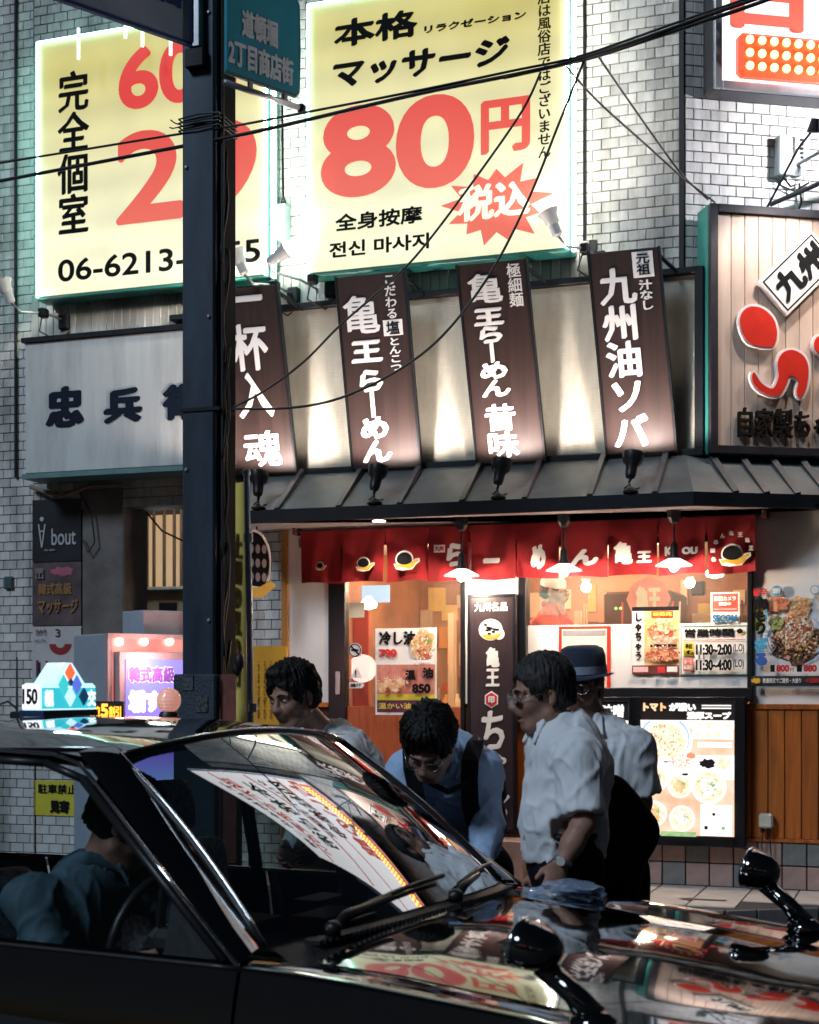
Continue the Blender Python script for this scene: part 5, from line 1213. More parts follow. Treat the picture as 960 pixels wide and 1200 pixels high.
cable('lower overhead cable crossing both yellow signs to the top right corner', [(-60, 224, 9.6), (0, 212, 9.4), (105, 192, 9), (210, 172, 8.5), (272, 160, 8.3), (340, 145, 8.2), (490, 110, 8.1), (600, 88, 8.0), (686, 69, 8), (760, 46, 7.9), (890, 3, 7.8), (960, -26, 7.7)], .011)
cable('thick bundled cable running to the top right corner', [(590, 91, 8.0), (640, 80, 8), (686, 67, 7.98), (740, 50, 7.9), (830, 18, 7.85), (900, -6, 7.8)], .010)
cable('drooping cable from the knot in front of the signs down to the pole, lower one', [(685, 70, 8.0), (655, 145, 8.05), (620, 232, 8.1), (575, 320, 8.1), (520, 392, 8.1), (465, 435, 8.15), (400, 466, 8.2), (340, 478, 8.25), (272, 479, 8.3)], .007)
cable('drooping cable over the second brown board to the pole, upper one', [(634, 84, 8.05), (612, 130, 8.1), (560, 205, 8.1), (500, 285, 8.15), (462, 326, 8.15), (400, 380, 8.2), (356, 424, 8.25), (310, 458, 8.28), (272, 478, 8.3)], .0065)
cable('thin stay cable from the knot toward the wooden slat sign, lower one', [(664, 78, 8.05), (700, 118, 8.5), (760, 172, 9.0), (800, 208, 9.3), (838, 237, 9.6)], .006)
cable('thin stay cable from the knot toward the wooden slat sign, upper one', [(700, 64, 8.0), (730, 108, 8.5), (770, 165, 9.0), (800, 205, 9.3), (830, 234, 9.6)], .006)
cable('short black cable hanging between the two yellow signs', [(330, -10, 10.4), (331, 60, 10.4), (331, 140, 10.4), (332, 235, 10.4)], .009)
x, z = W.hit(328, 262, -.08); t = Thing('junction_box', 'small white box on the wall in the gap between the two yellow signs', 'wall box', W, (x, -.08, z))
t.part('box', MB().box(x - .055, x + .055, -.1, -.014, z - .12, z + .14, .008), white_pl)
t.part('cable_gland', MB().lathe([(.02, 0), (.02, .03), (.01, .05)], (x + .02, -.06, z + .14), n=10), dark_metal)
for k, (px, yy) in enumerate(((147, 30), (167, 40), (92, 55), (200, 50), (333, 125))):
    x, z = W.hit(px, yy, -.42); single('hanging_light_stick', MB().tube([(0, 0, .14), (0, 0, -.09)], .012, 7), emat('light_stick', (.85, 1, .95), 1.4),
        ['thin glowing light stick hanging at the top of the left yellow sign, second from left', 'thin glowing light stick hanging right over the digit 6', 'thin glowing light stick hanging near the upper left corner of the yellow sign', 'thin glowing light stick hanging beside the pole above the 60', 'thin glowing light stick hanging in the gap between the yellow signs'][k], 'light stick', fr=W, smooth=True).location = W.w(x, -.42, z)

# ------------------------------------------------------------------ banner flag, turtle plate
BF = Frame(at(289, 840, 8.75), rz(R(-38)))
zt_, zb_ = at(0, 556, 8.75).z, 0.0
t = Thing('banner_flag', 'yellow banner flag seen nearly edge-on with its pale blue pole beside the steel pole', 'banner', BF, (0, 0, 0))
o_ = BF.O.z
mb = MB(); mb.tube([(.052, 0, -o_), (.02, .0, (zt_ - o_) * .5), (-.0, 0, zt_ - o_)], [.022, .020, .017], 8)
t.part('flag_pole', mb, mat('banner_pole_blue', (.22, .28, .38), .35, .2), smooth=True)
t.part('pole_cap', MB().ball((0, 0, zt_ - o_ + .01), .026, 10, 8), MATS['banner_pole_blue'], smooth=True)
for q in (.02, .72): t.part('pole_joint', MB().tube([(.05 - .05 * q, 0, (zt_ - o_) * q), (.05 - .05 * q, 0, (zt_ - o_) * q + .05)], .028, 8), MATS['banner_pole_blue'])
P = []
for i in range(20):
    v = i / 19; P.append([(-.02 - .22 * u + .03 * v, .03 * math.sin(u * 7 + v * 5) * u + .01, (zt_ - o_ - .04) * (1 - v) + v * (-.35)) for u in [k / 8 for k in range(9)]])
t.part('banner_cloth', MB().grid(P), mat('banner_yellow', (.85, .68, .16), .7, var=.10), smooth=True)
t.part('lettering', MB().text('土用の丑の日', -.13, .2, -.05, zt_ - o_ - .3, -.035, .01, None, True), mat('banner_ink', (.07, .05, .12), .6))
x, z = W.hit(301, 660, -.35)
t = Thing('turtle_plate', 'cut-out turtle shell plate with a yellow edge beside the banner flag', 'sign plate', W, (x, -.35, z))
M_ = Matrix.Translation((x, -.35, z)) @ Matrix.Rotation(R(50), 4, 'Z')
t.part('plate', MB().prism([(-.02 + .13 * math.cos(a), .24 * math.sin(a)) for a in [R(-80 + 14 * k) for k in range(14)]] + [(-.1, .22), (-.1, -.24)], -.012, .0).xf(M_), white_ink)
t.part('shell_pattern', MB().prism([(-.03 + .12 * math.cos(a), .22 * math.sin(a)) for a in [R(-50 + 14 * k) for k in range(11)]] + [(-.09, .19), (-.09, -.16)], -.016, -.012).xf(M_), black_ink)
mb = MB(); random.seed(4)
for k in range(9): mb.disc((-.05 + .05 * (k % 3) - .0, -.10 + .1 * (k // 3)), .019, -.019, -.016, n=7, rzz=.034)
t.part('shell_plate', mb.xf(M_), mat('mauve_ink', (.30, .24, .28), .5), kind='stuff')
t.part('turtle_body', MB().prism([(-.1, -.24), (.03, -.25), (.14, -.16), (.1, -.12), (.0, -.18), (-.1, -.16)], -.022, -.012).xf(M_), MATS['emblem_yellow'])
t.part('hanger', MB().tube([(x, -.35, z + .2), (x, -.35, z + .42)], .006, 5), wire_mat)

# ------------------------------------------------------------------ box shaped lit street sign
c_ = at(127, 800, 9.35); BX = Frame((c_.x, c_.y, 0), rz(R(38)))     # local x: along the lit side, away to the right
zt0 = at(0, 742, 9.35).z; Lb = BX.hit(212, 760)[0]
t = Thing('box_sign', 'grey box shaped sign with pink lit recess and purple signboard, behind the taxi', 'lit sign', BX, (0, 0, 0))
grey_b = mat('sign_box_grey', (.32, .36, .42), .5, var=.08, bump=.05)
t.part('box', MB().box(0, Lb + .25, .04, .50, .0, zt0, .008), grey_b)
t.part('top_edge', MB().box(-.01, Lb + .25, -.015, .04, zt0 - .03, zt0), mat('sign_box_edge', (.4, .36, .38), .4))
t.part('corner_edge', MB().box(-.012, .02, -.015, .04, .0, zt0 - .03), MATS['sign_box_edge'])
pinkl = emat('pink_recess', (1, .30, .28), .5, (1, .48, .42), scale=5)
t.part('lit_recess', MB().box(.02, Lb + .25, .02, .038, .0, zt0 - .03), pinkl)
for px in (140, 169, 199):
    x, z = BX.hit(px, 752, .0); t.part('bulb', MB().ball((x, .0, z), .026, 12, 8), emat('warm_small_bulb', (1, .75, .5), 9), smooth=True)
t.light('recess_light', 'POINT', (Lb * .4, -.22, zt0 - .18), 9, (1, .45, .40), .12)
x0, z0 = BX.hit(141, 975, -.05); x1, z1 = BX.hit(213, 768, -.05)
t.part('board_frame', MB().box(x0 - .015, x1 + .05, -.06, .02, z0, z1 + .02, .006), mat('board_frame_grey', (.35, .33, .37), .4))
t.part('board_face', MB().box(x0 + .03, x1 + .02, -.066, -.06, z0 + .04, z1 - .03), emat('board_purple', (.22, .75, 1), .95, (.30, .16, .95), axis=2, lo=.72, hi=1.15))
a = BX.hit(150, 812, -.07); b = BX.hit(205, 777, -.07)
t.part('lettering', MB().text('韓式高級', a[0], a[1] + .06, b[0], b[1] - .02, -.07, .012), emat('board_letter_halo', (.95, .95, 1), 1.1))
t.part('lettering', MB().text('韓式高級', a[0] + .004, a[1] + .064, b[0] - .004, b[1] - .024, -.0745, .0045), mat('board_letter_violet', (.2, .1, .6), .5))
a = BX.hit(150, 840, -.07); b = BX.hit(205, 812, -.07)
t.part('lettering', MB().text('垢すり', a[0], a[1] + .02, b[0], b[1] + .02, -.07, .014), MATS['board_letter_halo'])
a = BX.hit(165, 950, -.07); b = BX.hit(205, 925, -.07)
t.part('lettering', MB().text('ぃり', a[0], a[1], b[0], b[1], -.07, .008), MATS['board_letter_halo'])
x, z = BX.hit(160, 745, .2); x1, z1 = BX.hit(203, 719, .2)
t.part('roof_box', MB().box(x, x1 + .1, .1, .4, zt0, zt0 + .16, .006), grey_b)
t.part('roof_box_side', MB().add([(x1 + .02, .08, zt0), (x1 + .3, .08, zt0), (x1 + .02, .08, zt0 + .15), (x1 + .02, .1, zt0), (x1 + .3, .1, zt0), (x1 + .02, .1, zt0 + .15)], [(0, 1, 2), (5, 4, 3), (0, 3, 4, 1), (1, 4, 5, 2), (2, 5, 3, 0)]), pinkl)
# ------------------------------------------------------------------ taxi: x forward, y to its left, z up
TX = Frame((-.797, 4.517, 0), rz(R(-28)))
paint = mat('black_car_paint', (.0035, .0036, .0042), .045, 0, .7, var=.1, rvar=.02, coat=1.0)
paint.node_tree.nodes['Principled BSDF'].inputs['Coat IOR'].default_value = 1.6; _n = paint.node_tree; _p = _n.nodes['Principled BSDF']; _tc = _n.nodes.new('ShaderNodeTexCoord'); _w = _n.nodes.new('ShaderNodeTexNoise'); _w.inputs['Scale'].default_value = 2.6; _w.inputs['Detail'].default_value = 1
_b = _n.nodes.new('ShaderNodeBump'); _b.inputs['Strength'].default_value = .25; _b.inputs['Distance'].default_value = .012
_n.links.new(_tc.outputs['Object'], _w.inputs[0]); _n.links.new(_w.outputs['Fac'], _b.inputs['Height']); _n.links.new(_b.outputs[0], _p.inputs['Normal']); _n.links.new(_b.outputs[0], _p.inputs['Coat Normal'])
chrome = mat('chrome', (.62, .64, .68), .08, 1.0, rvar=.03, var=.05)
trim_blk = mat('rubber_trim', (.010, .010, .012), .4, bump=.1)
cowl_m = mat('cowl_plastic', (.014, .014, .016), .5, bump=.6, bscale=180)
wind_m = glass('windscreen_glass', (.32, .40, .40), 0, 1.52, 4.6)
side_glass = glass('side_window_glass', (.90, .94, .95), 0, 1.45, .8)
int_dark = mat('car_interior_dark', (.012, .013, .016), .6, var=.2)
lace = mat('lace_seat_cover', (.50, .49, .53), .8, col2=(.24, .24, .29), scale=55, contrast=.12, bump=.4, bscale=90)
tx = Thing('taxi', 'black taxi in the foreground with lit roof sign, its windscreen and bonnet mirroring the signs', 'taxi', TX, (0, 0, 0))
def lerp(a, b, t): return a + (b - a) * t
def curve(tab, x):
    if x <= tab[0][0]: return tab[0][1]
    for (a, va), (b, vb) in zip(tab, tab[1:]):
        if x <= b:
            u = (x - a) / (b - a); u = u * u * (3 - 2 * u) if len(tab) > 99 else u; return va + (vb - va) * u
    return tab[-1][1]
HW = [(-2.34, .70), (-2.2, .79), (-1.8, .835), (-1, .845), (1.3, .845), (1.8, .835), (2.15, .80), (2.30, .73), (2.34, .70)]
BELT = [(-2.34, .80), (-2.2, .86), (-1.6, .92), (-1, .93), (.9, .935), (1.3, .915), (1.8, .875), (2.2, .825), (2.34, .76)]
def bottom(x):
    z = .22
    for xw in (1.48, -1.20):
        if abs(x - xw) < .36: z = max(z, .30 + math.sqrt(.36 ** 2 - (x - xw) ** 2) * .98)
    return z
def side_y(x, z):
    w = curve(HW, x); b = curve(BELT, x)
    return w - .045 * max(0, (z - .62) / max(b - .62, .01)) ** 2.2 - .05 * max(0, (.5 - z) / .3) ** 1.6 - (.006 if .60 < z < .63 else 0)
def side_strip(x0, x1, sgn):
    xs = np.linspace(x0, x1, max(3, int((x1 - x0) / .035))); P = []
    for x in xs:
        zb_, zt_ = bottom(x), curve(BELT, x); P.append([(x, sgn * side_y(x, z), z) for z in np.linspace(zb_, zt_, 14)])
    return MB().grid(P)
for sgn in (-1, 1):
    for nm, a, b in (('front_fender', .895, 2.30), ('front_door', -.09, .885), ('rear_door', -1.10, -.10), ('rear_fender', -2.30, -1.11)):
        o = tx.part(nm, side_strip(a, b, sgn), paint, smooth=True)
        if 'door' in nm:
            hx_ = a + .16; z_ = .80
            tx.part('door_handle', MB().box(hx_ - .08, hx_ + .08, sgn * (side_y(hx_, z_)) - .012, sgn * (side_y(hx_, z_)) + .02 * sgn + .0, z_ - .015, z_ + .015, .006), chrome, parent=o)
    tx.part('sill', MB().box(-1.9, 1.9, sgn * .74, sgn * .80, .17, .24, .02), trim_blk)
    # waist moulding along the window base
    P = [(x, sgn * (curve(HW, x) - .048), curve(BELT, x) + .004) for x in np.linspace(-1.25, .885, 30)]
    tx.part('waist_moulding', MB().tube(P, .007, 6), chrome if sgn > 0 else trim_blk, smooth=True)
# shoulder between the body side and the window base
def zhood(x, y):
    zc = curve([(.9, .985), (1.2, .972), (1.6, .935), (2.0, .885), (2.2, .85), (2.30, .815)], x)
    e = abs(y) / .64; return zc + .004 - .056 * e ** 2.3 - (.006 if .40 < abs(y) < .43 else 0)
xs = np.linspace(.985, 2.29, 30)
def hood_back(y): return .985 + .05 * (1 - (y / .62) ** 2) 
P = []
for i in range(34):
    u = i / 33; row = []
    for j in range(29):
        y = -.62 + 1.24 * j / 28; xb_ = hood_back(y); x = xb_ + (2.29 - .05 * (y / .62) ** 2 - xb_) * u; row.append((x, y, zhood(x, y) - (.03 if i == 33 else 0)))
    P.append(row)
tx.part('bonnet', MB().grid(P), paint, smooth=True)
for sgn in (-1, 1):
    P = []
    for x in np.linspace(.80, 2.30, 32):
        row = []; yb_ = side_y(x, curve(BELT, x)); zb_ = curve(BELT, x); zi = zhood(max(x, .98), .626)
        for k in range(10):
            u = k / 9; y = .627 + (yb_ - .627) * math.sin(u * math.pi / 2) ** 1.0; z = zb_ + (zi - zb_) * math.cos(u * math.pi / 2) ** .8 if u < 1 else zb_
            row.append((x, sgn * y, z + .012 * math.sin(u * math.pi)))
        P.append(row)
    tx.part('fender_top', MB().grid(P), paint, smooth=True)
    # hinge-side gap trim
    tx.part('shoulder', MB().grid([[(x, sgn * (curve(HW, x) - .045), curve(BELT, x)), (x, sgn * .765, curve(BELT, x) + .012)] for x in np.linspace(-1.8, .9, 20)]), paint, smooth=True)
# windscreen
def ws(u, v):
    """u across from -1 to 1, v up from 0 to 1"""
    b = Vector((.985 - .115 * abs(u) ** 2.4, u * .672, .995 - .025 * u * u)); t = Vector((.415 - .06 * abs(u) ** 2.4 , u * .565, 1.452 - .052 * u * u))
    p = b.lerp(t, v); p += Vector((.5, 0, .8)) * .03 * math.sin(math.pi * v) * (1 - .3 * u * u); return p
tx.part('windscreen', MB().grid([[tuple(ws(-1 + 2 * j / 24, i / 16)) for j in range(25)] for i in range(17)]), wind_m, smooth=True)
edge = [ws(-1, i / 10) for i in range(11)] + [ws(-1 + 2 * j / 16, 1) for j in range(1, 17)] + [ws(1, 1 - i / 10) for i in range(1, 11)]
tx.part('windscreen_seal', MB().tube([tuple(p) for p in edge], .0075, 6), trim_blk, smooth=True)
tx.part('windscreen_moulding', MB().tube([tuple(p + Vector((.004, 0, .009))) for p in edge], .0035, 6), chrome, smooth=True)
# roof
def roof(x, y):
    e = abs(y) / .59; zc = curve([(-1.35, 1.40), (-1.2, 1.445), (-.8, 1.478), (-.2, 1.490), (.1, 1.486), (.3, 1.472), (.42, 1.455)], x)
    return zc - .045 * e ** 2 - .02 * max(0, e - .8) / .2
P = []
for i in range(26):
    u = i / 25; row = []
    for j in range(31):
        y = -.60 + 1.2 * j / 30; e = abs(y) / .6; x = lerp(-1.35, .42 - .065 * e ** 2.4, u); row.append((x, y, roof(x + .065 * e ** 2.4 * u, y)))
    P.append(row)
tx.part('roof', MB().grid(P), paint, smooth=True)
tx.part('roof_lining', MB().grid([[(x, y, z - .03) for x, y, z in r_] for r_ in P]), int_dark, smooth=True)
def strip(A, B, n=9, bulge=.0, out=(0, 0, 1)):
    o = Vector(out); P = []
    for i in range(n):
        u = i / (n - 1); a = Vector(A[0]).lerp(Vector(A[1]), u); b = Vector(B[0]).lerp(Vector(B[1]), u)
        P.append([tuple(a.lerp(b, k / 5) + o * bulge * math.sin(math.pi * k / 5)) for k in range(6)])
    return MB().grid(P)
for s in (-1, 1):
    # A pillar, from the windscreen edge round to the door frame
    tx.part('front_pillar', strip([(.372, s * .562, 1.405), (.868, s * .672, .972)], [(.27, s * .625, 1.412), (.885, s * .795, .945)], 10, .012, (.45, s * .55, .5)), paint, smooth=True)
    tx.part('roof_rail', strip([(.27, s * .625, 1.412), (-1.35, s * .625, 1.375)], [(.36, s * .585, 1.425), (-1.32, s * .585, 1.395)], 14, .012, (0, s * .6, .6)), paint, smooth=True)
    # door frame moulding line: rises along the pillar, runs back along the roof
    path = [(.885, s * .80, .945), (.60, s * .728, 1.155), (.36, s * .662, 1.335), (.29, s * .645, 1.385), (.20, s * .637, 1.405), (.0, s * .634, 1.413), (-.5, s * .632, 1.412), (-1.25, s * .632, 1.385), (-1.45, s * .66, 1.27)]
    tx.part('drip_moulding', MB().tube(path, .0055, 6), chrome, smooth=True)
    # door frames and side glass
    fr_ = [(.84, s * .785, .95), (.30, s * .642, 1.345), (.16, s * .625, 1.382), (-.08, s * .622, 1.388), (-.10, s * .765, .95)]
    mb = MB()
    for a, b in zip(fr_, fr_[1:]): mb.tube([a, b], .012, 6)
    tx.part('door_frame', mb, trim_blk, smooth=True)
    tx.part('side_window', MB().add(fr_, [(0, 1, 2, 3, 4)]), side_glass)
    # small fixed panel at the front corner of the door window
    tx.part('corner_panel', MB().add([(.84, s * .783, .952), (.655, s * .735, 1.083), (.655, s * .772, .952)], [(0, 1, 2)]), trim_blk)
    fr2 = [(-.12, s * .765, .95), (-.11, s * .622, 1.388), (-1.20, s * .618, 1.368), (-1.40, s * .66, 1.24), (-1.42, s * .765, .95)]
    mb = MB()
    for a, b in zip(fr2, fr2[1:]): mb.tube([a, b], .012, 6)
    tx.part('door_frame', mb, trim_blk, smooth=True); tx.part('side_window', MB().add(fr2, [(0, 1, 2, 3, 4)]), side_glass)
    tx.part('centre_pillar', MB().add([(-.085, s * .765, .93), (-.135, s * .765, .93), (-.125, s * .615, 1.40), (-.085, s * .615, 1.40)], [(0, 1, 2, 3)]), paint)
    tx.part('rear_pillar', MB().add([(-1.43, s * .765, .93), (-1.80, s * .75, .95), (-1.40, s * .58, 1.37), (-1.22, s * .605, 1.385), (-1.41, s * .66, 1.24)], [(0, 1, 2, 3, 4)]), paint)
tx.part('rear_window', MB().grid([[(lerp(-1.80, -1.37, v), u * lerp(.68, .56, v), lerp(.97, 1.39, v)) for u in (-1, -.5, 0, .5, 1)] for v in (0, .5, 1)]), side_glass, smooth=True)
tx.part('boot_lid', MB().grid([[(x, y * .76, curve([(-2.3, .86), (-2.15, .93), (-1.9, .965), (-1.78, .975)], x) - .03 * y * y) for y in np.linspace(-1, 1, 9)] for x in np.linspace(-2.31, -1.78, 10)]), paint, smooth=True)
tx.part('rear_panel', MB().box(-2.36, -2.30, -.70, .70, .35, .87, .03), paint)
# front end
tx.part('nose_panel', MB().box(2.28, 2.33, -.70, .70, .50, .80, .02), paint)
tx.part('grille', MB().box(2.33, 2.35, -.40, .40, .60, .78, .01), chrome)
for k in range(5): tx.part('grille_bar', MB().box(2.35, 2.358, -.38, .38, .615 + k * .034, .63 + k * .034), trim_blk)
for s in (-1, 1):
    tx.part('headlight', MB().box(2.325, 2.36, s * .44, s * .70, .60, .78, .02), glass('lamp_glass', (.8, .8, .85), .05))
    tx.part('tail_light', MB().box(-2.38, -2.355, s * .45, s * .70, .62, .80, .01), mat('tail_red', (.4, .01, .01), .2))
tx.part('bumper', MB().box(2.30, 2.42, -.78, .78, .30, .48, .04), trim_blk); tx.part('bumper', MB().box(-2.44, -2.32, -.78, .78, .30, .48, .04), trim_blk)
tx.part('underbody', MB().box(-2.28, 2.28, -.70, .70, .16, .30, .03), trim_blk)
for s in (-1, 1):
    for xw in (1.48, -1.20):
        y0 = s * .80
        w = tx.part('wheel', MB().lathe([(.24, -.0), (.30, .005), (.315, .03), (.315, -.15), (.30, -.18), (.2, -.18)], (xw, y0 - s * .02, .315), (0, s, 0), 28), black_rubber, smooth=True, angle=40)
        tx.part('rim', MB().lathe([(.0, .012), (.06, .015), (.10, -.005), (.19, -.012), (.225, .004), (.24, -.01), (.2, -.1)], (xw, y0 - s * .02, .315), (0, s, 0), 24), steel, parent=w, smooth=True)
# cowl and wipers
P = []
for j in range(25):
    y = -.66 + 1.32 * j / 24; b = ws(y / .672, 0); P.append([(b.x - .012, y, b.z - .006), (b.x + .02, y, b.z - .012), (hood_back(y) + .012, y, zhood(1.0, y) - .02)])
tx.part('cowl_panel', MB().grid(P), cowl_m, smooth=True)
mb = MB()
for j in range(60):
    y = -.56 + 1.12 * j / 59; b = ws(y / .672, 0); mb.box(b.x + .006, b.x + .05, y - .005, y + .005, b.z - .016, b.z - .004)
tx.part('cowl_grille', mb, trim_blk, kind='stuff')
for (py_, y_end, lab) in ((-.50, .06, 0), (.06, .58, 1)):
    b = ws(py_ / .672, 0); pv = Vector((b.x + .03, py_, b.z + .008)); e = ws(y_end / .672, .10) + Vector((.02, 0, .022)); mid = ws(lerp(py_, y_end, .45) / .672, .05) + Vector((.03, 0, .022))
    w = tx.part('wiper_arm', MB().tube([pv, pv + Vector((.0, .06, .03)), mid], [.016, .012, .008], 7), trim_blk, smooth=True)
    tx.part('wiper_pivot', MB().lathe([(.02, -.01), (.022, .012), (.012, .022)], pv, n=12), trim_blk, parent=w, smooth=True)
    bl0 = ws((py_ + .10) / .672, .035) + Vector((.012, 0, .014)); bl1 = ws((y_end + .05) / .672, .085) + Vector((.012, 0, .014))
    tx.part('wiper_blade', MB().tube([bl0.lerp(bl1, k / 8) + Vector((.012, 0, .016)) * math.sin(math.pi * k / 8) * .6 for k in range(9)], .007, 6), trim_blk, parent=w, smooth=True)
# fender mirrors
for s, lab in ((-1, 'near fender mirror'), (1, 'far fender mirror')):
    hx_, hy_, hz_ = (1.56, s * .735, 1.045) if s < 0 else (1.645, s * .725, 1.050)
    base = Vector((hx_ + .16, s * .735, curve(BELT, hx_ + .16) + .018))
    m_ = tx.part('fender_mirror', MB().lathe([(.0, .118), (.025, .112), (.045, .095), (.058, .07), (.066, .03), (.068, 0), (.064, -.008), (.058, -.010), (.0, -.010)], (0, 0, 0), (1, 0, 0), 24).xf(Matrix.Translation((hx_, hy_, hz_)) @ Matrix.Rotation(R(14), 4, 'Y') @ Matrix.Diagonal((.80, 1.0, .80 if s < 0 else .90, 1))), paint, smooth=True, label=lab)
    tx.part('mirror_rim', MB().lathe([(.064, -.012), (.070, -.006), (.070, .004), (.064, .006)], (0, 0, 0), (1, 0, 0), 24).xf(Matrix.Translation((hx_, hy_, hz_)) @ Matrix.Rotation(R(14), 4, 'Y') @ Matrix.Diagonal((.80, 1.0, .80 if s < 0 else .90, 1))), chrome, parent=m_, smooth=True)
    tx.part('mirror_glass', MB().lathe([(.0, -.013), (.058, -.013), (.058, -.011)], (0, 0, 0), (1, 0, 0), 24).xf(Matrix.Translation((hx_, hy_, hz_)) @ Matrix.Rotation(R(14), 4, 'Y') @ Matrix.Diagonal((.80, 1.0, .80 if s < 0 else .90, 1))), mat('mirror_silver', (.8, .82, .84), .02, 1.0, var=.01, rvar=.01), parent=m_)
    tx.part('mirror_stalk', MB().tube([base, base.lerp(Vector((hx_ + .05, hy_, hz_ - .05)), .5) + Vector((.012, 0, 0)), (hx_ + .045, hy_, hz_ - .045)], [.034, .025, .026], 10), paint, parent=m_, smooth=True)
    tx.part('stalk_foot', MB().lathe([(.052, -.02), (.05, .0), (.034, .015), (.02, .022)], base, (0, 0, 1), 16), paint, parent=m_, smooth=True)
# interior
tx.part('floor', MB().box(-1.5, .95, -.70, .70, .28, .34), int_dark)
tx.part('dashboard', MB().box(.50, .93, -.68, .68, .55, .925, .05), int_dark)
tx.part('instrument_hood', MB().box(.46, .66, -.58, -.20, .90, .965, .02), int_dark)
tx.part('centre_console', MB().box(.05, .5, -.10, .10, .34, .58, .03), int_dark)
rg = [(.33 + .07 * math.cos(a) * .45, -.38 + .19 * math.sin(a), .90 + .17 * math.cos(a)) for a in [2 * math.pi * k / 28 for k in range(29)]]
sw = tx.part('steering_wheel', MB().tube(rg, .014, 8), trim_blk, smooth=True)
tx.part('steering_hub', MB().tube([(.33, -.38, .90), (.52, -.38, .80)], [.05, .03], 10), trim_blk, parent=sw)
for a in (0, 2.1, 4.2): tx.part('spoke', MB().tube([(.34, -.38, .90), (.33 + .0315 * math.cos(a), -.38 + .19 * math.sin(a), .90 + .17 * math.cos(a))], .012, 6), trim_blk, parent=sw)
def rbox(x0, x1, y0, y1, z0, z1, r_, tilt=0, piv=(0, 0, 0)):
    b = Body((x0 - .05, y0 - .05, z0 - .05), (x1 + .05, y1 + .05, z1 + .05), .014); X_ = np.meshgrid(*[b.lo[i] + b.h * np.arange(b.n[i]) for i in range(3)], indexing='ij')
    c = [(x0 + x1) / 2, (y0 + y1) / 2, (z0 + z1) / 2]; h = [(x1 - x0) / 2 - r_, (y1 - y0) / 2 - r_, (z1 - z0) / 2 - r_]
    q = [np.maximum(np.abs(X_[i] - c[i]) - h[i], 0) for i in range(3)]; b.f = (np.sqrt(q[0] ** 2 + q[1] ** 2 + q[2] ** 2) - r_).astype(np.float32); return b
for yc in (-.38, .38):
    xo_ = 0 if yc < 0 else .17
    for (nm, bx, til) in (('seat_cushion', (-.28 + xo_, .22 + xo_, yc - .24, yc + .24, .42, .58), 0), ('seat_back', (-.36 + xo_, -.20 + xo_, yc - .24, yc + .24, .56, 1.04), R(-10)), ('headrest', (-.33 + xo_, -.22 + xo_, yc - .13, yc + .13, 1.06, 1.25), R(-10))):
        me = body_mesh(nm, rbox(*bx, .05), lace, disp=lambda V, N: vnoise(V, (14, 14, 14), 3) * .006)
        o = bpy.data.objects.new(nm, me); COL.objects.link(o); o.parent = tx.o
        if til: o.matrix_basis = Matrix.Translation((-.3, 0, .5)) @ Matrix.Rotation(til, 4, 'Y') @ Matrix.Translation((.3, 0, -.5))
me = body_mesh('rear_seat_back', rbox(-1.45, -1.25, -.62, .62, .45, 1.0, .06), lace); o = bpy.data.objects.new('rear_seat_back', me); COL.objects.link(o); o.parent = tx.o
me = body_mesh('rear_seat', rbox(-1.35, -.72, -.62, .62, .38, .55, .06), lace); o = bpy.data.objects.new('rear_seat', me); COL.objects.link(o); o.parent = tx.o
tx.part('rear_view_mirror', MB().box(.37, .39, -.13, .13, 1.30, 1.36, .01).tube([(.39, 0, 1.36), (.40, 0, 1.43)], .008, 6), trim_blk)
tx.part('meter', MB().box(.56, .66, -.08, .10, .925, .985, .008), trim_blk); tx.part('meter_display', MB().box(.553, .5595, -.06, .08, .94, .97), emat('meter_green', (.1, 1, .6), .6))
tx.part('phone_holder', MB().box(.60, .64, .14, .24, .93, 1.06, .008), mat('blue_plastic', (.02, .10, .28), .3))
tx.part('dash_mat', MB().box(.66, .86, -.55, .60, .925, .932), mat('dash_mat_teal', (.02, .07, .07), .9, bump=.3))
tx.part('tissue_box', MB().box(.70, .82, -.30, -.08, .932, .98, .006), mat('tissue_box_red', (.25, .02, .03), .5, var=.3, scale=30))
# decals and roof gear
mb = MB(); pts = []
cx4, cz4 = .50, .725
for k in range(10): a = R(90 + 36 * k); q = .055 if k % 2 == 0 else .023; pts.append((cx4 + q * math.cos(a), cz4 + q * math.sin(a)))
gold = mat('gold_decal', (.42, .26, .12), .35, .5)
tx.part('star_decal', MB().prism(pts, -.858, -.850), gold)
tx.part('gold_line', MB().box(.44, .75, -.852, -.849, .655, .66), gold)
# roof sign
rs_x, rs_y, rs_z = -.40, .07, 1.487
t = Thing('taxi_roof_sign', 'lit blue white roof sign of the taxi with diamond pattern and the number 150', 'roof sign', TX, (rs_x, rs_y, rs_z))
RS = lambda y, z: (rs_y + y, rs_z + z)
body_l = emat('roof_sign_blue', (.55, .86, 1), .92); cyan_l = emat('roof_sign_cyan', (.04, .58, .70), .75)
def ysh(pts, x0, x1):      # outline in y, z, depth along x
    n = len(pts); v = [(x0, rs_y + .76 * p[0], rs_z + p[1]) for p in pts] + [(x1, rs_y + .76 * p[0], rs_z + p[1]) for p in pts]
    return MB().add(v, [tuple(range(n)), tuple(range(2 * n - 1, n - 1, -1))] + [(i, n + i, n + (i + 1) % n, (i + 1) % n) for i in range(n)])
t.part('base', ysh([(-.17, 0), (.17, 0), (.17, .02), (-.17, .02)], rs_x - .05, rs_x + .05), mat('sign_base_navy', (.02, .05, .12), .3))
hs = [(-.17, .02), (.17, .02), (.17, .095), (.15, .105), (.10, .105), (.02, .170), (-.02, .170), (-.10, .105), (-.15, .105), (-.17, .095)]
t.part('sign_body', ysh(hs, rs_x - .038, rs_x + .038), body_l)
fx = rs_x + .0385
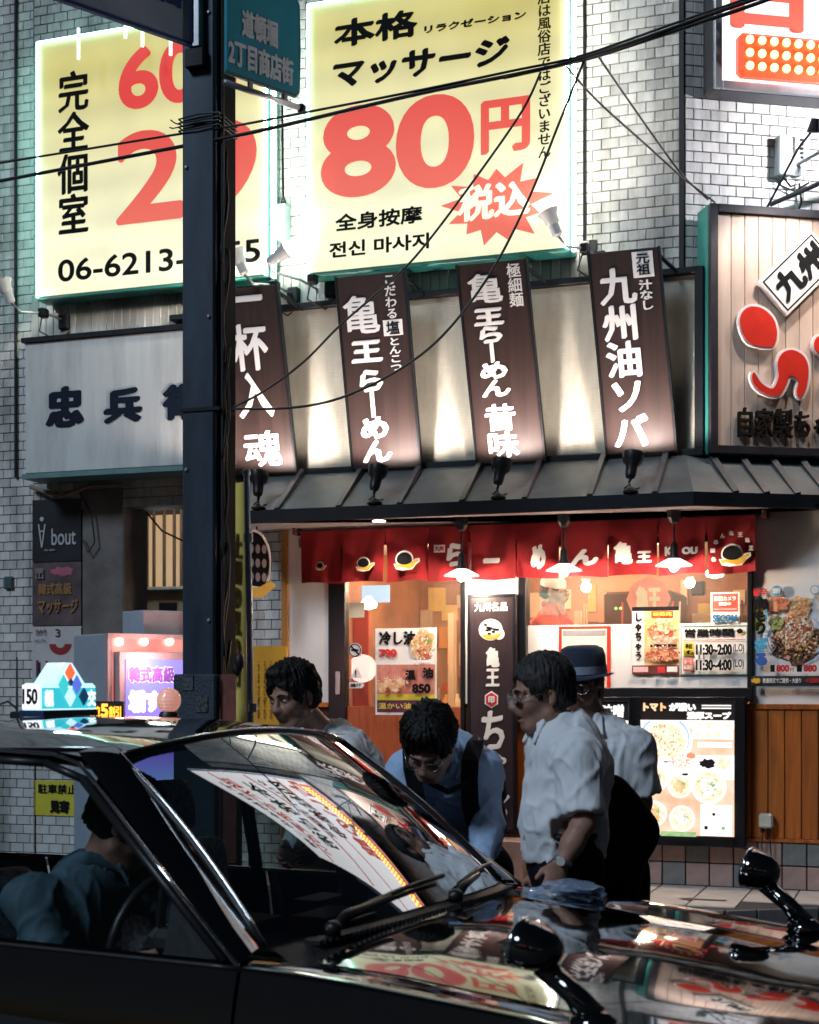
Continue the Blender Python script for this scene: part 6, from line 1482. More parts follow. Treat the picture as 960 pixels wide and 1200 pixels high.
t.part('sign_front', ysh([(-.165, .025), (.165, .025), (.165, .090), (-.165, .090)], fx, fx + .003), cyan_l)
def dia(cy, cz, r_, m, k): t.part('diamond', ysh([(cy - r_, cz), (cy, cz - r_), (cy + r_, cz), (cy, cz + r_)], fx + .003, fx + .006 + k * .001), m)
dia(.0, .138, .031, emat('diamond_orange', (1, .16, .05), .85), 0); dia(.042, .100, .031, emat('diamond_violet', (.12, .20, .85), .7), 1); dia(-.042, .100, .031, emat('diamond_teal', (.05, .62, .62), .8), 2); dia(0, .062, .031, body_l, 3)
dia(.084, .062, .028, emat('diamond_navy', (.01, .06, .16), .5), 4); dia(-.0, .108, .012, MATS['diamond_navy'], 5)
def tyz(s_, y0, z0, y1, z1, x, m, bd, nm='lettering'):
    mb = MB().text(s_, y0, z0, y1, z1, 0, bd); mb.v = [(x - q[1], rs_y + .76 * q[0], rs_z + q[2]) for q in mb.v]; t.part(nm, mb, m)
tyz('親', -.16, .03, -.105, .085, fx + .008, emat('roof_sign_letter', (.9, 1, 1), .95), .004); tyz('交', .105, .03, .16, .085, fx + .008, MATS['roof_sign_letter'], .003)
sd = MB().box(rs_x - .036, rs_x + .036, rs_y - .134, rs_y - .129, rs_z + .025, rs_z + .10, .004); t.part('number_plate', sd, emat('number_plate_lit', (.93, .93, 1), .95))
t.part('lettering', MB().text('150', rs_x - .031, rs_z + .038, rs_x + .031, rs_z + .088, rs_y - .136, .0022), black_ink)
t.light('sign_light', 'POINT', (rs_x + .0, rs_y, rs_z + .25), .8, (.6, .85, 1), .05)
rz_ = roof(-.02, .25)

LB = Frame(TX.w(-.385, .42, 1.465) - Vector((.095, 0, 0)), rz(0))

lt = Thing('led_notice', 'small black roof board with orange lit characters, right of the taxi roof sign', 'LED sign', LB, (0, 0, 0))
lt.part('board', MB().box(-.055, .062, 0, .03, 0, .066, .004), trim_blk)
led = emat('led_orange', (1, .36, .03), 2.2)
lt.part('lettering', MB().text('深夜', -.05, .014, -.014, .05, -.003, .0009), led); lt.part('lettering', MB().text('5', -.013, .012, .013, .058, -.003, .0025), led); lt.part('lettering', MB().text('割引', .015, .014, .056, .05, -.003, .0009), led)
GL = Frame(at(198, 838, 5.05), rz(0))
lt = Thing('crime_alert_lamp', 'round pinkish glass lamp on the taxi roof in front of the purple signboard', 'roof lamp', GL, (0, 0, 0))
lt.part('lamp_base', MB().lathe([(.034, -.012), (.034, .0), (.028, .012)], n=18), trim_blk, smooth=True, angle=40)
lt.part('globe', MB().ball((0, 0, .05), (.041, .041, .043), 22, 14), mat('globe_glass', (.75, .42, .36), .08, 0, .8, emit=(1, .45, .35), estr=.35, var=.2, coat=1), smooth=True)
mb = MB()
for k in range(7): mb.lathe([(.0405 * math.cos(R(-48 + 16 * k)) + .0012, .05 + .043 * math.sin(R(-48 + 16 * k)) - .0012), (.0405 * math.cos(R(-48 + 16 * k)) + .0022, .05 + .043 * math.sin(R(-48 + 16 * k)) + .0012)], n=22)
lt.part('globe_ridge', mb, MATS['globe_glass'], smooth=True, kind='stuff')
an = at(20, 838, 4.9)
ant = Thing('roof_antenna', 'thin black aerial with a short cable, left of the taxi roof sign', 'aerial', Frame(an, rz(0)), (0, 0, 0))
ant.part('foot', MB().box(-.02, .02, -.02, .02, -.02, .012, .006), trim_blk); ant.part('rod', MB().tube([(0, 0, .01), (.0, 0, .19)], [.005, .003], 6), trim_blk)
ant.part('cable', MB().tube([(0, 0, .02), (-.03, 0, .045), (-.07, .0, .03), (-.14, 0, -.01)], .004, 5), trim_blk, smooth=True)
# ------------------------------------------------------------------ people
skin_d = mat('skin', (.36, .19, .135), .5, var=.10, scale=30, bump=.12, bscale=120)
lip_m = mat('lips', (.33, .12, .10), .45)
hair_blk = mat('black_hair', (.007, .006, .006), .5, spec=.25, var=.4, scale=60, stretch=(1, 1, .25), bump=.5, bscale=140)
hair_gry = mat('greying_hair', (.018, .015, .015), .5, spec=.25, var=.5, scale=70, stretch=(1, 1, .25), bump=.5, bscale=140, col2=(.055, .05, .05), contrast=.1)
eye_w = mat('eye_white', (.55, .52, .5), .2); eye_b = mat('eye_iris', (.012, .008, .006), .15)
shirt_w = mat('white_shirt', (.80, .81, .84), .75, var=.04, scale=4, bump=.9, bscale=16, stretch=(1, 1, .3))
shirt_b = mat('light_blue_shirt', (.40, .55, .80), .75, var=.06, scale=5, bump=.9, bscale=16, stretch=(1, 1, .3))
trouser = mat('dark_trousers', (.008, .009, .014), .9, spec=.15, var=.2, bump=.1)
leather = mat('black_leather', (.008, .008, .008), .5, spec=.3, bump=.2)
def V3(p): return np.array([p[0], p[1], p[2]], float)
class Head:
    def __init__(s, c, f, pitch=0, roll=0, size=1.0):
        yaw = math.atan2(f[1], f[0]) + math.pi / 2
        s.M = Matrix.Rotation(yaw, 3, 'Z') @ Matrix.Rotation(pitch, 3, 'X') @ Matrix.Rotation(roll, 3, 'Y'); s.c = Vector(c); s.k = size
    def p(s, x, y, z): return V3(s.c + s.M @ (Vector((x, y, z)) * s.k))
    def m(s): return [[s.M[i][j] for j in range(3)] for i in range(3)]
    def m4(s): return Matrix.Translation(s.c) @ s.M.to_4x4() @ Matrix.Scale(s.k, 4)
def sdf_head(b, H, mouth=0, jaw=1.0, nose=1.0):
    k = H.k; E = lambda c, r, kk=.02, op='add': b.ell(H.p(*c), [q * k for q in r], H.m(), kk, op)
    Cn = lambda a, c, ra, rb, kk=.012, op='add', flat=None: b.cone(H.p(*a), H.p(*c), ra * k, rb * k, kk, op, flat)
    E((0, .016, .036), (.074, .094, .086)); E((0, -.030, -.040), (.056 * jaw, .060, .074), .03); E((0, -.050, -.098), (.030 * jaw, .028, .024), .025)
    for s in (-1, 1):
        E((s * .036, -.058, -.028), (.024, .026, .026), .02); Cn((s * .052 * jaw, -.0, -.07), (s * .02, -.06, -.105), .02, .016, .025)
        E((s * .031, -.098, .000), (.019, .018, .012), .012, 'sub')
        E((s * .031, -.074, .0005), (.0145, .0135, .0125), .004)
        Cn((s * .012, -.088, .021), (s * .044, -.076, .019), .009, .008, .012)
        E((s * .012, -.098 - .004 * nose, -.033), (.009, .010, .008), .008)
        E((s * .076, .014, -.008), (.008, .017, .031), .006); E((s * .081, .006, -.010), (.005, .008, .018), .004, 'sub'); E((s * .075, .006, -.034), (.006, .009, .010), .005)
    Cn((0, -.086, .012), (0, -.104 - .006 * nose, -.030), .008, .0125, .012); E((0, -.092, -.052), (.024, .012, .02), .02)
    if mouth: E((0, -.100, -.068), (.020, .018, .009), .005, 'sub'); Cn((-.019, -.088, -.059), (.019, -.088, -.059), .005, .005, .006); Cn((-.017, -.084, -.080), (.017, -.084, -.080), .006, .006, .006)
    else: Cn((-.020, -.087, -.064), (.020, -.087, -.064), .0052, .0052, .006); Cn((-.016, -.086, -.073), (.016, -.086, -.073), .0058, .0058, .006); E((0, -.099, -.0685), (.021, .006, .0016), .003, 'sub')
def sdf_hand(b, w, d, n, side, curl=.35, k=1.0, spread=1.0):
    w, d, n, s = [V3(q) for q in (w, d, n, side)]; d = d / np.linalg.norm(d); n = n - d * (n @ d); n = n / np.linalg.norm(n); s = s - d * (s @ d) - n * (s @ n); s = s / np.linalg.norm(s)
    b.cone(w, w + d * .06 * k, .026 * k, .036 * k, .02, flat=(n, .42)); b.cone(w + d * .04 * k, w + d * .08 * k, .036 * k, .034 * k, .015, flat=(n, .36))
    for i, (off, L) in enumerate(((-.028, .068), (-.0095, .078), (.0095, .073), (.027, .058))):
        p = w + d * (.082 - .004 * abs(i - 1.4)) * k + s * off * k; a = curl * (.6 + .14 * i) ; dirn = d * math.cos(a) + n * math.sin(a) + s * off * 2.4 * spread
        for j, fr in enumerate((.45, .30, .25)):
            q = p + dirn / np.linalg.norm(dirn) * L * fr * k; b.cone(p, q, (.0095 - .0008 * j) * k, (.0088 - .0009 * j) * k, .004 if j == 0 else .003); p = q
            a += curl * 1.3; dirn = d * math.cos(a) + n * math.sin(a) + s * off * 1.2 * spread
    p = w + d * .022 * k - s * .026 * k; q = p + (d * .6 - s * .55 + n * .35) * .036 * k; r_ = q + (d * .9 - s * .18 + n * .4) * .032 * k
    b.cone(p, q, .015 * k, .0115 * k, .012); b.cone(q, r_, .0112 * k, .009 * k, .004)
def bbox(pts, m):
    P = np.array([V3(p) for p in pts]); return P.min(0) - m, P.max(0) + m
class Person:
    def __init__(s, label, J, H, f, mouth=0, long_sleeve=False, group=None, hands=True, fingers=None, name='person', shirt=None, hair=None, hat=False, belly=0.0, legs=True, skin=None, chest_r=.145, glasses=False, hairspec=None, jaw=1.0, trousers=None):
        s.J = {k: V3(v) for k, v in J.items()}; J = s.J; s.H = H; f = V3((f[0], f[1], 0)); f /= np.linalg.norm(f); lft = V3((-f[1], f[0], 0)); s.f, s.l = f, lft
        base = V3((J['pelvis'][0], J['pelvis'][1], 0)) if legs else V3(J['pelvis'])
        s.o = bpy.data.objects.new(name, None); s.o.empty_display_size = .2; COL.objects.link(s.o); s.o.location = base; s.base = base; props(s.o, label, 'person', group)
        skin = skin or skin_d; shirt = shirt or shirt_w
        pts = [J[k] for k in J] + [H.p(0, 0, .13), H.p(0, -.12, 0), H.p(0, .13, 0), H.p(.1, 0, 0), H.p(-.1, 0, 0)]
        lo, hi = bbox(pts, .13); b = Body(lo, hi, .0058)
        sdf_head(b, H, mouth, jaw)
        nb, nk = J['neck'], H.p(0, .022, -.055)
        b.cone(nk, nb, .054, .058, .025); up = (J['neck'] - J['pelvis']); up /= np.linalg.norm(up); s.up = up
        ch = J['chest']; cr = chest_r
        tor = [(J['pelvis'], .125), (ch * .45 + J['pelvis'] * .55, .115 + belly * .5), (ch, cr - .025), (nb - up * .06, .085)]
        for (a, ra), (c, rb_) in zip(tor, tor[1:]): b.cone(a, c, ra, rb_, .05, flat=(f, .72))
        for q in 'LR':
            if 'sh' + q not in J: continue
            sh, el, wr = J['sh' + q], J['el' + q], J['wr' + q]
            b.cone(nb - up * .05, sh, .055, .052, .04); b.cone(sh, el, .048, .038, .03); b.cone(el, el * .55 + wr * .45, .038, .036, .02); b.cone(el * .55 + wr * .45, wr, .036, .025, .02)
            if hands:
                d = wr - el; d /= np.linalg.norm(d); hd = J.get('hd' + q, None); hd = d if hd is None else hd - wr
                sgn = 1 if q == 'L' else -1
                n = -lft * sgn if abs(hd @ lft) < .8 * np.linalg.norm(hd) else up
                sdf_hand(b, wr, hd, n, -f, .38)
        if legs:
            for q in 'LR':
                hp, kn, an = J['hip' + q], J['kn' + q], J['an' + q]; b.cone(hp, kn, .078, .055, .04); b.cone(kn, an, .052, .038, .02); b.cone(an, an + f * .13 - V3((0, 0, .05)), .038, .028, .02)
        s.add('body', body_mesh('body', b, skin, base))
        # shirt
        lo, hi = bbox([J[k] for k in J if k[:2] not in ('kn', 'an', 'hd')], .22); c = Body(lo, hi, .0072)
        pv = J['pelvis']
        fr = .72 if belly < .01 else .86
        T = [(pv - up * .04, cr - .005 + belly), (pv * .65 + ch * .35 + f * (belly * .8), cr - .004 + belly * 1.1), (ch, cr + .010), (ch * .45 + nb * .55, cr - .01), (nb - up * .055, .088)]
        for (a, ra), (d_, rb_) in zip(T, T[1:]): c.cone(a, d_, ra, rb_, .05, flat=(f, fr))
        c.cone(nb - up * .05, nb + (H.p(0, .01, -.07) - nb) * .35, .078, .062, .02)
        cuffs = []
        for q in 'LR':
            if 'sh' + q not in J: continue
            sh, el, wr = J['sh' + q], J['el' + q], J['wr' + q]
            c.cone(nb - up * .07, sh, .075, .068, .05); 
            if long_sleeve: c.cone(sh, el, .068, .056, .03); c.cone(el, wr - (wr - el) * .06, .056, .040, .02)
            else:
                e = sh + (el - sh) * .86; c.cone(sh, e, .069, .074, .03); d = el - sh; d = d / np.linalg.norm(d); cuffs.append((e - d * .0, d))
        for e, d in cuffs: c.cut_local(e, d, e + d * .05, .12)
        # neck opening
        nd = H.p(0, .01, -.06) - nb; nd /= np.linalg.norm(nd)
        c.cone(nb - nd * .03, nb + nd * .14, .056, .060, .006, 'sub'); c.cone(nb + nd * .02 + f * .06, nb - up * .05 + f * .085, .032, .012, .01, 'sub')
        c.cut_local(nb + nd * .045, nd, nb + nd * .09, .11)
        hem = pv - up * .045; c.cut_local(hem, -up, hem - up * .1, .30)
        def fold(Vv, N):
            a = vnoise(Vv, (8, 8, 5), 1); w2 = 1 - np.abs(vnoise(Vv @ np.array([[.7, 0, -.7], [0, 1, 0], [.7, 0, .7]]) + a[:, None] * .04, (19, 19, 5), 12)) * 2; r_ = 1 - np.abs(vnoise(Vv + a[:, None] * .05, (13, 13, 7), 5)) * 2; t_ = 1 - np.abs(vnoise(Vv @ np.array([[.8, 0, .6], [0, 1, 0], [-.6, 0, .8]]), (26, 26, 7), 9)) * 2
            c1 = np.exp(-(vnoise(Vv @ np.array([[.86, 0, .5], [0, 1, 0], [-.5, 0, .86]]) + a[:, None] * .05, (17, 17, 3.4), 21) / .16) ** 2)
            c2 = np.exp(-(vnoise(Vv @ np.array([[.6, 0, -.8], [0, 1, 0], [.8, 0, .6]]) + a[:, None] * .05, (15, 15, 4.0), 31) / .16) ** 2)
            c3 = np.exp(-(vnoise(Vv + a[:, None] * .03, (30, 30, 5), 41) / .2) ** 2)
            return .0035 * r_ + .0060 * c1 + .0052 * c2 + .0035 * c3 + .003 * a - .004
        s.shirt = s.add('shirt', body_mesh('shirt', c, shirt, base, fold))
        # collar wings
        for sg in (-1, 1):
            cc = Body(*bbox([nb + nd * .02, nb + f * .1 - up * .06], .12), .006)
            q0 = nb + nd * .052 - f * .045 + lft * sg * .062; q1 = nb + nd * .030 + f * .055 + lft * sg * .040; q2 = nb - up * .030 + f * .105 + lft * sg * .055
            cc.cone(q0, q1, .024, .024, .01, flat=(lft, .35)); cc.cone(q1, q2, .025, .012, .01, flat=(f, .4))
            s.add('collar', body_mesh('collar', cc, shirt, base))
        if legs:
            lo, hi = bbox([J[k] for k in J if k[:2] in ('kn', 'an', 'hi')] + [pv + up * .08], .17); t = Body(lo, hi, .012)
            t.cone(pv + up * .05, pv - up * .03, cr - .025 + belly * .8, .130 + belly * .3, .04, flat=(f, .84 if belly < .01 else .95))
            for q in 'LR':
                hp, kn, an = J['hip' + q], J['kn' + q], J['an' + q]; t.cone(hp, kn, .098, .075, .05); t.cone(kn, an + V3((0, 0, .02)), .074, .062, .02)
            t.cut(pv + up * .045, up)
            s.add('trousers', body_mesh('trousers', t, trousers or trouser, base, lambda Vv, N: .006 * vnoise(Vv, (12, 12, 6), 4)))
            for q in 'LR':
                an = J['an' + q]; sh = Body(*bbox([an, an + f * .2 - V3((0, 0, .09))], .08), .009); g = V3((an[0], an[1], .035))
                sh.cone(g - f * .04, g + f * .15, .045, .040, .02, flat=((0, 0, 1), .8)); sh.cone(g, an - V3((0, 0, .02)), .042, .044, .02); sh.cut((0, 0, .003), (0, 0, -1))
                s.add('shoe', body_mesh('shoe', sh, leather, base))
            bl = MB(); ring = []
            for k_ in range(33):
                a = 2 * math.pi * k_ / 32; rr_ = cr - .018 + belly * .8; ring.append(tuple(pv + up * .042 + f * math.cos(a) * rr_ * (.84 if belly < .01 else .95) + lft * math.sin(a) * rr_ - base))
            o = s.add('belt', MB().tube(ring, .015, 6).mesh('belt', leather, True))
            bk = pv + up * .042 + f * (cr - .006 + belly * .8) * (.84 if belly < .01 else .95) - base
            mm = MB().box(-.022, .022, -.006, .012, -.016, .016, .004).xf(Matrix.Translation(bk) @ Matrix.Rotation(math.atan2(f[1], f[0]) + math.pi / 2, 4, 'Z')); s.add('buckle', mm.mesh('buckle', steel), parent=o)
        # face pieces
        m4 = H.m4()
        def hp_(nm, mb, m, parent=None, sm=True): mb.xf(m4); mb.v = [tuple(np.array(q) - base) for q in mb.v]; return s.add(nm, mb.mesh(nm, m, sm), parent=parent)
        for sg in (-1, 1):
            e = hp_('eye', MB().ball((sg * .031, -.0765, .0005), (.0125, .0125, .0085), 12, 8), eye_w); hp_('iris', MB().ball((sg * .031 - .001, -.0855, .0), (.0052, .0042, .0052), 10, 6), eye_b, e)
            hp_('eyebrow', MB().tube([(sg * .014, -.0985, .021), (sg * .030, -.098, .027), (sg * .047, -.086, .022)], [.0028, .0040, .002], 6), hair or hair_blk)
        hp_('lips', MB().tube([(-.019, -.0885, -.0665), (-.008, -.0945, -.063), (0, -.0950, -.0640), (.008, -.0945, -.063), (.019, -.0885, -.0665)], [.001, .0035, .003, .0035, .001], 6), lip_m)
        if mouth: hp_('teeth', MB().box(-.014, .014, -.083, -.078, -.069, -.062, .001), white_ink, sm=False)
        # hair
        hs = hairspec or {}
        if hs is not None and not hs.get('none'):
            g = Body(*bbox([H.p(x, y, z) for x in (-.1, .1) for y in (-.11, .13) for z in (-.1, .15)], .03), .0046)
            th = hs.get('th', .014); k = H.k
            g.ell(H.p(0, .020, .042), [(.074 + th) * k, (.093 + th) * k, (.084 + th * 1.1) * k], H.m(), .01)
            g.ell(H.p(0, .052, -.015), [(.068 + th * .6) * k, (.060 + th * .5) * k, (.075) * k], H.m(), .02)
            for (x, y, z, rx, ry, rz__) in hs.get('tufts', ()): g.ell(H.p(x, y, z), [rx, ry, rz__], H.m(), .015)
            g.ell(H.p(0, -.088 + hs.get('fringe_y', 0), -.026 + hs.get('fringe', 0)), [.068 * k, .062 * k, .088 * k], H.m(), .012, 'sub')
            for sg in (-1, 1): g.ell(H.p(sg * .082, -.006, -.024), [.026 * k, .036 * k, .044 * k], H.m(), .008, 'sub')
            g.cut(H.p(0, .0, -.075 + hs.get('nape', 0)), [-q for q in (H.M @ Vector((0, -.25, 1)))])
            Rm = np.array(H.m())
            def hair_d(Vv, N):
                q = (Vv - V3(H.c)) @ Rm; ang = np.arctan2(q[:, 0], q[:, 1] + 1e-6)
                st = np.stack([ang * 2.0 + q[:, 2] * 3, q[:, 2] * 8, q[:, 1] * 6], 1)
                return hs.get('amp', .006) * (vnoise(st, (7, 1.2, 1.6), 3) + .6 * vnoise(st, (17, 2.2, 3), 7) + .35 * vnoise(Vv, (90, 90, 90), 2))
            s.add('hair', body_mesh('hair', g, hair or hair_blk, base, hair_d))
        if glasses:
            gm = mat('glasses_frame', (.35, .33, .34), .2, .9)
            fr_o = None
            for sg in (-1, 1):
                rg_ = [(sg * .033 + .024 * math.cos(a), -.1085 + .006 * abs(math.cos(a)), -.001 + .017 * math.sin(a)) for a in [2 * math.pi * i / 20 for i in range(21)]]
                o_ = hp_('glasses', MB().tube(rg_, .0014, 5), gm) if fr_o is None else hp_('rim', MB().tube(rg_, .0014, 5), gm, fr_o); fr_o = fr_o or o_
                hp_('lens', MB().add(rg_[:-1], [tuple(range(20))]), glass('spectacle_lens', (.95, .95, .98), 0, 1.6, 2.0), fr_o)
                hp_('temple', MB().tube([(sg * .057, -.103, .002), (sg * .076, -.05, .004), (sg * .080, .012, .002)], .0014, 5), gm, fr_o)
            hp_('bridge', MB().tube([(-.010, -.110, .002), (0, -.112, .005), (.010, -.110, .002)], .0014, 5), gm, fr_o)
        s.hp = hp_
    def add(s, nm, me, parent=None):
        o = bpy.data.objects.new(nm, me); COL.objects.link(o); o.parent = parent or s.o; return o
def joints(d, **k): return {n: V3(at(p[0], p[1], d + (p[2] if len(p) > 2 else 0))) for n, p in k.items()}
def legs(J, f, dx=.09, bend=.0, sp=0):
    l = V3((-f[1], f[0], 0)); l /= np.linalg.norm(l); ff = V3((f[0], f[1], 0)); p = J['pelvis']
    for q, sg in (('L', 1), ('R', -1)):
        J['hip' + q] = p + l * sg * dx - V3((0, 0, .06)); J['kn' + q] = V3((p[0], p[1], .47)) + l * sg * (dx + .02) + ff * (bend + sp * sg); J['an' + q] = V3((p[0], p[1], .085)) + l * sg * (dx + .03) + ff * sp * sg * 1.6
    return J
# A: man with greying hair and glasses, side on
f = (-.97, -.24); d = 5.05
J = joints(d, pelvis=(662, 992), chest=(668, 905, .0), neck=(654, 858), shL=(678, 888, -.15), shR=(652, 882, .15), elL=(683, 966, -.21), wrL=(656, 1016, -.24), elR=(645, 968, .18), wrR=(628, 1030, .10), hdL=(648, 1040, -.30))
A = Person('man with greying hair and glasses in a white short sleeved shirt, laughing in profile', legs(J, f, sp=.05), Head(at(634, 813, d), f, R(9)), f, mouth=1, belly=.018, chest_r=.140, hair=hair_gry, glasses=True,
           hairspec=dict(th=.016, amp=.006, nape=.0, fringe=.004, tufts=((0, .06, .06, .07, .06, .07),)))
wr, el = A.J['wrL'], A.J['elL']; dd = (wr - el) / np.linalg.norm(wr - el)
M_ = Matrix.Translation(Vector(wr - dd * .02 - A.base)) @ Vector(dd).to_track_quat('Z', 'Y').to_matrix().to_4x4()
w_ = A.add('watch', MB().lathe([(.0315, -.009), (.034, -.007), (.034, .007), (.0315, .009)], n=20).xf(M_).mesh('watch', steel, True))
A.add('watch_face', MB().lathe([(.0, .037), (.014, .037), (.016, .033), (.016, .028)], axis=Vector((M_.inverted().to_3x3() @ Vector((-.25, -.95, .1)))), n=14).xf(M_).mesh('watch_face', mat('watch_dial', (.5, .48, .44), .3)), parent=w_)
def ring_at(c, d, r_, th):
    d = Vector(d); u = d.orthogonal().normalized(); w = d.cross(u)
    return [tuple(Vector(c) + (u * math.cos(a) + w * math.sin(a)) * r_) for a in [2 * math.pi * i / 24 for i in range(25)]]
# B: man in a hat behind him
f2 = (-.45, -.89); d = 5.7
J = joints(d, pelvis=(705, 1000), chest=(706, 910), neck=(699, 850), shL=(744, 876, -.05), shR=(664, 880, .05), elL=(752, 940, -.03), wrL=(748, 992, -.10), elR=(655, 950, .1), wrR=(660, 1005, .0), hdL=(741, 1014, -.14))
hb = Head(at(682, 806, d - .02), (-.42, -.91), R(4))
B = Person('older man in a dark blue hat and glasses behind the laughing man', legs(J, f2, sp=.04), hb, f2, mouth=0, hair=hair_gry, glasses=True, hairspec=dict(th=.004, amp=.002, nape=.02), jaw=.92)
felt = mat('dark_blue_felt', (.022, .030, .060), .85, var=.15, sheen=.3, bump=.2, bscale=120); band_m = mat('grey_hat_band', (.30, .33, .42), .7, bump=.2)
ht = Thing('hat', 'dark blue brimmed hat with a grey band on the older man', 'hat', Frame(hb.c, hb.M))
def hat_ring(rx, ry, z, n=36, dip=0.0): return [(rx * math.cos(a), .012 + ry * math.sin(a), z + dip * math.cos(a) ** 2 - dip * .6 * (1 if math.sin(a) < 0 else .2) * abs(math.sin(a))) for a in [2 * math.pi * i / n for i in range(n)]]
rings = [hat_ring(.118, .138, .040, dip=.012), hat_ring(.117, .137, .044, dip=.012), hat_ring(.105, .124, .048, dip=.006), hat_ring(.090, .110, .052), hat_ring(.088, .108, .085), hat_ring(.087, .104, .120), hat_ring(.078, .094, .148), hat_ring(.055, .072, .160), hat_ring(.030, .05, .150), hat_ring(.006, .01, .146)]
mb = MB(); n = 36; mb.v = [p for r_ in rings for p in r_]; mb.f = [(i * n + k, i * n + (k + 1) % n, (i + 1) * n + (k + 1) % n, (i + 1) * n + k) for i in range(len(rings) - 1) for k in range(n)]
br = [hat_ring(.118, .138, .038, dip=.012), hat_ring(.088, .105, .046)]; mb2 = MB(); mb2.v = [p for r_ in br for p in r_]; mb2.f = [(k, (k + 1) % n, n + (k + 1) % n, n + k) for k in range(n)]
ht.part('crown', mb, felt, smooth=True); ht.part('brim_underside', mb2, felt, smooth=True)
br = [hat_ring(.0925, .1125, .054), hat_ring(.0905, .1105, .084)]; mb2 = MB(); mb2.v = [p for r_ in br for p in r_]; mb2.f = [(k, (k + 1) % n, n + (k + 1) % n, n + k) for k in range(n)]
ht.part('hat_band', mb2, band_m, smooth=True)
# shoulder bag between the two men
bg_ = Body(*bbox([at(690, 900, 5.3), at(768, 1060, 5.5)], .15), .010)
for a, c, r1, r2 in (((716, 925), (742, 972), .045, .075), ((742, 972), (718, 1030), .085, .085), ((716, 925), (704, 1030), .05, .085), ((725, 950), (715, 1035), .08, .095)):
    bg_.cone(at(*a, 5.36), at(*c, 5.36), r1, r2, .05, flat=((.3, 1, 0), .6))
canvas_b = mat('black_nylon', (.006, .006, .008), .7, spec=.2, bump=.3, var=.3)
b0 = at(725, 1000, 5.36)
bag = Thing('shoulder_bag', 'large black shoulder bag hanging between the two men in white shirts', 'bag', Frame(b0, rz(0)))
me = body_mesh('bag_body', bg_, canvas_b, b0, lambda Vv, N: .008 * vnoise(Vv, (14, 14, 8), 3)); o = bpy.data.objects.new('bag_body', me); COL.objects.link(o); o.parent = bag.o
L0 = lambda *p: Vector(at(*p)) - Vector(b0)
bag.part('strap', MB().tube([L0(718, 930, 5.33), L0(712, 900, 5.30), L0(702, 880, 5.26), L0(688, 862, 5.2), L0(672, 852, 5.16)], [.012, .013, .016, .018, .018], 6), canvas_b, smooth=True)
bag.part('strap_ring', MB().tube([L0(719 + 4 * math.cos(a), 916 + 7 * math.sin(a), 5.315) for a in [2 * math.pi * i / 14 for i in range(15)]], .004, 5), dark_metal, smooth=True)
bag.part('strap_clip', MB().tube([L0(716, 908, 5.31), L0(722, 926, 5.32)], .008, 6), dark_metal, smooth=True)
# C: man bending forward over the bonnet
f3 = (-.12, -.99); d = 5.35
J = joints(d, pelvis=(545, 1000, .42), chest=(528, 915, .12), neck=(518, 884, -.06), shL=(566, 902, .02), shR=(476, 905, .0), elL=(573, 965, -.05), wrL=(562, 1012, -.22), elR=(463, 968, -.08), wrR=(478, 1015, -.24))
hc = Head(at(503, 872, 5.08), (-.28, -.96), R(44), R(5))
Cc = Person('man in a light blue shirt bending forward over the taxi bonnet with a backpack', legs(J, f3), hc, f3, long_sleeve=True, shirt=shirt_b, glasses=True, hairspec=dict(th=.022, amp=.010, fringe=-.004, fringe_y=-.006, nape=.0, tufts=((0, -.03, .10, .07, .06, .03),)))
nyl = canvas_b; c0_ = V3(J['chest'])
bp = Thing('backpack', 'black backpack worn by the bending man in the light blue shirt', 'backpack', Frame(at(550, 900, 5.62), rz(0)))
bo = Vector(bp.o.matrix_world.translation); Lb_ = lambda *p: Vector(at(*p)) - bo
bb = Body(*bbox([at(510, 860, 5.45), at(600, 1000, 5.95)], .15), .011)
bb.cone(at(545, 905, 5.66), at(556, 968, 5.88), .12, .13, .05, flat=((0, .8, .6), .62)); bb.cone(at(572, 898, 5.62), at(580, 930, 5.7), .05, .05, .03)
me = body_mesh('pack_body', bb, nyl, bo, lambda Vv, N: .007 * vnoise(Vv, (16, 16, 10), 6)); o = bpy.data.objects.new('pack_body', me); COL.objects.link(o); o.parent = bp.o
def surf_strap(nm, pts, r_, T=bp, LL=None, m=nyl, fl=.45):
    P = [LL(*p) for p in pts]; mb = MB(); rings = []
    for i, p in enumerate(P):
        tdir = (P[min(i + 1, len(P) - 1)] - P[max(i - 1, 0)]).normalized(); w = tdir.cross(Vector((0, -1, 0))).normalized() * r_; nn = tdir.cross(w).normalized() * r_ * .22
        rings.append([p + w + nn, p + w - nn, p - w - nn, p - w + nn])
    mb.v = [tuple(q) for g in rings for q in g]; mb.f = [(i * 4 + k, i * 4 + (k + 1) % 4, (i + 1) * 4 + (k + 1) % 4, (i + 1) * 4 + k) for i in range(len(P) - 1) for k in range(4)] + [(3, 2, 1, 0), tuple(range(len(P) * 4 - 4, len(P) * 4))]
    T.part(nm, mb, m)
surf_strap('shoulder_strap', [(562, 868, 5.42), (556, 875, 5.29), (551, 892, 5.215), (550, 915, 5.215), (551, 942, 5.25), (556, 965, 5.30)], .030, LL=Lb_)
surf_strap('shoulder_strap', [(484, 872, 5.42), (481, 880, 5.29), (482, 900, 5.215), (488, 930, 5.23), (494, 955, 5.26)], .028, LL=Lb_)
surf_strap('chest_strap', [(486, 905, 5.20), (505, 918, 5.165), (525, 928, 5.17), (548, 918, 5.20)], .010, LL=Lb_)
bp.part('strap_buckle', MB().box(-.02, .02, -.012, .0, -.014, .014, .004).xf(Matrix.Translation(Lb_(560, 872, 5.32))), dark_metal)
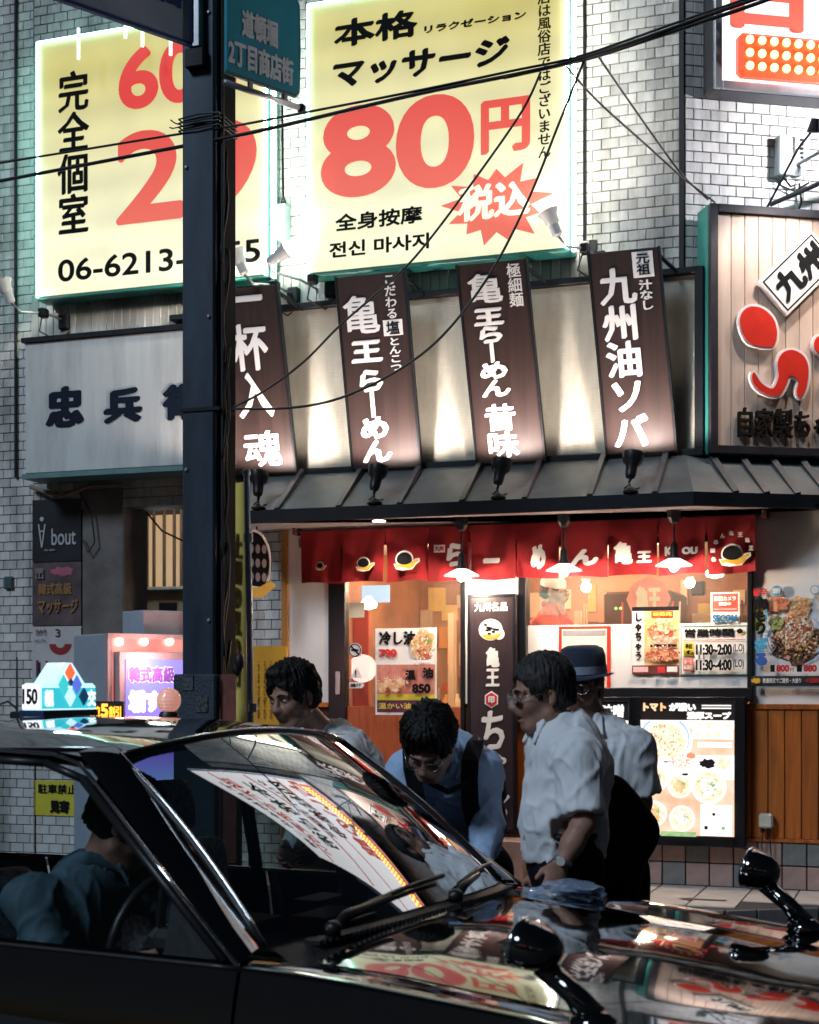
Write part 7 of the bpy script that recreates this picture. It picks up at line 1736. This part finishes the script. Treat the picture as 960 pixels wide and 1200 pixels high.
# D: young man leaning in on the far side
f4 = (-.80, -.60); d = 5.95
J = joints(d, pelvis=(436, 985, .12), chest=(412, 910, .04), neck=(380, 862), shL=(404, 885, -.16), shR=(378, 880, .15), elL=(408, 955, -.22), wrL=(380, 985, -.36), elR=(360, 950, .16), wrR=(340, 990, .0))
Dd = Person('young black haired man in a white shirt leaning in beyond the windscreen', legs(J, f4), Head(at(343, 816, d - .12), (-.62, -.78), R(14), R(-4)), f4, long_sleeve=True,
            hairspec=dict(th=.020, amp=.009, fringe=.0, nape=-.0, tufts=((.0, -.035, .105, .06, .05, .03), (.0, .06, .05, .075, .06, .06))))
# driver, leaning over to the passenger side
jacket = mat('teal_jacket', (.05, .10, .13), .75, var=.2, scale=6, bump=.15); dk_skin = skin_d
def tp(x, y, z): return V3(TX.w(x, y, z))
fd = tuple((TX.M @ Vector((.8, .5, 0)))[:2])
J = dict(pelvis=tp(-.12, -.38, .62), chest=tp(.0, -.36, .88), neck=tp(.09, -.33, 1.06), shR=tp(.03, -.53, 1.00), shL=tp(.16, -.18, 1.00), elR=tp(.16, -.56, .80), wrR=tp(.33, -.52, .84), elL=tp(.26, -.08, .84), wrL=tp(.36, .10, .78))
Dr = Person('taxi driver in a teal jacket leaning across toward the passenger side', J, Head(tp(.17, -.30, 1.20), fd, R(28)), fd, long_sleeve=True, legs=False, shirt=jacket, hairspec=dict(th=.016, amp=.006))
# cook behind the serving window
d = W.w(X(655), 1.3, 0).y
J = joints(d, pelvis=(640, 820), chest=(643, 750), neck=(647, 716), shL=(630, 735, -.12), shR=(660, 732, .12), elL=(640, 790, -.1), wrL=(668, 795, -.1), elR=(672, 780, .1), wrR=(690, 790, .05))
Ck = Person('cook in a red shirt and white cap behind the serving window', J, Head(at(650, 694, d), (.9, -.4), R(10)), (.9, -.4), legs=False, shirt=papers[3], hairspec=dict(th=.006, amp=.003), glasses=True)
Ck.hp('cap', MB().ball((0, .02, .06), (.088, .104, .085), 18, 10), white_ink)
# crumpled clear plastic bag lying on the far fender
pl = bpy.data.materials.new('clear_film'); pl.use_nodes = True; N = pl.node_tree.nodes; L = pl.node_tree.links; N.clear()
o_ = N.new('ShaderNodeOutputMaterial'); tr = N.new('ShaderNodeBsdfTransparent'); tr.inputs[0].default_value = (.82, .88, .97, 1); g_ = N.new('ShaderNodeBsdfPrincipled'); g_.inputs['Base Color'].default_value = (.45, .58, .80, 1); g_.inputs['Roughness'].default_value = .08; g_.inputs['Specular IOR Level'].default_value = .9
mx = N.new('ShaderNodeMixShader'); lw = N.new('ShaderNodeLayerWeight'); lw.inputs[0].default_value = .30; L.new(lw.outputs['Facing'], mx.inputs[0]); L.new(tr.outputs[0], mx.inputs[1]); L.new(g_.outputs[0], mx.inputs[2]); L.new(mx.outputs[0], o_.inputs[0])
c1 = TX.l(at(664, 1060, 4.6)); PBF = Frame(TX.w(c1.x, c1.y, .94), rz(R(-28)))
P = []
for i in range(46):
    v = i / 45; th_ = math.pi * v; row = []
    for j in range(61):
        a = 2 * math.pi * j / 60; q = Vector((math.sin(th_) * math.cos(a), math.sin(th_) * math.sin(a), math.cos(th_)))
        nz_ = 1 + .34 * (1 - abs(noise.noise(q * 1.2 + Vector((2, 0, 0)))) * 2.6) * .8 + .10 * (1 - abs(noise.noise(q * 2.6 + Vector((3, 0, 0)))) * 2.2)
        row.append((q.x * .095 * nz_, q.y * .10 * nz_, max(-.02, q.z * .030 * nz_ + .008)))
    P.append(row)
single('plastic_bag', MB().grid(P), pl, 'crumpled clear bluish plastic bag lying on the taxi bonnet near the far wiper', 'plastic bag', smooth=True, fr=PBF)
# ------------------------------------------------------------------ the other side of the street, behind the photographer (mirrored in the car)
OP = Frame((0, -12, 0), rz(WA + math.pi))
t = Thing('opposite_building', 'dark building across the street with lit shop signs and windows', 'building', OP, (0, 0, 0))
t.part('wall', MB().box(-14, 14, 0, 6, 0, 5.4), mat('opposite_wall', (.05, .045, .045), .7, var=.2))
random.seed(3)
cols = [((.4, .7, 1), 2.2), ((1, .25, .18), 2.0), ((1, .95, .85), 2.4), ((1, .6, .2), 2.0), ((.3, .9, .7), 1.6), ((.35, .4, 1), 2.2)]
for i in range(11):
    x = -12 + i * 2.3 + random.uniform(-.4, .4); c, s_ = cols[i % 6]; w_, h_ = random.uniform(.3, 1.1), random.uniform(.3, .7); z = random.uniform(2.6, 4.2)
    f_ = t.part('shop_sign', MB().box(x, x + w_, -.25, -.02, z, z + h_, .02), dark_metal)
    t.part('sign_face', MB().box(x + .04, x + w_ - .04, -.262, -.25, z + .04, z + h_ - .04), emat('far_sign_%d' % (i % 6), c, s_), parent=f_)
for i in range(6):
    x = -11 + i * 4; t.part('window', MB().box(x, x + 1.2, -.03, 0, 4.3, 5.1), emat('far_window', (1, .75, .45), .5) if i % 2 else frame_blk)
